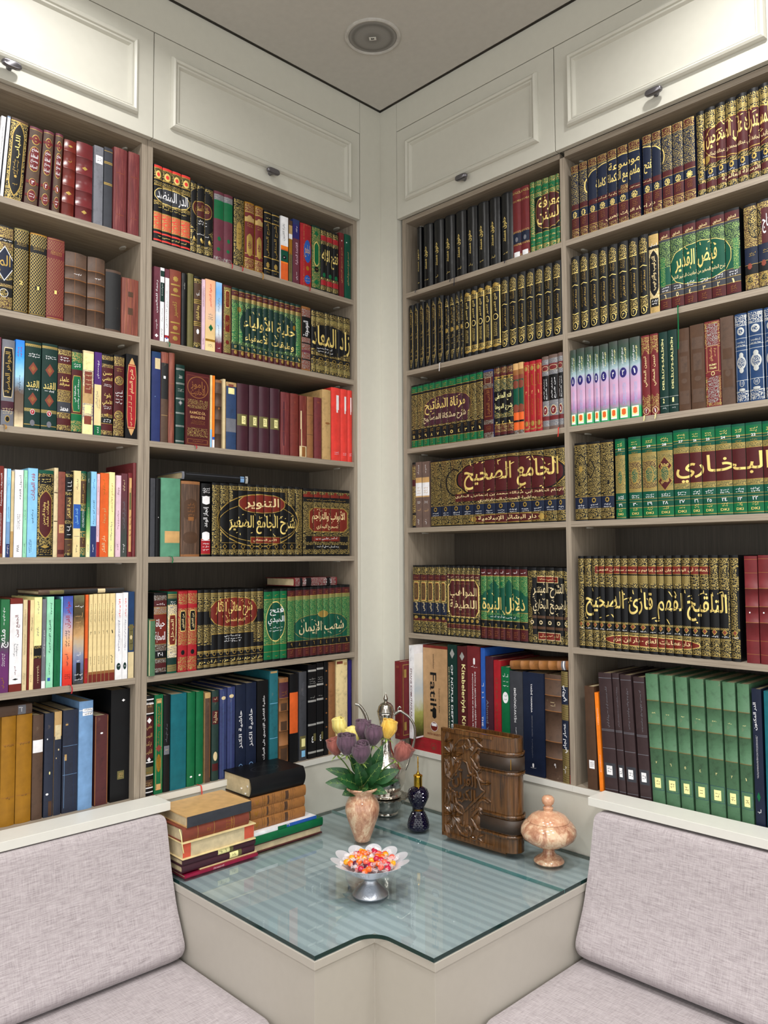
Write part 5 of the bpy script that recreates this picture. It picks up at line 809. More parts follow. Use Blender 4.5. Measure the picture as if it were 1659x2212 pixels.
S('bukhari_set', 'green volumes with maroon title band', BU + 'Ov6 g.6 m37 g.6 Ov6 g.6 D9 g.5 D3 g.5 D7 g.7 e11 g.7 D2', [('X', .5, .92, .5, .05, 'bg', 2), ('N', ['27', '26', '25', '24', '23', '22', '21'], .5, .865, .28, .028, 'w'), ('X', .5, .795, .5, .05, 'g', 3), ('X', .5, .265, .6, .05, 'w', 2), ('N', [ara(i) for i in range(27, 20, -1)], .5, .175, .34, .04, 'w'), ('X', .5, .115, .4, .045, 'bg', 2), ('T', 'DKI', .5, .062, .52, .028, 'bg')], 1.5, 1, [('T', 'البـخـاري', .48, .535, .90, .30, 'bg')])
S('talqih_set', 'black-and-gold volumes of nineteen-piece set', 'k3 g.4 Ok8 k9 Jk8 Ok5 k36 Jk2 k8 Jk2 Ok15 g.4 k3', [('D', .5, .265, .6, .065, 'g'), ('D', .5, .265, .4, .042, 'u'), ('X', .5, .222, .7, .018, 'w', 1)], 2.4, 1, [('R', .022, .5, .044, .9, 'Ok'), ('R', .965, .5, .05, .9, 'Ok'), ('R', .105, .81, .11, .2, 'Ok'), ('R', .885, .81, .10, .2, 'Ok'), ('C', .195, .75, .16, .12, 'Ok'), ('C', .80, .75, .16, .12, 'Ok'), ('R', .485, .852, .72, .085, 'g'), ('R', .485, .852, .72, .075, 'h'), ('T', 'للحافظ أبي الوفاء برهان الدين إبراهيم بن محمد سبط ابن العجمي', .485, .852, .70, .05, 'c'), ('R', .49, .49, .89, .36, 'k'), ('T', 'التلقيح لفهم قارئ الصحيح', .495, .49, .88, .27, 'bg'), ('Y', .495, .49, .89, .30, 'bg', 26), ('C', .48, .12, .60, .115, 'bg'), ('C', .48, .12, .59, .1, 'h'), ('T', 'دار عطاءات العلم - دار ابن حزم', .48, .12, .48, .065, 'c')])
S('brown_panelled', 'plain brown leather volumes with ruled bands', 'M3 T.4 M12 T.4 M14 *T.6 M16 *T.6 M14 *T.6 M16 T.4 M12 T.4 M8', [('E', .35, .47, .12, .015, 'w')], 1.5, 1)
S('umber_sticker', 'dark umber book with grey-white sticker', 'B100', [('P', .5, .24, .55, .08, 'w'), ('X', .5, .24, .4, .05, 'k', 3)], .5)
S('orange_paper', 'bright orange book squeezed between dark ones', 'O100', [('X', .6, .75, .3, .2, 'w', 1, 1), ('X', .6, .28, .3, .2, 'w', 1, 1)], 0)
S('aubergine_four', 'aubergine leather books with white stickers', 'Z4 y.4 Z42 y.4 Z.6 y.4 Z14 y.4 Z33 y.4 Z3', [('X', .6, .72, .2, .36, 'y', 1, 1), ('Q', .5, .19, .85, .12, 'x'), ('P', .45, .19, .45, .075, 'w'), ('X', .45, .19, .35, .04, 'k', 2)], 1, lab=[0, 1, 2, 3])
S('green_tape_seven', 'tall faded green volumes with taped cream labels', 'WE20 *v.8 WE17 *v.8 WE18 *v.8 WE42', [('X', .5, .70, .3, .012, 'z', 1), ('N', down(7, 1), .5, .32, .12, .02, 'z'), ('Q', .5, .17, .96, .12, 'N'), ('Q', .5, .17, .92, .115, 'WE'), ('P', .52, .165, .48, .075, 'z'), ('X', .52, .165, .3, .04, 'k', 2)], 1.5, 1)
S('navy_slim', 'slim navy book with white upright lettering', 'n100', [('T', 'الدر المكنون', .3, .80, .4, .2, 'w', 1), ('X', .4, .5, .2, .34, 'w', 2, 1), ('D', .4, .22, .4, .07, 'e'), ('X', .4, .12, .4, .08, 'w', 1)], .5)
S('teal_edge', 'dark teal book at the photo edge', 'q100', [], 1)
ROWS = {   # shelf row: (look, [[left mm, right mm, height mm, lean deg], ...], set-back mm, foot height mm or 0)
 'A1': [('pamphlet_white', [[-1460,-1445,227,3.9]], 6, 0), ('pamphlet_grey', [[-1444,-1433,234,3.8]], 6, 0), ('black_gold_cart', [[-1432,-1384,233,3.6]], 6, 0), ('brown_vol3', [[-1380,-1341,228,3.2],[-1339,-1307,232,2.6],[-1303,-1278,235,2.0]], 6, 0), ('red_ribbed', [[-1275,-1237,227,1.4]], 6, 0), ('redbrown_ribbed', [[-1234,-1184,235,0.2]], 6, 0), ('grey_label', [[-1181,-1152,241,0]], 6, 0), ('navy_lines', [[-1150,-1123,247,0]], 6, 0), ('red_tattered', [[-1119,-1077,259,0],[-1072,-1035,261,0]], 6, 0)],
 'A2': [('ornate_big', [[-1451,-1405,234,0]], 6, 0), ('lattice_green', [[-1403,-1364,237,0]], 6, 0), ('lattice_gold', [[-1360,-1314,236,0]], 6, 0), ('lattice_red', [[-1313,-1263,236,0]], 6, 0), ('brown_ribbed', [[-1260,-1196,211,0],[-1193,-1140,212,0]], 6, 0), ('dark_worn', [[-1138,-1089,188,0]], 6, 0), ('orange_worn', [[-1087,-1033,175,0]], 6, 0)],
 'A3': [('mauve_plain', [[-1440,-1431,240,0]], 6, 0), ('greybrown_cart', [[-1429,-1395,237,0]], 6, 0), ('blue_photo', [[-1394,-1370,242,0]], 6, 0), ('green_diamonds', [[-1368,-1324,244,0],[-1322,-1278,246,0]], 6, 0), ('maroon_goldbands', [[-1277,-1238,244,0]], 6, 0), ('green_panel', [[-1237,-1205,243,0]], 6, 0), ('beige_ornate', [[-1204,-1172,246,0]], 6, 0), ('purple_cream', [[-1170,-1148,247,0]], 6, 0), ('brown_script', [[-1147,-1111,246,0]], 6, 0), ('brown_rounds', [[-1109,-1076,250,0]], 6, 0), ('black_redcart', [[-1072,-1033,259,0]], 6, 0)],
 'A4': [('red_whitetext', [[-1431,-1418,246,0]], 6, 0), ('white_thin', [[-1417,-1410,240,0]], 6, 0), ('skyblue_purplefoot', [[-1409,-1399,240,0]], 6, 0), ('tan_thin', [[-1398,-1390,234,0]], 6, 0), ('white_big', [[-1389,-1366,239,0]], 6, 0), ('green_thin', [[-1365,-1355,239,0]], 6, 0), ('lightblue_red', [[-1354,-1327,246,0]], 6, 0), ('black_arabesque', [[-1326,-1283,243,0]], 6, 0), ('beige_tattered', [[-1282,-1270,252,0]], 6, 0), ('terracotta_worn', [[-1270,-1250,242,0]], 6, 0), ('black_panels', [[-1249,-1227,245,0]], 6, 0), ('cream_blueband', [[-1226,-1205,248,0]], 6, 0), ('green_goldpanels', [[-1205,-1188,248,0]], 6, 0), ('green_gradient', [[-1187,-1176,247,0]], 6, 0), ('sky_violet', [[-1175,-1158,249,0]], 6, 0), ('salmon_red', [[-1157,-1148,243,0]], 6, 0), ('orange_book', [[-1147,-1121,247,0]], 6, 0), ('paleyellow_book', [[-1120,-1102,251,0]], 6, 0), ('pink_book', [[-1098,-1082,243,0]], 6, 0), ('maroon_grey', [[-1082,-1062,250,0]], 6, 0), ('maroon_strip', [[-1060,-1045,253,0]], 6, 0), ('maroon_cloth', [[-1044,-1033,285,0]], 6, 0)],
 'A5': [('green_purple', [[-1418,-1395,248,0]], 6, 0), ('white_brownbands', [[-1394,-1361,250,0]], 6, 0), ('greycream', [[-1360,-1348,245,0]], 6, 0), ('brown_thin', [[-1347,-1341,243,0]], 6, 0), ('cream_thin', [[-1341,-1330,244,0]], 6, 0), ('yellow_maroon', [[-1330,-1309,251,0]], 6, 0), ('grey_vertical', [[-1308,-1297,245,0]], 6, 0), ('mint_paper', [[-1296,-1276,251,0]], 6, 0), ('green_dark_paper', [[-1274,-1256,243,0]], 6, 0), ('blue_sliver', [[-1256,-1251,250,0]], 6, 0), ('sunset_book', [[-1250,-1222,251,0]], 6, 0), ('mosque_photo', [[-1220,-1189,252,0]], 6, 0), ('orange_thin', [[-1186,-1177,253,0]], 6, 0), ('cream_set', [[-1175,-1163,253,0],[-1163,-1150,254,0],[-1150,-1137,254,0],[-1137,-1126,254,0],[-1126,-1113,254,0],[-1113,-1095,254,0]], 6, 0), ('white_violet', [[-1094,-1072,254,0],[-1072,-1055,255,0]], 6, 0), ('bluegrey_brown', [[-1054,-1035,257,0]], 6, 0)],
 'A6': [('mustard', [[-1400,-1362,292,0],[-1361,-1319,292,0]], 30, 0), ('brown_whitepatch', [[-1318,-1289,285,0]], 30, 0), ('navy_worn', [[-1286,-1260,286,0]], 30, 0), ('navy_peeling', [[-1259,-1238,287,0]], 30, 0), ('navy_scratched', [[-1235,-1191,287,0]], 30, 0), ('steel_blue', [[-1190,-1148,307,0]], 25, 0), ('oxblood', [[-1141,-1100,259,0]], 30, 0), ('black_tall', [[-1093,-1033,327,0]], 30, 0)],
 'B1': [('durr_set', [[-986,-957,254,0],[-957,-923,253,0],[-923,-890,253,0],[-890,-856,253,0]], 6, 0), ('blackgold_three', [[-855,-831,242,0],[-831,-802,240,0],[-802,-769,238,0]], 6, 0), ('maroon_green_two', [[-767,-728,237,0],[-728,-693,237,0]], 6, 0), ('gold_ornate_one', [[-689,-648,239,0]], 6, 0), ('red_gilt_two', [[-644,-605,238,0],[-601,-568,236,0]], 6, 0), ('black_gilt_two', [[-563,-532,233,0],[-530,-496,233,0]], 6, 0), ('white_orange_green', [[-492,-459,233,0]], 6, 0), ('olive_flag', [[-456,-440,227,0]], 6, 0), ('violet_book', [[-438,-407,238,0]], 6, 0), ('red_blue_oval', [[-402,-349,235,0]], 6, 0), ('green_foil', [[-347,-306,242,0]], 6, 0), ('blackfoil_three', [[-304,-275,242,0],[-275,-245,242,0],[-245,-216,241,0]], 6, 0), ('crimson_plain', [[-214,-190,251,0]], 6, 0), ('teal_plain', [[-187,-155,253,0]], 6, 0)],
 'B2': [('mauve_white', [[-983,-962,235,0]], 6, 0), ('white_green', [[-961,-947,236,0]], 6, 0), ('pale_blue', [[-945,-930,236,0]], 6, 0), ('rust_gilt', [[-928,-887,240,0]], 6, 0), ('black_shiny', [[-885,-865,238,0]], 6, 0), ('olive_cloth', [[-863,-842,243,0]], 6, 0), ('black_brown_panels', [[-840,-812,239,0]], 6, 0), ('pink_thin', [[-811,-799,235,0]], 6, 0), ('peach_book', [[-798,-760,240,0]], 6, 0), ('cloud_blue', [[-758,-735,239,0]], 6, 0), ('red_gold_frame', [[-730,-696,237,0]], 6, 0), ('hilya_set', [[-695,-666,236,0],[-666,-640,236,0],[-640,-615,237,0],[-615,-592,237,0],[-592,-567,237,0],[-567,-543,237,0],[-543,-519,237,0],[-519,-495,237,0],[-495,-472,237,0],[-472,-447,237,0],[-447,-423,237,0],[-423,-397,237,0]], 6, 0), ('copper_brown', [[-395,-354,237,0]], 6, 0), ('zad_set', [[-350,-327,235,0],[-327,-285,236,0],[-285,-260,237,0],[-260,-222,237,0],[-222,-192,238,0],[-192,-158,238,0]], 6, 0)],
 'B3': [('blue_taped', [[-987,-956,282,0]], 6, 0), ('brown_torn', [[-954,-929,286,0]], 6, 0), ('rust_torn', [[-927,-906,288,0]], 6, 0), ('green_silverlines', [[-902,-871,255,0]], 6, 0), ('brown_ramuz', [[-868,-779,238,0]], 6, 0), ('yellow_sliver', [[-777,-770,239,0]], 6, 0), ('orange_sliver', [[-769,-760,239,0]], 6, 0), ('old_brown', [[-757,-731,228,0]], 6, 0), ('beige_sliver', [[-729,-719,234,0]], 6, 0), ('slate_taped', [[-716,-675,227,0]], 6, 0), ('maroon_wrapped', [[-671,-625,229,0],[-622,-582,230,0],[-581,-537,231,0],[-534,-491,232,0]], 6, 0), ('redbrown_old', [[-488,-449,225,0]], 6, 0), ('brick_old', [[-446,-409,226,0]], 6, 0), ('peeling_red', [[-405,-372,224,0]], 6, 0), ('umber_old', [[-370,-340,225,0]], 6, 0), ('wine_old', [[-336,-301,227,0]], 6, 0), ('beige_cloth', [[-298,-256,262,0]], 6, 0), ('scarlet_three', [[-254,-208,276,0],[-208,-173,276,0],[-173,-148,276,0]], 6, 0)],
 'B4': [('charcoal_thick', [[-987,-970,242,0]], 6, 0), ('black_narrow', [[-968,-953,243,0]], 6, 0), ('mint_cloth', [[-950,-882,246,0]], 6, 0), ('mottled_brown', [[-879,-811,241,0]], 6, 0), ('black_silver', [[-807,-772,237,0]], 6, 0), ('tanwir_set', [[-767,-736,242,0],[-736,-701,242,0],[-701,-665,243,0],[-665,-629,244,0],[-629,-594,244,0],[-594,-560,245,0],[-560,-525,245,0],[-525,-491,246,0],[-491,-457,246,0],[-457,-425,247,0],[-425,-391,247,0]], 6, 0), ('abwab_set', [[-388,-340,245,0],[-340,-300,246,0],[-300,-259,246,0],[-259,-215,247,0],[-215,-163,247,0]], 6, 0)],
 'B5': [('green_small', [[-992,-971,171,0]], -6, 0), ('brown_hayat', [[-970,-926,250,0]], 6, 0), ('green_gilt', [[-923,-890,252,0]], 6, 0), ('red_gilt_pair', [[-886,-854,252,0],[-852,-819,253,0]], 6, 0), ('maani_set', [[-817,-794,254,0],[-794,-769,254,0],[-769,-742,253,0],[-742,-718,253,0],[-718,-693,253,0],[-693,-664,252,0],[-664,-638,252,0],[-638,-612,252,0],[-612,-586,252,0],[-586,-561,252,0]], 6, 0), ('fath_mubdi', [[-559,-523,247,0],[-523,-490,248,0],[-490,-460,248,0]], 6, 0), ('shuab_set', [[-458,-423,249,0],[-423,-388,250,0],[-388,-356,250,0],[-356,-323,251,0],[-323,-294,252,0],[-294,-265,252,0],[-265,-236,253,0],[-236,-202,254,0],[-202,-163,254,0]], 6, 0)],
 'B6': [('brown_ornate', [[-994,-963,300,0]], 12, 0), ('green_gilt_strip', [[-961,-932,299,0]], 12, 0), ('black_label', [[-930,-908,295,0]], 12, 0), ('teal_plain_thick', [[-906,-851,294,0]], 12, 0), ('emerald_two', [[-848,-819,293,0],[-816,-789,292,0]], 12, 0), ('brown_worn_thin', [[-784,-763,284,0]], 12, 0), ('marbled_green', [[-758,-732,288,0]], 12, 0), ('denim_two', [[-728,-701,289,0],[-699,-669,292,0]], 12, 0), ('navy_hashiya', [[-667,-628,296,0],[-627,-585,298,0]], 12, 0), ('black_whitetext', [[-582,-536,300,0]], 12, 0), ('petrol_old', [[-530,-494,328,0]], 12, 0), ('brown_old_gilt', [[-488,-448,298,0]], 12, 0), ('black_orange', [[-443,-406,308,0]], 12, 0), ('slate_stickers', [[-401,-367,311,0]], 12, 0), ('black_barred', [[-361,-323,332,0],[-321,-289,336,0]], 12, 0), ('brown_dark_ornate', [[-286,-266,337,0]], 12, 0), ('brown_smooth', [[-264,-231,334,0]], 12, 0), ('cream_worn', [[-227,-171,337,0]], 12, 0), ('indigo_tall', [[-167,-150,332,0]], 12, 0)],
 'C1': [('black_tick', [[189,214,246,0],[218,268,245,0],[272,323,245,0],[327,377,244,0],[380,431,244,0],[434,482,243,0],[484,534,243,0],[536,584,242,0],[588,639,242,0]], 6, 0), ('maroon_navy_two', [[642,676,239,0],[676,710,239,0]], 6, 0), ('green_gold_five', [[712,732,240,0],[732,760,238,0],[760,787,237,0],[787,813,236,0],[813,830,235,0]], 6, 0)],
 'C2': [('black_slimgold', [[144,170,253,0],[171,196,254,0],[197,225,254,0],[228,257,255,0],[259,287,256,0],[288,321,256,0]], 6, 0), ('black_coin', [[327,351,247,0],[351,378,248,0],[378,401,250,0],[401,419,251,0]], 6, 0), ('black_goldframe', [[420,451,248,0],[451,482,250,0],[482,513,251,0],[513,545,252,0],[545,583,254,0]], 6, 0), ('qubbe_set', [[585,619,249,0],[619,655,249,0],[655,690,249,0],[690,726,249,0],[726,762,249,0],[762,796,249,0],[796,831,249,0]], 6, 0)],
 'C3': [('mirqat_set', [[155,186,241,0],[186,216,241,0],[216,247,242,0],[247,276,242,0],[276,309,242,0],[309,340,242,0],[340,379,242,0],[379,410,243,0],[410,442,243,0],[442,474,243,0],[474,504,244,0]], 6, 0), ('brown_frame', [[506,549,240,0]], 6, 0), ('fath_three', [[551,577,244,0],[577,605,244,0],[605,633,243,0]], 6, 0), ('green_rust_two', [[634,656,241,0],[656,677,242,0]], 6, 0), ('red_gold_three', [[678,700,238,0],[700,726,238,0],[726,750,238,0]], 6, 0), ('grey_maroon_three', [[750,777,243,0],[777,812,245,0],[812,832,246,0]], 6, 0)],
 'C4': [('brown_slim', [[157,175,247,0]], 6, 0), ('mauve_photo_two', [[177,209,247,0],[211,247,246,0]], 6, 0), ('jami_set', [[252,304,246,0],[304,351,246,0],[351,404,246,0],[404,456,246,0],[456,503,246,0],[503,552,246,0],[552,603,246,0],[603,653,246,0],[653,702,246,0],[702,752,245,0],[752,800,245,0],[800,833,245,0]], 6, 0)],
 'C5': [('gold_navy_five', [[156,194,254,0],[194,230,254,0],[230,264,254,0],[264,296,254,0],[296,325,254,0]], 6, 0), ('mawahib_set', [[326,341,254,0],[341,365,253,0],[365,389,253,0],[389,412,253,0],[412,434,253,0],[434,456,253,0],[456,480,252,0]], 6, 0), ('dalail_set', [[482,509,250,0],[509,537,250,0],[537,565,250,0],[565,588,250,0],[588,617,250,0],[617,648,250,0],[648,681,250,0]], 6, 0), ('sharh_set', [[682,717,249,0],[717,751,249,0],[751,785,249,0],[785,817,248,0],[817,837,248,0]], 6, 0)],
 'C6': [('red_gilt_cover', [[149,180,281,0]], -84, 885), ('white_komutan', [[183,206,338,0]], -43, 885), ('kraft_box', [[208,328,339,0]], 6, 885), ('green_nufus', [[329,373,397,0]], 6, 0), ('maroon_kitabi', [[375,419,395,0]], 6, 0), ('maroon_sultan', [[420,478,399,0]], 6, 0), ('blue_ottoman', [[481,500,396,0]], 6, 0), ('black_yesevi', [[502,535,369,0]], 6, 0), ('red_atlas', [[537,567,359,0]], 6, 0), ('green_nubuvva', [[569,603,340,0]], 6, 0), ('slate_eminonu', [[604,657,330,0]], 6, 0), ('navy_yarimada', [[658,740,332,0]], 6, 0), ('brown_leather_bands', [[741,804,333,0]], 6, 0), ('blue_stripes', [[805,830,348,0]], 6, 0), ('dark_red_thin', [[832,837,349,0]], 6, 0)],
 'D1': [('fath_mulhim', [[874,902,239,0],[904,934,240,0],[936,968,240,0],[969,1004,240,0],[1005,1037,241,0],[1039,1074,241,0],[1076,1114,242,0],[1122,1151,242,0],[1152,1181,242,0],[1183,1215,243,0],[1216,1248,243,0],[1249,1283,244,0]], 6, 0), ('mustadrak_set', [[1287,1311,248,0],[1311,1342,249,0],[1342,1370,250,0],[1370,1400,251,0],[1400,1430,252,0],[1430,1461,253,0],[1461,1490,254,0]], 6, 0)],
 'D2': [('qubbe_set2', [[866,898,244,0],[898,931,244,0],[931,966,244,0],[966,998,245,0],[998,1032,245,0],[1032,1067,245,0],[1067,1100,245,0],[1100,1133,246,0]], 6, 0), ('white_black_script', [[1135,1166,244,0]], 6, 0), ('fayd_set', [[1167,1202,242,0],[1202,1240,242,0],[1240,1279,242,0],[1279,1320,242,0],[1320,1360,241,0],[1360,1401,241,0]], 6, 0), ('taj_set', [[1411,1447,238,0],[1447,1484,240,0]], 6, 0)],
 'D3': [('dome_photo', [[859,881,244,0],[882,912,245,0],[913,942,244,0],[943,964,241,0],[965,995,242,0],[997,1027,244,0],[1028,1064,244,0],[1066,1100,244,0]], 6, 0), ('maroon_script_two', [[1104,1130,241,0],[1132,1157,241,0]], 6, 0), ('green_salikin', [[1159,1187,240,0],[1187,1216,241,0]], 6, 0), ('brown_embossed', [[1217,1252,238,0],[1254,1295,241,0]], 6, 0), ('maroon_selamet', [[1296,1339,242,0]], 6, 0), ('brown_tooled', [[1340,1377,245,0]], 6, 0), ('blue_silver_muslim', [[1379,1412,245,0],[1414,1454,247,0],[1456,1490,246,0]], 6, 0)],
 'D4': [('jami_tail', [[868,913,246,0],[913,960,245,0],[960,1005,245,0]], 6, 0), ('bukhari_ornate', [[1010,1044,244,0],[1054,1096,245,0],[1098,1144,245,0],[1145,1194,245,0]], 6, 0), ('bukhari_set', [[1195,1243,249,0],[1243,1278,248,0],[1278,1317,247,0],[1317,1362,247,0],[1362,1399,246,0],[1399,1443,246,0],[1443,1481,245,0]], 6, 0)],
 'D5': [('talqih_set', [[873,894,286,0],[894,921,286,0],[921,944,286,0],[944,966,286,0],[966,995,286,0],[995,1018,286,0],[1018,1042,286,0],[1042,1075,286,0],[1075,1107,286,0],[1107,1134,286,0],[1134,1157,286,0],[1157,1182,286,0],[1182,1209,287,0],[1209,1235,287,0],[1235,1261,287,0],[1261,1288,287,0],[1288,1315,287,0],[1315,1345,287,0],[1345,1370,287,0]], 6, 0), ('brown_panelled', [[1385,1420,284,0],[1421,1456,286,0]], 6, 0)],
 'D6': [('umber_sticker', [[896,932,311,-1.2]], 6, 0), ('orange_paper', [[937,952,295,-2.4]], 6, 0), ('aubergine_four', [[955,1001,357,-2.7],[1002,1027,360,-2.7],[1028,1066,358,-2.65],[1070,1107,356,-2.6]], 6, 0), ('green_tape_seven', [[1108,1149,369,-2.5],[1150,1193,369,-2.3],[1194,1232,369,-1.8],[1234,1276,369,-1.3],[1277,1321,369,-1.0],[1322,1359,369,-0.8],[1360,1395,369,-0.6]], 6, 0), ('navy_slim', [[1397,1424,360,-0.3]], 6, 0), ('teal_edge', [[1426,1458,357,0]], 6, 0)],
}


def hash_seed(*a): return sum(ord(c)*(i*7+3) for i, c in enumerate(repr(a)))
NUM = 'zero one two three four five six seven eight nine ten eleven twelve thirteen fourteen fifteen sixteen seventeen eighteen nineteen'.split()
ORD = 'first second third fourth fifth sixth seventh eighth ninth tenth eleventh twelfth thirteenth fourteenth fifteenth sixteenth seventeenth eighteenth nineteenth'.split()
RIB = {('A5', 'sunset_book', 0): ('r', .022, .6), ('C1', 'black_tick', 0): ('n', .012, .1), ('C1', 'black_tick', 3): ('n', .014, .8), ('C1', 'black_tick', 4): ('n', .034, .1), ('C1', 'black_tick', 8): ('n', .012, .5), ('C2', 'black_slimgold', 5): ('w', .032, .7), ('C3', 'grey_maroon_three', 2): ('R', .030, .2),
  ('D2', 'fayd_set', 1): ('e', .125, .55), ('D3', 'maroon_script_two', 0): ('z', .016, .3), ('D3', 'maroon_script_two', 1): ('z', .014, .6), ('B1', 'maroon_green_two', 1): ('r', .020, .5), ('B1', 'gold_ornate_one', 0): ('r', .018, .5), ('B1', 'red_gilt_two', 1): ('f', .026, .5), ('B2', 'pale_blue', 0): ('e', .016, .3),
  ('B4', 'mint_cloth', 0): ('e', .020, .4), ('B6', 'emerald_two', 1): ('R', .045, .1), ('B6', 'brown_ornate', 0): ('M', .024, .9), ('A3', 'greybrown_cart', 0): ('f', .012, .1), ('B1', 'red_blue_oval', 0): ('r', .018, .5), ('B3', 'brown_ramuz', 0): ('r', .012, .3)}
DEPTH = {'C6': .23, 'A6': .20, 'B6': .22, 'D6': .22}
for ri, (row, items) in enumerate(ROWS.items()):
    left = row[0] in 'AB'; rz = LROT if left else 0.0; zs = ZC + (SHL if left else SHR)[int(row[1])-1]
    bay = {'A': 'far left', 'B': 'left of corner', 'C': 'right of corner', 'D': 'far right'}[row[0]]
    place = '%s shelf %s' % (['top', 'second', 'third', 'fourth', 'fifth', 'bottom'][int(row[1])-1], bay)
    for st, bk, sb, zb in items:
        s = STYLE[st]; n = len(bk); z = zb/1000 if zb else zs; sb = sb/1000
        su0, sw = bk[0][0]/1000, (bk[-1][1]-bk[0][0])/1000
        for i, (u0, u1, h, lean) in enumerate(bk):
            g = .0017 if s['set'] else .0009; w = (u1-u0)/1000 - g - (.0022 if abs(lean) > .25 else 0); u = u0/1000 + g/2
            loc = Vector((-sb, u, z + .0002)) if left else Vector((u, sb, z + .0002))
            o = book(s, w, h/1000, i, hash_seed(row, st, i), loc, rz, lean, setspan=(u-su0, sw, s['sd']) if s['sd'] else None, ribbon=RIB.get((row, st, i)), depth=DEPTH.get(row) if n < 99 else None)
            if st in ('white_komutan', 'red_gilt_cover'):   # the front board shows beside the spine
                x = w + .0001
                if st[0] == 'w': c = bx('cover_picture', grad_mat(['303420', '6a7030', 'a8ac60', 'c8ccc4', 'b8c4cc', 'd0d4d4', 'e8e8e6', 'ececec']), o, x, x+.0005, .004, .15, .006, h/1000-.03)
                else:
                    bm = bmesh.new(); H_ = h/1000
                    for a, b_, c_, d_ in ((.012, .014, .012, H_-.012), (.014, .15, .012, .0145), (.014, .15, H_-.0145, H_-.012), (.018, .030, .03, .06), (.018, .030, H_-.06, H_-.03)): box(bm, x, x+.0005, a, b_, c_, d_)
                    c = finish(bm, 'gilt_border', book_mat('g'), o)
            t = s['t']
            if n == 1: lb = '%s, %s' % (t, place)
            elif n == 2: lb = '%s of two %s, %s' % (('left', 'right')[i], t, place)
            else: lb = '%s from left of %s, %s' % (ORD[i], t, place)
            tag(o, lb, 'volume' if s['set'] else 'book', ('%s, %s' % (t, place)) if n > 1 else 'books on the ' + place)
# ---------------------------------------------------------------- books lying flat: on top of the rows and in two piles on the table
def lying(key, desc, bands, deco, th, length, u1, z, left=True, out=0.0, depth=.17, slope=0.0, back=False, r=2.0, group='books lying flat on the rows', cat='book', yaw=0.0, side=None):
    S(key, desc, bands, deco, r, side=side)
    th -= .0004
    M = Matrix.Rotation(math.radians(-90 - slope), 4, 'Y')
    rz = (LROT if left else 0.0) + yaw
    loc = Vector((out, u1, z)) if left else Vector((u1, -out, z))
    if back:                                   # fore-edge towards the room, spine to the wall
        M = Matrix.Translation((0, depth, 0)) @ Matrix.Rotation(math.pi, 4, 'Z') @ Matrix.Translation((length, 0, 0)) @ M
    o = book(STYLE[key], th, length, 0, hash_seed(key), loc, rz, lie=M, depth=depth)
    return tag(o, desc, cat, group)
def over(i): return ZC + i
lying('flat_dark_tape', 'dark worn book lying flat across slim cream volumes, fifth shelf far left', 'WB26 Wk74', [('Q', .5, .28, .9, .05, 'w'), ('Q', .5, .8, .8, .16, 'v'), ('P', .5, .28, .9, .09, 'C')], .0135, .251, -1.068, over(-.1015), out=-.006)
lying('flat_brown_label', 'brown book lying flat across the mustard-yellow books', 'WB100', [('P', .5, .17, .9, .13, 'y'), ('X', .5, .17, .5, .08, 'w', 1)], .0275, .16, -1.3215, over(-.4265), out=-.030)
lying('flat_navy_film', 'film-wrapped navy book lying flat over a mottled brown book', 'y3 Fk90 s4 k3', [('R', .5, .12, .8, .06, 'a'), ('R', .7, .5, .1, .9, 'x')], .0245, .258, -.6194, over(.2502), out=-.006)
lying('flat_red_grey', 'red and grey book lying flat on green volumes, fifth shelf left of corner', 'M3 QM10 k6 QM8 k12 QM36 k10 QM12 M3', [('X', .5, .15, .6, .05, 'w', 2), ('X', .5, .28, .6, .08, 'w', 2), ('X', .5, .76, .6, .07, 'w', 2)], .0300, .2007, -.2288, over(-.1034), out=-.006, side='M')
lying('flat_brown_bands', 'brown leather book lying flat beneath a shelf, above dark tall books', 'WT5 WJ14 *T1 WJ15 *T1 WJ15 *T1 WJ15 *T1 WJ14 *T1 WT6 y3 w2 y2 WT5', [], .0290, .229, .8345, over(-.3608), left=False, out=-.007, slope=4.6, r=4)
lying('flat_red_vine', 'red book with gilt vine lying flat under the white and kraft books', 'r100', [('X', .5, .68, .7, .1, 'u', 3, 1), ('E', .5, .36, .5, .16, 'u'), ('E', .5, .36, .42, .13, 'r'), ('D', .4, .36, .3, .08, 'u'), ('X', .5, .35, .6, .14, 'u', 2)], .0475, .1775, .3282, over(-.7133), left=False, out=.0005, depth=.235, r=.3)
zt = ZC - .915 + .0003
LP, RP = 'books piled at the left of the table', 'books piled beside the pitcher'
z = zt
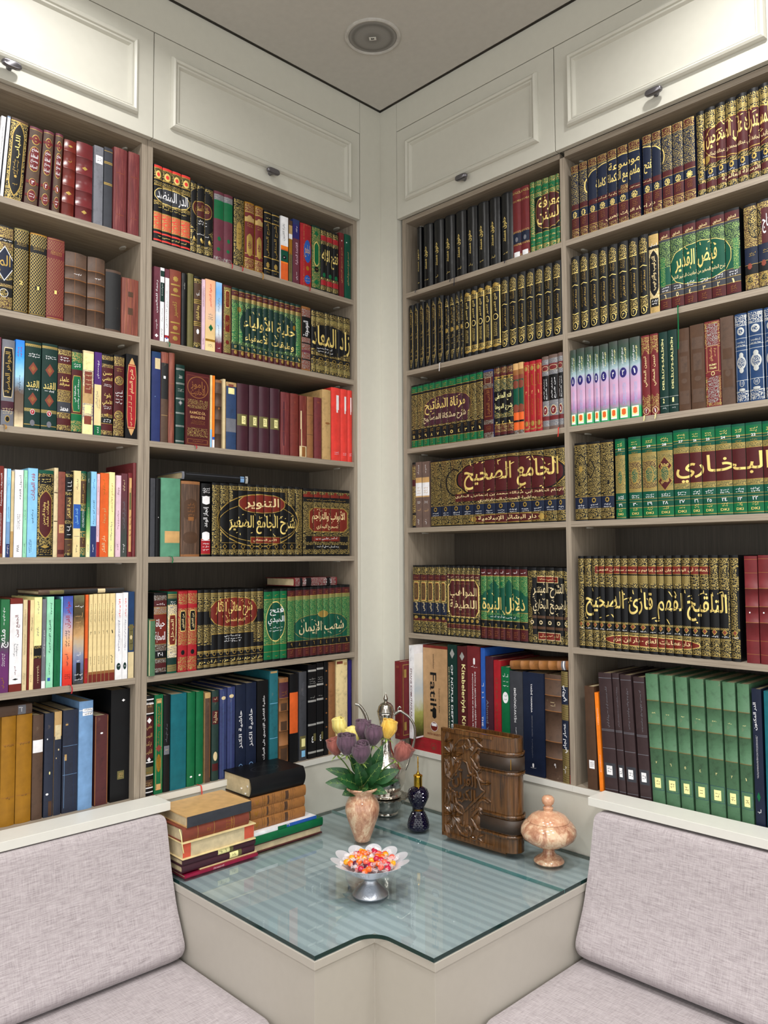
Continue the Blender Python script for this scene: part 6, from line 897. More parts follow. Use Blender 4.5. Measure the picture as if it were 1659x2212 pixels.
for a in (('pile_magenta', 'thin crimson booklet at the very bottom of the left pile', 'X40 X60', [('R', .5, .5, .5, .96, 'Y'), ('X', .5, .55, .6, .16, 'w', 2, 1)], .0090, .252, -.713, .180, .17, False, .3),
          ('pile_cream_thin', 'thin cream notebook low in the left pile', 'c100', [('X', .5, .4, .4, .4, 'f', 1, 1)], .0050, .200, -.712, .172, .15, False, .2),
          ('pile_maroon_low', 'lower of two dark maroon books in the left pile', 'FA100', [('Q', .5, .26, .96, .14, 'v'), ('P', .5, .30, .8, .12, 'z'), ('X', .5, .3, .4, .06, 'k', 2)], .0215, .25, -.722, .176, .17, False, 3),
          ('pile_maroon_high', 'upper of two dark maroon books in the left pile', 'FA100', [('Q', .5, .42, .96, .2, 'v'), ('P', .5, .45, .8, .16, 'z'), ('X', .5, .45, .5, .1, 'k', 2)], .0185, .252, -.7205, .178, .17, False, 3),
          ('pile_cream_block', 'thick book showing red-stained cream page edges in left pile', 'c100', [], .0480, .252, -.7225, .182, .17, True, 3),
          ('pile_terracotta', 'terracotta book with gilt fillets near the top of left pile', 'u22 g.6 u24 g.6 u26 g.6 u3 g.6 u24', [('X', .5, .3, .6, .12, 'f', 3, 1), ('T', '٢-١', .5, .62, .3, .05, 'f', 1)], .0385, .228, -.744, .178, .165, False, 4),
          ('pile_tan_navy', 'tan-covered book with navy spine topping the left pile', 'x100', [], .0310, .222, -.738, .180, .165, False, .4)):
    k, ds, b, dc, th, ln, u1, out, dp, back, r = a
    o = lying(k, ds, b, dc, th, ln, u1, z, out=out, depth=dp, back=back, r=r, group=LP, side='H' if k == 'pile_tan_navy' else None)
    if back:
        y = .0061
        for x0, x1, za, zb_ in ((.004, .043, .004, .030), (.006, .043, .214, .248)) if k == 'pile_cream_block' else ():
            c = bx('edge_stain', mat('red_edge_stain', 'c8543c', .8), o, x0, x1, dp-y+.0001, dp-y+.0006, za, zb_); c['label'] = 'red stain on page edges'
    if k == 'pile_terracotta':
        bm = bmesh.new(); pts = spline([(.004, .02, ln+.001), (-.012, .004, ln+.004), (-.035, .0, ln+.003), (-.06, .004, ln-.004)], 6); tube(bm, [Vector((p.x+.03, p.y-.003, p.z)) for p in pts], .0014, 6)
        c = finish(bm, 'ribbon', book_mat('z'), o); c['label'] = 'cream ribbon bookmark'
    z += th
z = zt
for a in (('pile_white_pages', 'burgundy-covered book with white page edges under the green book', 'm100', [], .0260, .276, -.440, .160, .20, True, .4),
          ('pile_green', 'bright green hardback low in the pile beside the pitcher', 'e100', [], .0245, .278, -.439, .163, .20, False, 1.5),
          ('pile_white_blue', 'thin white and blue paperback between green and brown books', 'w38 e14 b48', [('X', .5, .44, .7, .08, 'z', 1)], .0110, .255, -.463, .158, .18, False, .2),
          ('pile_brown_low', 'lowest of three tan leather books under the fat black one', 'T3', [], .0340, .215, -.497, .142, .155, False, 3.5),
          ('pile_brown_mid', 'middle of three tan leather books under the fat black one', 'T3', [], .0340, .215, -.498, .141, .155, False, 3.5),
          ('pile_brown_top', 'topmost of three tan leather books under the fat black one', 'T3', [], .0340, .217, -.495, .143, .155, False, 3.5),
          ('pile_black', 'fat black soft-covered book topping the pile beside the pitcher', 'k100', [], .0610, .215, -.499, .146, .16, False, 12)):
    k, ds, b, dc, th, ln, u1, out, dp, back, r = a
    if b == 'T3': b = 'WJ20 B.5 WJ3 B.5 WJ14 B.5 WJ3 B.5 WJ13 B.5 WJ3 B.5 WJ13 B.5 WJ3 B.5 WJ25'; dc = [('R', .5, .70, .8, .03, 'B'), ('R', .5, .36, .8, .06, 'B'), ('T', '٨', .5, .90, .5, .07, 'f', 1), ('X', .5, .76, .5, .06, 'f', 2), ('X', .5, .45, .5, .08, 'f', 2)]
    o = lying(k, ds, b, dc, th, ln, u1, z, out=out, depth=dp, back=back, r=r, group=RP)
    if k == 'pile_black':
        bm = bmesh.new()
        for x0, y0, zz, a_ in ((.02, .06, ln-.002, .02), (.032, .03, ln-.002, .03), (.008, .035, ln-.002, .012)):
            v = [bm.verts.new((x0, y0, zz-.01)), bm.verts.new((x0+.001, y0+a_*.5, zz-.01)), bm.verts.new((x0+.006, y0-a_*.4, zz+.007)), bm.verts.new((x0+.001, y0-a_*.5, zz+.006))]; bm.faces.new(v)
        c = finish(bm, 'paper_slip', mat('slip_white', 'f0f0f0', .8), o); c['label'] = 'white paper slips between pages'; c.modifiers.new('t', 'SOLIDIFY').thickness = .0004
        bm = bmesh.new()
        for r1, r2 in ((.034, .032), (.024, .023)):
            A = [[bm.verts.new((th-.0003, .08+math.cos(q)*rr*1.0, ln*.5+math.sin(q)*rr*1.5)) for q in [2*math.pi*i/40 for i in range(40)]] for rr in (r1, r2)]
            for i in range(40): bm.faces.new((A[0][i], A[0][(i+1) % 40], A[1][(i+1) % 40], A[1][i]))
        finish(bm, 'embossed_oval', mat('blind_stamp', '2a2b2e', .3), o)
    z += th

# ---------------------------------------------------------------- things on the table
ZG = ZC - .915 + .0002
def marble(name, a, b, c):
    t = NT(name); co = t.obj((1, 1, .55))
    n = t.n('ShaderNodeTexNoise', {'Vector': co, 'Scale': 26.0, 'Detail': 8.0, 'Roughness': .62, 'Distortion': 1.6}).outputs[0]
    w = t.n('ShaderNodeTexNoise', {'Vector': co, 'Scale': 70.0, 'Detail': 6.0, 'Roughness': .7, 'Distortion': 2.2}).outputs[0]
    k = t.math('ADD', t.math('MULTIPLY', n, .7), t.math('MULTIPLY', w, .3))
    return t.set(col=t.ramp(k, [(.34, lin(a)), (.5, lin(b)), (.58, lin(c)), (.7, lin(b))]), rough=.13, coat=.3)
MARB = marble('onyx_marble', '96604a', 'c89a7c', 'e0c4a4')
vx, vy = .311, -.397
va = empty('vase', 'mottled pink-brown onyx vase holding artificial roses', 'vase', (vx, vy, ZG))
bm = bmesh.new(); lathe(bm, [(.0, 0), (.022, 0), (.026, .004), (.030, .018), (.040, .045), (.0515, .078), (.056, .098), (.0545, .116), (.047, .133), (.040, .142), (.0375, .149), (.041, .156), (.050, .163), (.0545, .167), (.055, .170), (.052, .1725), (.045, .169), (.036, .158), (.033, .148), (.040, .13), (.046, .10), (.03, .03), (.0, .02)], 64, closed=False)
finish(bm, 'vessel', MARB, va, smooth=60)
# roses
def petal_mat(n, h, h2):
    if n not in MAT:
        t = NT(n); nz = t.n('ShaderNodeTexNoise', {'Vector': t.obj((1, 1, .2)), 'Scale': 160.0, 'Detail': 3.0}).outputs[0]
        MAT[n] = t.set(col=t.ramp(nz, [(.3, lin(h)), (.7, lin(h2))]), rough=.75, sheen=.3)
    return MAT[n]
STEM = mat('stem_green', '4f6b2c', .5); SEP = mat('sepal_green', '8fa855', .6)
LEAFM = NT('rose_leaf'); LEAFM = LEAFM.set(col=LEAFM.ramp(LEAFM.n('ShaderNodeTexNoise', {'Vector': LEAFM.obj(), 'Scale': 60.0, 'Detail': 3.0}).outputs[0], [(.3, lin('173f1d')), (.7, lin('28592d'))]), rough=.42)
VEIN = mat('leaf_vein', '8fae5a', .5)
def bloom(bm, H, R, seed):
    rng = random.Random(seed)
    f = lambda t: R*(.34 + .66*math.sin(min(1, t*1.55)*math.pi/2)) * (1 if t < .55 else 1 - .24*((t-.55)/.45)**1.6)
    a0 = rng.uniform(0, 6.28)
    for k, (rs, hs, arc, tw) in enumerate([(1, .95, 2.9, 0), (.99, 1.0, 2.7, 2.1), (.95, 1.02, 2.8, 4.2), (.78, .98, 2.6, .9), (.62, .99, 2.8, 3.1), (.46, 1.0, 3.2, 5.0), (.30, 1.0, 4.2, 1.0), (.14, 1.0, 5.0, 3)]):
        n, m = 12, 10; g = []
        for j in range(m+1):
            t = j/m; row_ = []
            for i in range(n+1):
                s = i/n*2-1; a = a0 + tw + s*arc/2
                z = H*hs*(t*(1-.10*abs(s)**2.2) if t > .3 else t)
                r = f(t)*rs*(1+.035*s)
                if k < 3 and t > .8: r += R*.16*((t-.8)/.2)**1.5*(1-abs(s)*.3); z -= H*.05*((t-.8)/.2)**2
                row_.append(bm.verts.new((math.cos(a)*r, math.sin(a)*r, z)))
            g.append(row_)
        for j in range(m):
            for i in range(n): bm.faces.new((g[j][i], g[j][i+1], g[j+1][i+1], g[j+1][i]))
def leaf(parent, base, d, upv, L, W, seed):
    rng = random.Random(seed); d = Vector(d).normalized(); s = d.cross(Vector(upv)).normalized(); n = s.cross(d).normalized()
    bm = bmesh.new(); rows = []; m = 10; P = Vector(base); mid = []
    for j in range(m+1):
        t = j/m; c = P + d*L*t + n*(-.25*L*t*t + .12*L*t); wd_ = W*math.sin(math.pi*min(1, t*.93+.05))**.8*(1-.35*t)
        if j == m: wd_ = .0006
        rows.append([bm.verts.new(c + s*wd_*q + n*abs(q)*wd_*.22) for q in (-1, -.55, 0, .55, 1)]); mid.append(c + n*.0003)
    for a, b in zip(rows, rows[1:]):
        for i in range(4): bm.faces.new((a[i], a[i+1], b[i+1], b[i]))
    tube(bm, mid, [.0008*(1-.8*i/m) for i in range(m+1)], 5, 1)
    for j in range(2, 9, 2):
        for q in (-.75, .75):
            tube(bm, [mid[j], mid[min(m, j+1)] + s*q*W*.55*(1-.3*j/m) + n*.0012], [.0005, .0002], 4, 1, False)
    o = finish(bm, 'leaf', [LEAFM, VEIN], parent, smooth=60, recalc=False)
    return o
def rose(label, col, tip, R, H, tilt_to, leaves, seed):
    t = empty('artificial_rose', label, 'rose', (vx, vy, ZG+.06), 0, 'artificial roses in the onyx vase')
    top = Vector(tip); rng = random.Random(seed)
    base = Vector((rng.uniform(-.008, .008), rng.uniform(-.008, .008), -.02)); nk = Vector((top.x*.14, top.y*.14, .105))
    P = spline([base, nk, nk.lerp(top, .55) + Vector((0, 0, .012)), top], 6)
    bm = bmesh.new(); tube(bm, P, .0021, 7); st = finish(bm, 'stem', STEM, t, smooth=60)
    ax = (top - nk).normalized() if tilt_to is None else Vector(tilt_to).normalized()
    M = Matrix.Translation(top) @ Vector((0, 0, 1)).rotation_difference(ax).to_matrix().to_4x4()
    bm = bmesh.new(); bloom(bm, H*1.03, R*1.12, seed); bmesh.ops.transform(bm, matrix=M, verts=bm.verts)
    b = finish(bm, 'bloom', col, t, smooth=70, recalc=False); s = b.modifiers.new('thick', 'SOLIDIFY'); s.thickness = .0008
    bm = bmesh.new()
    for k in range(5):
        a = k*1.257 + seed; d = Vector((math.cos(a), math.sin(a), -.25)); q = [Vector((0, 0, 0)), d*.012 + Vector((-d.y, d.x, 0))*.004, d*.027 + Vector((0, 0, -.004)), d*.012 - Vector((-d.y, d.x, 0))*.004]
        bm.faces.new([bm.verts.new(M @ v) for v in q])
    c = finish(bm, 'sepal', SEP, t, recalc=False); c.modifiers.new('t', 'SOLIDIFY').thickness = .0006
    for i, (h, dx, dy, dz, L, W) in enumerate(leaves): leaf(t, nk + (top-nk)*h, (dx, dy, dz), (.716*.9+.2*math.sin(seed+i*2), -.698*.9, .55), L*1.05, W*1.12, seed*7+i)
    return t
RR = Vector((.698, .716, 0)).normalized()      # to the right as the photo sees it
FF = Vector((.716, -.698, 0)).normalized()     # towards the photographer
def at(r, z, f=0.0): v = RR*r + FF*f; return (v.x, v.y, z - .06 + .915)
PU = petal_mat('petal_purple', '46303e', '66485c'); RU = petal_mat('petal_rust', '7c3c32', '98544a'); YE = petal_mat('petal_yellow', 'dcc860', 'eee08c'); YD = petal_mat('petal_deep_yellow', 'd8a832', 'ecc458')
def L_(h, r, f, z, L, W): v = RR*r + FF*f; return (h, v.x, v.y, z, L, W)
rose('pale yellow rosebud highest at the left of the bouquet', YE, at(-.066, -.590, -.03), .022, .064, (RR.x*-.25, RR.y*-.25, 1), [L_(.2, -.8, .3, .35, .10, .018)], 1)
rose('rust-coloured rosebud at the far left of the bouquet', RU, at(-.080, -.640, .01), .024, .056, (RR.x*-.3, RR.y*-.3, 1), [L_(.12, -1, .2, .15, .095, .022)], 2)
rose('large purple rosebud in front of the pale yellow one', PU, at(-.048, -.632, .035), .030, .066, (FF.x*.12, FF.y*.12, 1), [L_(.1, -.6, .8, .5, .10, .026), L_(.0, -.9, .5, -.1, .06, .022)], 3)
rose('yellow rosebud half hidden behind purple ones', YE, at(-.026, -.615, -.02), .026, .060, None, [L_(.3, -.2, .3, 1, .09, .02)], 4)
rose('purple rosebud lowest at the front centre of the bouquet', PU, at(-.002, -.655, .045), .028, .066, (FF.x*.2, FF.y*.2, 1), [L_(.0, .2, .9, .3, .065, .022), L_(.15, -.1, .9, .9, .11, .024)], 5)
rose('purple rosebud highest at the back centre of the bouquet', PU, at(.002, -.597, -.015), .027, .064, None, [L_(.2, .2, .2, 1, .10, .024)], 6)
rose('purple rosebud right of centre, touching the deep yellow one', PU, at(.034, -.609, .01), .028, .064, (RR.x*.1, RR.y*.1, 1), [L_(.1, .5, .6, .8, .11, .026), L_(.2, .7, -.2, .9, .09, .022)], 7)
rose('deep yellow rosebud in front of the silver pitcher', YD, at(.080, -.590, .0), .025, .062, (RR.x*.22, RR.y*.22, 1), [L_(.35, .35, .2, 1, .085, .02), L_(.05, 1, .1, .25, .10, .020)], 8)
rose('dusky red rosebud hanging out to the far right', RU, at(.112, -.655, .02), .029, .062, (RR.x*.7, RR.y*.7, .9), [L_(.25, .9, .2, .5, .085, .024), L_(.02, .8, .6, .0, .07, .018)], 9)
# silver pitcher standing in a scalloped basin
t = NT('hammered_silver'); v = t.n('ShaderNodeTexVoronoi', {'Vector': t.obj(), 'Scale': 130.0}).outputs['Distance']
SILV = t.set(col=lin('d2cdc6'), metal=1.0, rough=.16, nrm=t.bump(v, .25, .0015)); SILP = plain('polished_silver', 'b4b0a8', .18, 1.0, var=.01)
ba = empty('basin', 'silver scalloped-rim basin on a low foot under the pitcher', 'basin', (.172, -.153, ZG))
bm = bmesh.new(); lathe(bm, [(.0, 0), (.040, 0), (.043, .003), (.043, .006), (.040, .010), (.041, .014), (.050, .022), (.056, .036), (.058, .050), (.060, .056), (.050, .058), (.046, .05), (.0, .046)], 56, closed=False)
finish(bm, 'bowl', SILP, ba, smooth=50)
bm = bmesh.new(); lathe(bm, [(.050, .0575), (.072, .0585), (.079, .061), (.080, .063), (.078, .0635), (.060, .0605), (.048, .0600)], 160, closed=False, mod=lambda r, z, a: (r*(1+.030*abs(math.sin(10*a))*(r > .07)), z + .002*math.cos(20*a)*(r > .07)))
finish(bm, 'scalloped_rim', SILP, ba, smooth=50)
ew = empty('pitcher', 'silver hammered pitcher with curved handle, spout and domed lid', 'pitcher', (.172, -.153, ZG+.0610))
bm = bmesh.new(); lathe(bm, [(.0, 0), (.050, 0), (.054, .004), (.055, .010), (.050, .015), (.046, .017), (.052, .024), (.064, .045), (.070, .066), (.069, .084), (.060, .106), (.044, .128), (.030, .146), (.021, .168), (.018, .19), (.0175, .21), (.0195, .238), (.025, .27), (.029, .286), (.0305, .293), (.029, .296), (.0, .296)], 64, closed=False)
finish(bm, 'vessel', SILV, ew, smooth=50)
bm = bmesh.new(); lathe(bm, [(.0305, .2962), (.032, .299), (.031, .302), (.029, .306), (.026, .318), (.018, .328), (.009, .332), (.0055, .335), (.0075, .340), (.0085, .345), (.006, .352), (.002, .362), (.0, .366)], 48, closed=False)
finish(bm, 'lid', SILP, ew, smooth=40)
def ep(r, z, f=0): q = RR*r + FF*f; return (q.x, q.y, z)
bm = bmesh.new(); tube(bm, spline([ep(.030, .288), ep(.050, .300), ep(.066, .292), ep(.086, .276), ep(.102, .248), ep(.105, .215), ep(.098, .18), ep(.088, .150), ep(.080, .118), ep(.069, .092)], 6), [.005]*12 + [.0045]*30 + [.004]*13, 10)
tube(bm, spline([ep(.046, .297), ep(.044, .308), ep(.050, .316), ep(.054, .311)], 5), .003, 8)
finish(bm, 'handle', SILP, ew, smooth=60)
pts = spline([ep(-.062, .075), ep(-.078, .11), ep(-.074, .16), ep(-.060, .20), ep(-.062, .245), ep(-.072, .285), ep(-.092, .318), ep(-.110, .326)], 6)
bm = bmesh.new(); tube(bm, pts, [.010-.005*i/(len(pts)-1) for i in range(len(pts))], 12); finish(bm, 'spout', SILP, ew, smooth=60)
# perfume bottle
pb = empty('perfume_bottle', 'dark blue studded hourglass bottle with gold cap and dipping stick', 'bottle', (.362, -.188, ZG))
NAVY = plain('cobalt_glass', '0a0622', .08, 0, var=.05, coat=.4); GLD = plain('polished_brass', 'd8a838', .15, 1.0, var=.02)
prof = [(.0, 0), (.031, 0), (.0355, .003), (.0365, .012), (.034, .028), (.028, .044), (.0205, .058), (.0190, .064), (.0190, .070), (.0215, .078), (.029, .092), (.0350, .106), (.0355, .117), (.031, .129), (.022, .137), (.0135, .141), (.0, .142)]
bm = bmesh.new(); lathe(bm, prof, 48, closed=False); body = finish(bm, 'body', NAVY, pb, smooth=50)
bm = bmesh.new()
def pr(z):
    for (a, za), (b, zb_) in zip(prof[1:], prof[2:]):
        if za <= z <= zb_: return a + (b-a)*(z-za)/(zb_-za)
for row_ in range(22):
    z = .008 + row_*.0058
    if .057 < z < .076: continue
    for k in range(22):
        a = 2*math.pi*(k + .5*(row_ % 2))/22; r = pr(z); c = Vector((math.cos(a)*r, math.sin(a)*r, z)); n_ = Vector((math.cos(a), math.sin(a), 0)); s_ = Vector((-n_.y, n_.x, 0)); q = r*.105
        b0 = [bm.verts.new(c + s_*q*x + Vector((0, 0, 1))*.0024*y - n_*.0003) for x, y in ((1, 0), (0, 1), (-1, 0), (0, -1))]; tp = bm.verts.new(c + n_*.0018)
        for i in range(4): bm.faces.new((b0[i], b0[(i+1) % 4], tp))
finish(bm, 'raised_studs', NAVY, body, recalc=False)
bm = bmesh.new(); lathe(bm, [(.0188, .0605), (.0197, .0610), (.0197, .0710), (.0188, .0715)], 40); finish(bm, 'black_band', mat('band_black', '101010', .3), pb, smooth=40)
bm = bmesh.new()
for k in range(-3, 4):
    a = math.atan2(FF.y, FF.x) + k*.2; box(bm, math.cos(a)*.0198-.0012, math.cos(a)*.0198+.0012, math.sin(a)*.0198-.0012, math.sin(a)*.0198+.0012, .0635, .0685)
finish(bm, 'gold_lettering', GLD, pb)
bm = bmesh.new(); lathe(bm, [(.0, .1405), (.0135, .1405), (.0140, .143), (.0140, .172), (.0155, .174), (.0150, .178), (.009, .181), (.005, .184), (.003, .190), (.0, .191)], 32, closed=False)
lathe(bm, [(.0, .190), (.0022, .190), (.0018, .20), (.0026, .206), (.0018, .212), (.0026, .219), (.0018, .225), (.0022, .232), (.0015, .238), (.0, .240)], 12, closed=False)
finish(bm, 'gold_cap', GLD, pb, smooth=40)
# lidded marble bowl
bo = empty('lidded_bowl', 'pale onyx footed bowl with a knobbed lid, near the right cushion', 'bowl', (.840, -.126, ZG))
bm = bmesh.new(); lathe(bm, [(.0, 0), (.042, 0), (.0455, .004), (.044, .009), (.034, .017), (.022, .024), (.0175, .031), (.0175, .038), (.022, .043), (.040, .050), (.062, .061), (.078, .074), (.0835, .088), (.081, .102), (.072, .115), (.062, .1225), (.0, .120)], 64, closed=False); finish(bm, 'vessel', MARB, bo, smooth=50)
bm = bmesh.new(); lathe(bm, [(.060, .1225), (.0625, .1235), (.0610, .127), (.050, .138), (.032, .146), (.016, .149), (.0135, .152), (.0150, .158), (.0160, .161), (.0115, .164), (.0110, .168), (.0160, .172), (.0190, .180), (.0180, .189), (.012, .195), (.0, .197)], 64, closed=False); finish(bm, 'lid', marble('onyx_lid', 'b87c60', 'd0a080', 'dcb898'), bo, smooth=50)
# footed silver dish
t = NT('crackled_silver'); n_ = t.n('ShaderNodeTexNoise', {'Vector': t.obj(), 'Scale': 260.0, 'Detail': 4.0}).outputs[0]
CRK = t.set(col=lin('e4e6ee'), metal=.4, rough=.33, nrm=t.bump(n_, .5, .001))
CRF = plain('hammered_foot', 'b4b8c2', .3, .85, bump=.5, bs=260, var=.05)
dx, dy = .628, -.661
di = empty('sweet_dish', 'silver footed dish with a petal-shaped rim full of wrapped sweets', 'dish', (dx, dy, ZG))
bm = bmesh.new(); lathe(bm, [(.0, .0), (.0475, .0), (.0490, .003), (.046, .008), (.036, .018), (.022, .030), (.0165, .038), (.0175, .044), (.022, .047), (.0, .047)], 56, closed=False); finish(bm, 'foot', CRF, di, smooth=50)
NPET = 11
def pet(r, z, a):
    k = max(0, (r-.05)/.06); c = abs(math.cos(NPET*a/2))**.55
    return (r*(1 - .25*k*(1-c)), z + .012*k*k*(c-.6))
bm = bmesh.new(); lathe(bm, [(.0, .0475), (.018, .0475), (.036, .052), (.058, .063), (.078, .077), (.094, .086), (.108, .091), (.1085, .0922), (.094, .0880), (.077, .0795), (.056, .066), (.034, .055), (.0, .051)], 198, closed=False, mod=pet); finish(bm, 'petal_bowl', CRK, di, smooth=60)
# wrapped sweets, each its own
CAND = [('orange', 'f0681c'), ('amber yellow', 'f5a418'), ('raspberry red', 'c01c40'), ('coral pink', 'f0604c'), ('dark plum', '5a1838')]
t = NT('clear_wrapper'); WR = t.set(col=lin('f6eef0'), rough=.12, alpha=.30); WR.blend_method = 'BLEND' if hasattr(WR, 'blend_method') else None
protos = []
for nm, hx in CAND:
    bm = bmesh.new(); bmesh.ops.create_uvsphere(bm, u_segments=14, v_segments=9, radius=1.0)
    for v_ in bm.verts: v_.co = Vector((v_.co.x*.0098, v_.co.y*.0084, v_.co.z*.0074))
    me = bpy.data.meshes.new('wrapped_sweet'); bm.to_mesh(me); bm.free(); me.materials.append(mat('candy_' + nm.replace(' ', '_'), hx, .22, var=.12))
    for p in me.polygons: p.use_smooth = True
    bm = bmesh.new(); rg = []; rng = random.Random(len(nm))
    for x, ra in ((-.019, .0085), (-.015, .0060), (-.0105, .0018), (-.0085, .0050), (0, .0080), (.0085, .0050), (.0105, .0018), (.015, .0060), (.019, .0085)):
        fl = abs(x) > .012
        rg.append([bm.verts.new((x + (rng.uniform(-.0018, .0018) if fl else 0), math.cos(a)*ra*(1+.3*math.cos(5*a)*fl), math.sin(a)*ra*(.9 if not fl else .45)*(1+.3*math.sin(4*a)*fl))) for a in [2*math.pi*i/12 for i in range(12)]])
    for a, b in zip(rg, rg[1:]):
        for i in range(12): bm.faces.new((a[i], a[(i+1) % 12], b[(i+1) % 12], b[i]))
    mw = bpy.data.meshes.new('wrapper'); bm.to_mesh(mw); bm.free(); mw.materials.append(WR)
    protos.append((nm, me, mw))
rng = random.Random(11); spots = []
for lay, (n_, rad, zz) in enumerate(((26, .070, .083), (24, .068, .091), (19, .055, .0975), (9, .034, .103))):
    for i in range(n_):
        for _ in range(60):
            r = rad*math.sqrt(rng.random()); a = rng.uniform(0, 6.283); p = (r*math.cos(a), r*math.sin(a), zz + rng.uniform(-.0015, .0015) - (0 if lay else .0) + .004*(r/.07)**2*(lay == 0))
            if all((p[0]-q[0])**2 + (p[1]-q[1])**2 + ((p[2]-q[2])*1.4)**2 > .0112**2 for q in spots): spots.append(p); break
for i, p in enumerate(spots):
    nm, me, mw = protos[rng.choice((0, 0, 0, 1, 1, 2, 2, 3, 3, 4))]
    o = bpy.data.objects.new('wrapped_sweet', me); C.objects.link(o); o.location = (dx+p[0], dy+p[1], ZG+p[2]); o.rotation_euler = (rng.uniform(-.5, .5), rng.uniform(-.5, .5), rng.uniform(0, 6.28))
    w_ = bpy.data.objects.new('wrapper', mw); C.objects.link(w_); w_.parent = o
    tag(o, 'one of the %s boiled sweets in clear wrappers in the silver dish' % nm, 'sweet', 'wrapped %s sweets in the silver dish' % nm)
# carved wooden case shaped like a book
t = NT('carved_walnut'); sx = t.obj((26, 26, 1.6)); n1 = t.n('ShaderNodeTexNoise', {'Vector': sx, 'Scale': 5.0, 'Detail': 6.0, 'Roughness': .6, 'Distortion': .5}).outputs[0]
WAL = t.set(col=t.ramp(n1, [(.3, lin('2c1a0c')), (.5, lin('543618')), (.68, lin('6e4826'))]), rough=.26, coat=.35)
STRAP = plain('strap_dark', '3a2c22', .5, bump=.3, bs=900)
WK = .247; HK = .355; DK = .072
qc = empty('carved_case', 'carved walnut case shaped like an upright book with two dark straps', 'case', (.4745, -.1925, ZG), math.radians(3.0))
def relief(parent, name, strokes, y, m, leafs=()):
    bm = bmesh.new()
    for pts, rad in strokes:
        rad *= 1.35; P = spline([(x, y, z) for x, z in pts], 6); n = len(P)
        tube(bm, [Vector((p.x, p.y, p.z)) for p in P], [rad*(.45+.55*math.sin(math.pi*min(1, max(.0, (i+.6)/n)))) for i in range(n)], 8)
    for cx, cz, a, L, W in leafs:                                  # a raised leaf: ridge down the middle
        d = Vector((math.cos(a), 0, math.sin(a))); s = Vector((-d.z, 0, d.x)); b = Vector((cx, y+.001, cz)); rows = []
        for j in range(9):
            u = j/8; wd_ = W*math.sin(math.pi*(u*.92+.04))**.8
            rows.append([bm.verts.new(b + d*L*u + s*wd_*q - Vector((0, h_, 0))) for q, h_ in ((-1, 0), (-.5, .005), (0, .002), (.5, .005), (1, 0))])
        for r0, r1 in zip(rows, rows[1:]):
            for i in range(4): bm.faces.new((r0[i], r0[i+1], r1[i+1], r1[i]))
    return finish(bm, name, m, parent, smooth=60)
bm = bmesh.new(); RS = DK/2
out = [(0, 0)] + [(WK + .036*math.sin(a), RS - RS*math.cos(a)) for a in [math.pi*i/16 for i in range(17)]] + [(0, DK)]
va_ = [bm.verts.new((x, y, .010)) for x, y in out]; vb_ = [bm.verts.new((x, y, HK)) for x, y in out]
bm.faces.new(va_[::-1])
inn = [(0, .009)] + [(WK + .028*math.sin(a), RS - (RS-.009)*math.cos(a)) for a in [math.pi*i/16 for i in range(17)]] + [(0, DK-.009)]
vi = [bm.verts.new((x, y, HK)) for x, y in inn]; vj = [bm.verts.new((x, y, HK-.02)) for x, y in inn]
for i in range(len(out)-1):
    bm.faces.new((va_[i], va_[i+1], vb_[i+1], vb_[i])); bm.faces.new((vb_[i], vb_[i+1], vi[i+1], vi[i])); bm.faces.new((vi[i], vi[i+1], vj[i+1], vj[i]))
bm.faces.new(vj); bm.faces.new((va_[0], vb_[0], vi[0], vj[0], vj[-1], vi[-1], vb_[-1], va_[-1]))
case = finish(bm, 'case_body', WAL, qc, smooth=35)
bx('page_block', wood('walnut_inside', 'X', '4a2e18', '7a5430', '8c6438', .4), qc, .010, WK-.01, .0125, DK-.0125, .0, HK-.010)
bm = bmesh.new()                                                   # raised border round the cover panel
for x0, x1, z0, z1 in ((.0, .007, .010, HK), (.0, WK-.045, HK-.012, HK-.001), (.0, WK-.045, .0105, .022)): box(bm, x0, x1, -.004, .001, z0, z1)
finish(bm, 'border', WAL, qc, bevel=.001)
for zc in (.278, .088):                                            # strap, moulded edges, round stud
    def band(z0, z1, y, m, nm, x0):
        b_ = bmesh.new(); pts = [(x0, -y)] + [(WK + (.036+y)*math.sin(a), RS - (RS+y)*math.cos(a)) for a in [math.pi*i/16 for i in range(14)]]
        A = [(b_.verts.new((x, yy, z0)), b_.verts.new((x, yy, z1))) for x, yy in pts]
        for p, q in zip(A, A[1:]): b_.faces.new((p[0], q[0], q[1], p[1]))
        o = finish(b_, nm, m, qc, recalc=False, smooth=40); s = o.modifiers.new('t', 'SOLIDIFY'); s.thickness = .004; s.offset = 0
        return o
    s_ = band(zc-.020, zc+.020, .003, STRAP, 'strap', .155); s_['label'] = 'dark leather-like strap'
    for dz in (-.030, .030): band(zc+dz-.0045, zc+dz+.0045, .004, WAL, 'moulding', .160)
    relief(qc, 'strap_scroll', [([(.160, zc+.030), (.145, zc+.031), (.136, zc+.022), (.128, zc+.012), (.116, zc)], .0045), ([(.160, zc-.030), (.145, zc-.031), (.136, zc-.022), (.128, zc-.012), (.116, zc)], .0045)], -.002, WAL)
    bm = bmesh.new(); lathe(bm, [(.0155, 0), (.0160, .003), (.0135, .004), (.0130, .003), (.011, .004), (.0, .0055)], 32)
    bmesh.ops.rotate(bm, verts=bm.verts, matrix=Matrix.Rotation(math.pi/2, 3, 'X')); bmesh.ops.translate(bm, verts=bm.verts, vec=(.140, -.001, zc)); finish(bm, 'stud', WAL, qc, smooth=40)
bx('brass_pin', GLD, qc, WK+.020, WK+.022, .0005, .005, .262, .294)
fl, st_ = [], []
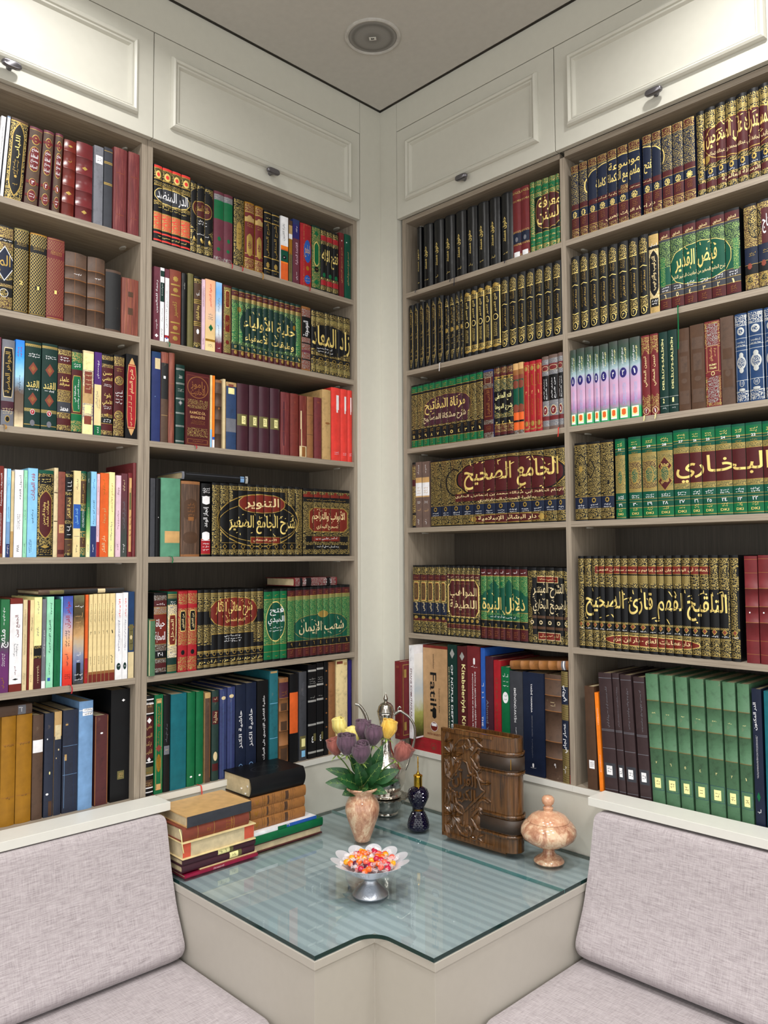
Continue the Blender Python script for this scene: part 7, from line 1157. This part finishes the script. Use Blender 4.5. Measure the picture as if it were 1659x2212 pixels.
for cx, cz, sg in ((.045, .275, 1), (.045, .085, -1)):            # two flowers with leafy tendrils
    for k in range(8): fl.append((cx+.006*math.cos(k*.785), cz+.006*math.sin(k*.785), k*.785+.2, .034, .0075))
    fl += [(.014, cz+sg*.035, 1.2*sg, .04, .009), (.018, cz-sg*.045, -1.1*sg, .04, .009)]
    st_ += [([(.055, cz+sg*.030), (.075, cz+sg*.052), (.105, cz+sg*.056), (.118, cz+sg*.038), (.104, cz+sg*.026), (.092, cz+sg*.036), (.099, cz+sg*.045)], .0045),
            ([(.100, cz+sg*.058), (.130, cz+sg*.062), (.150, cz+sg*.048), (.165, cz+sg*.040)], .004), ([(.06, cz+sg*.022), (.085, cz+sg*.03), (.09, cz+sg*.012)], .0035), ([(.012, cz-sg*.03), (.02, cz-sg*.07), (.05, cz-sg*.085)], .004)]
    fl += [(.120, cz+sg*.052, .25*sg, .045, .010), (.108, cz+sg*.04, -.6*sg, .03, .008)]
for sg, zm in ((1, .18), (-1, .18)):                              # leafy scrolls that fill the field round the lozenge
    st_ += [([(.012, zm+sg*.075), (.03, zm+sg*.055), (.022, zm+sg*.03), (.012, zm+sg*.02)], .004), ([(.118, zm+sg*.07), (.140, zm+sg*.055), (.150, zm+sg*.035), (.168, zm+sg*.028), (.185, zm+sg*.034)], .004), ([(.05, zm+sg*.066), (.066, zm+sg*.082), (.086, zm+sg*.088)], .0035)]
    fl += [(.03, zm+sg*.05, 2.0*sg, .032, .008), (.145, zm+sg*.05, .9*sg, .03, .008), (.16, zm+sg*.022, .2*sg, .035, .008), (.02, zm+sg*.13, .4*sg, .03, .007)]
relief(qc, 'floral_carving', st_, -.0005, WAL, fl)
bm = bmesh.new(); D4 = [(.088, .262), (.172, .180), (.088, .100), (.028, .180)]
prism(bm, D4, 0, .002); bmesh.ops.transform(bm, matrix=Matrix(((1, 0, 0, 0), (0, 0, -1, -.0002), (0, 1, 0, 0), (0, 0, 0, 1))), verts=bm.verts)
finish(bm, 'recessed_lozenge', STRAP, qc)
edge = []
for (x0, z0), (x1, z1) in zip(D4, D4[1:] + D4[:1]):
    edge.append(([(x0+(x1-x0)*u + .006*math.sin(u*math.pi*4)*.7, z0+(z1-z0)*u + .006*math.sin(u*math.pi*4)*.7) for u in [i/8 for i in range(9)]], .0038))
relief(qc, 'lozenge_border', edge, -.002, WAL)
tri, _a = glyphs('القرآن'); tr2, _a = glyphs('الكريم')
bm = bmesh.new()
for T_, cx, cz, w_, h_ in ((tri, .095, .204, .094, .062), (tr2, .093, .150, .088, .056)):
    for p in T_:
        a = [bm.verts.new((cx+(x-.5)*w_, -.0085, cz+(y-.5)*h_)) for x, y in p]; b = [bm.verts.new((v.co.x, -.001, v.co.z)) for v in a]
        bm.faces.new(a); [bm.faces.new((a[i], a[(i+1) % len(a)], b[(i+1) % len(a)], b[i])) for i in range(len(a))]
bmesh.ops.remove_doubles(bm, verts=bm.verts, dist=1e-6)
finish(bm, 'carved_lettering', WAL, qc)
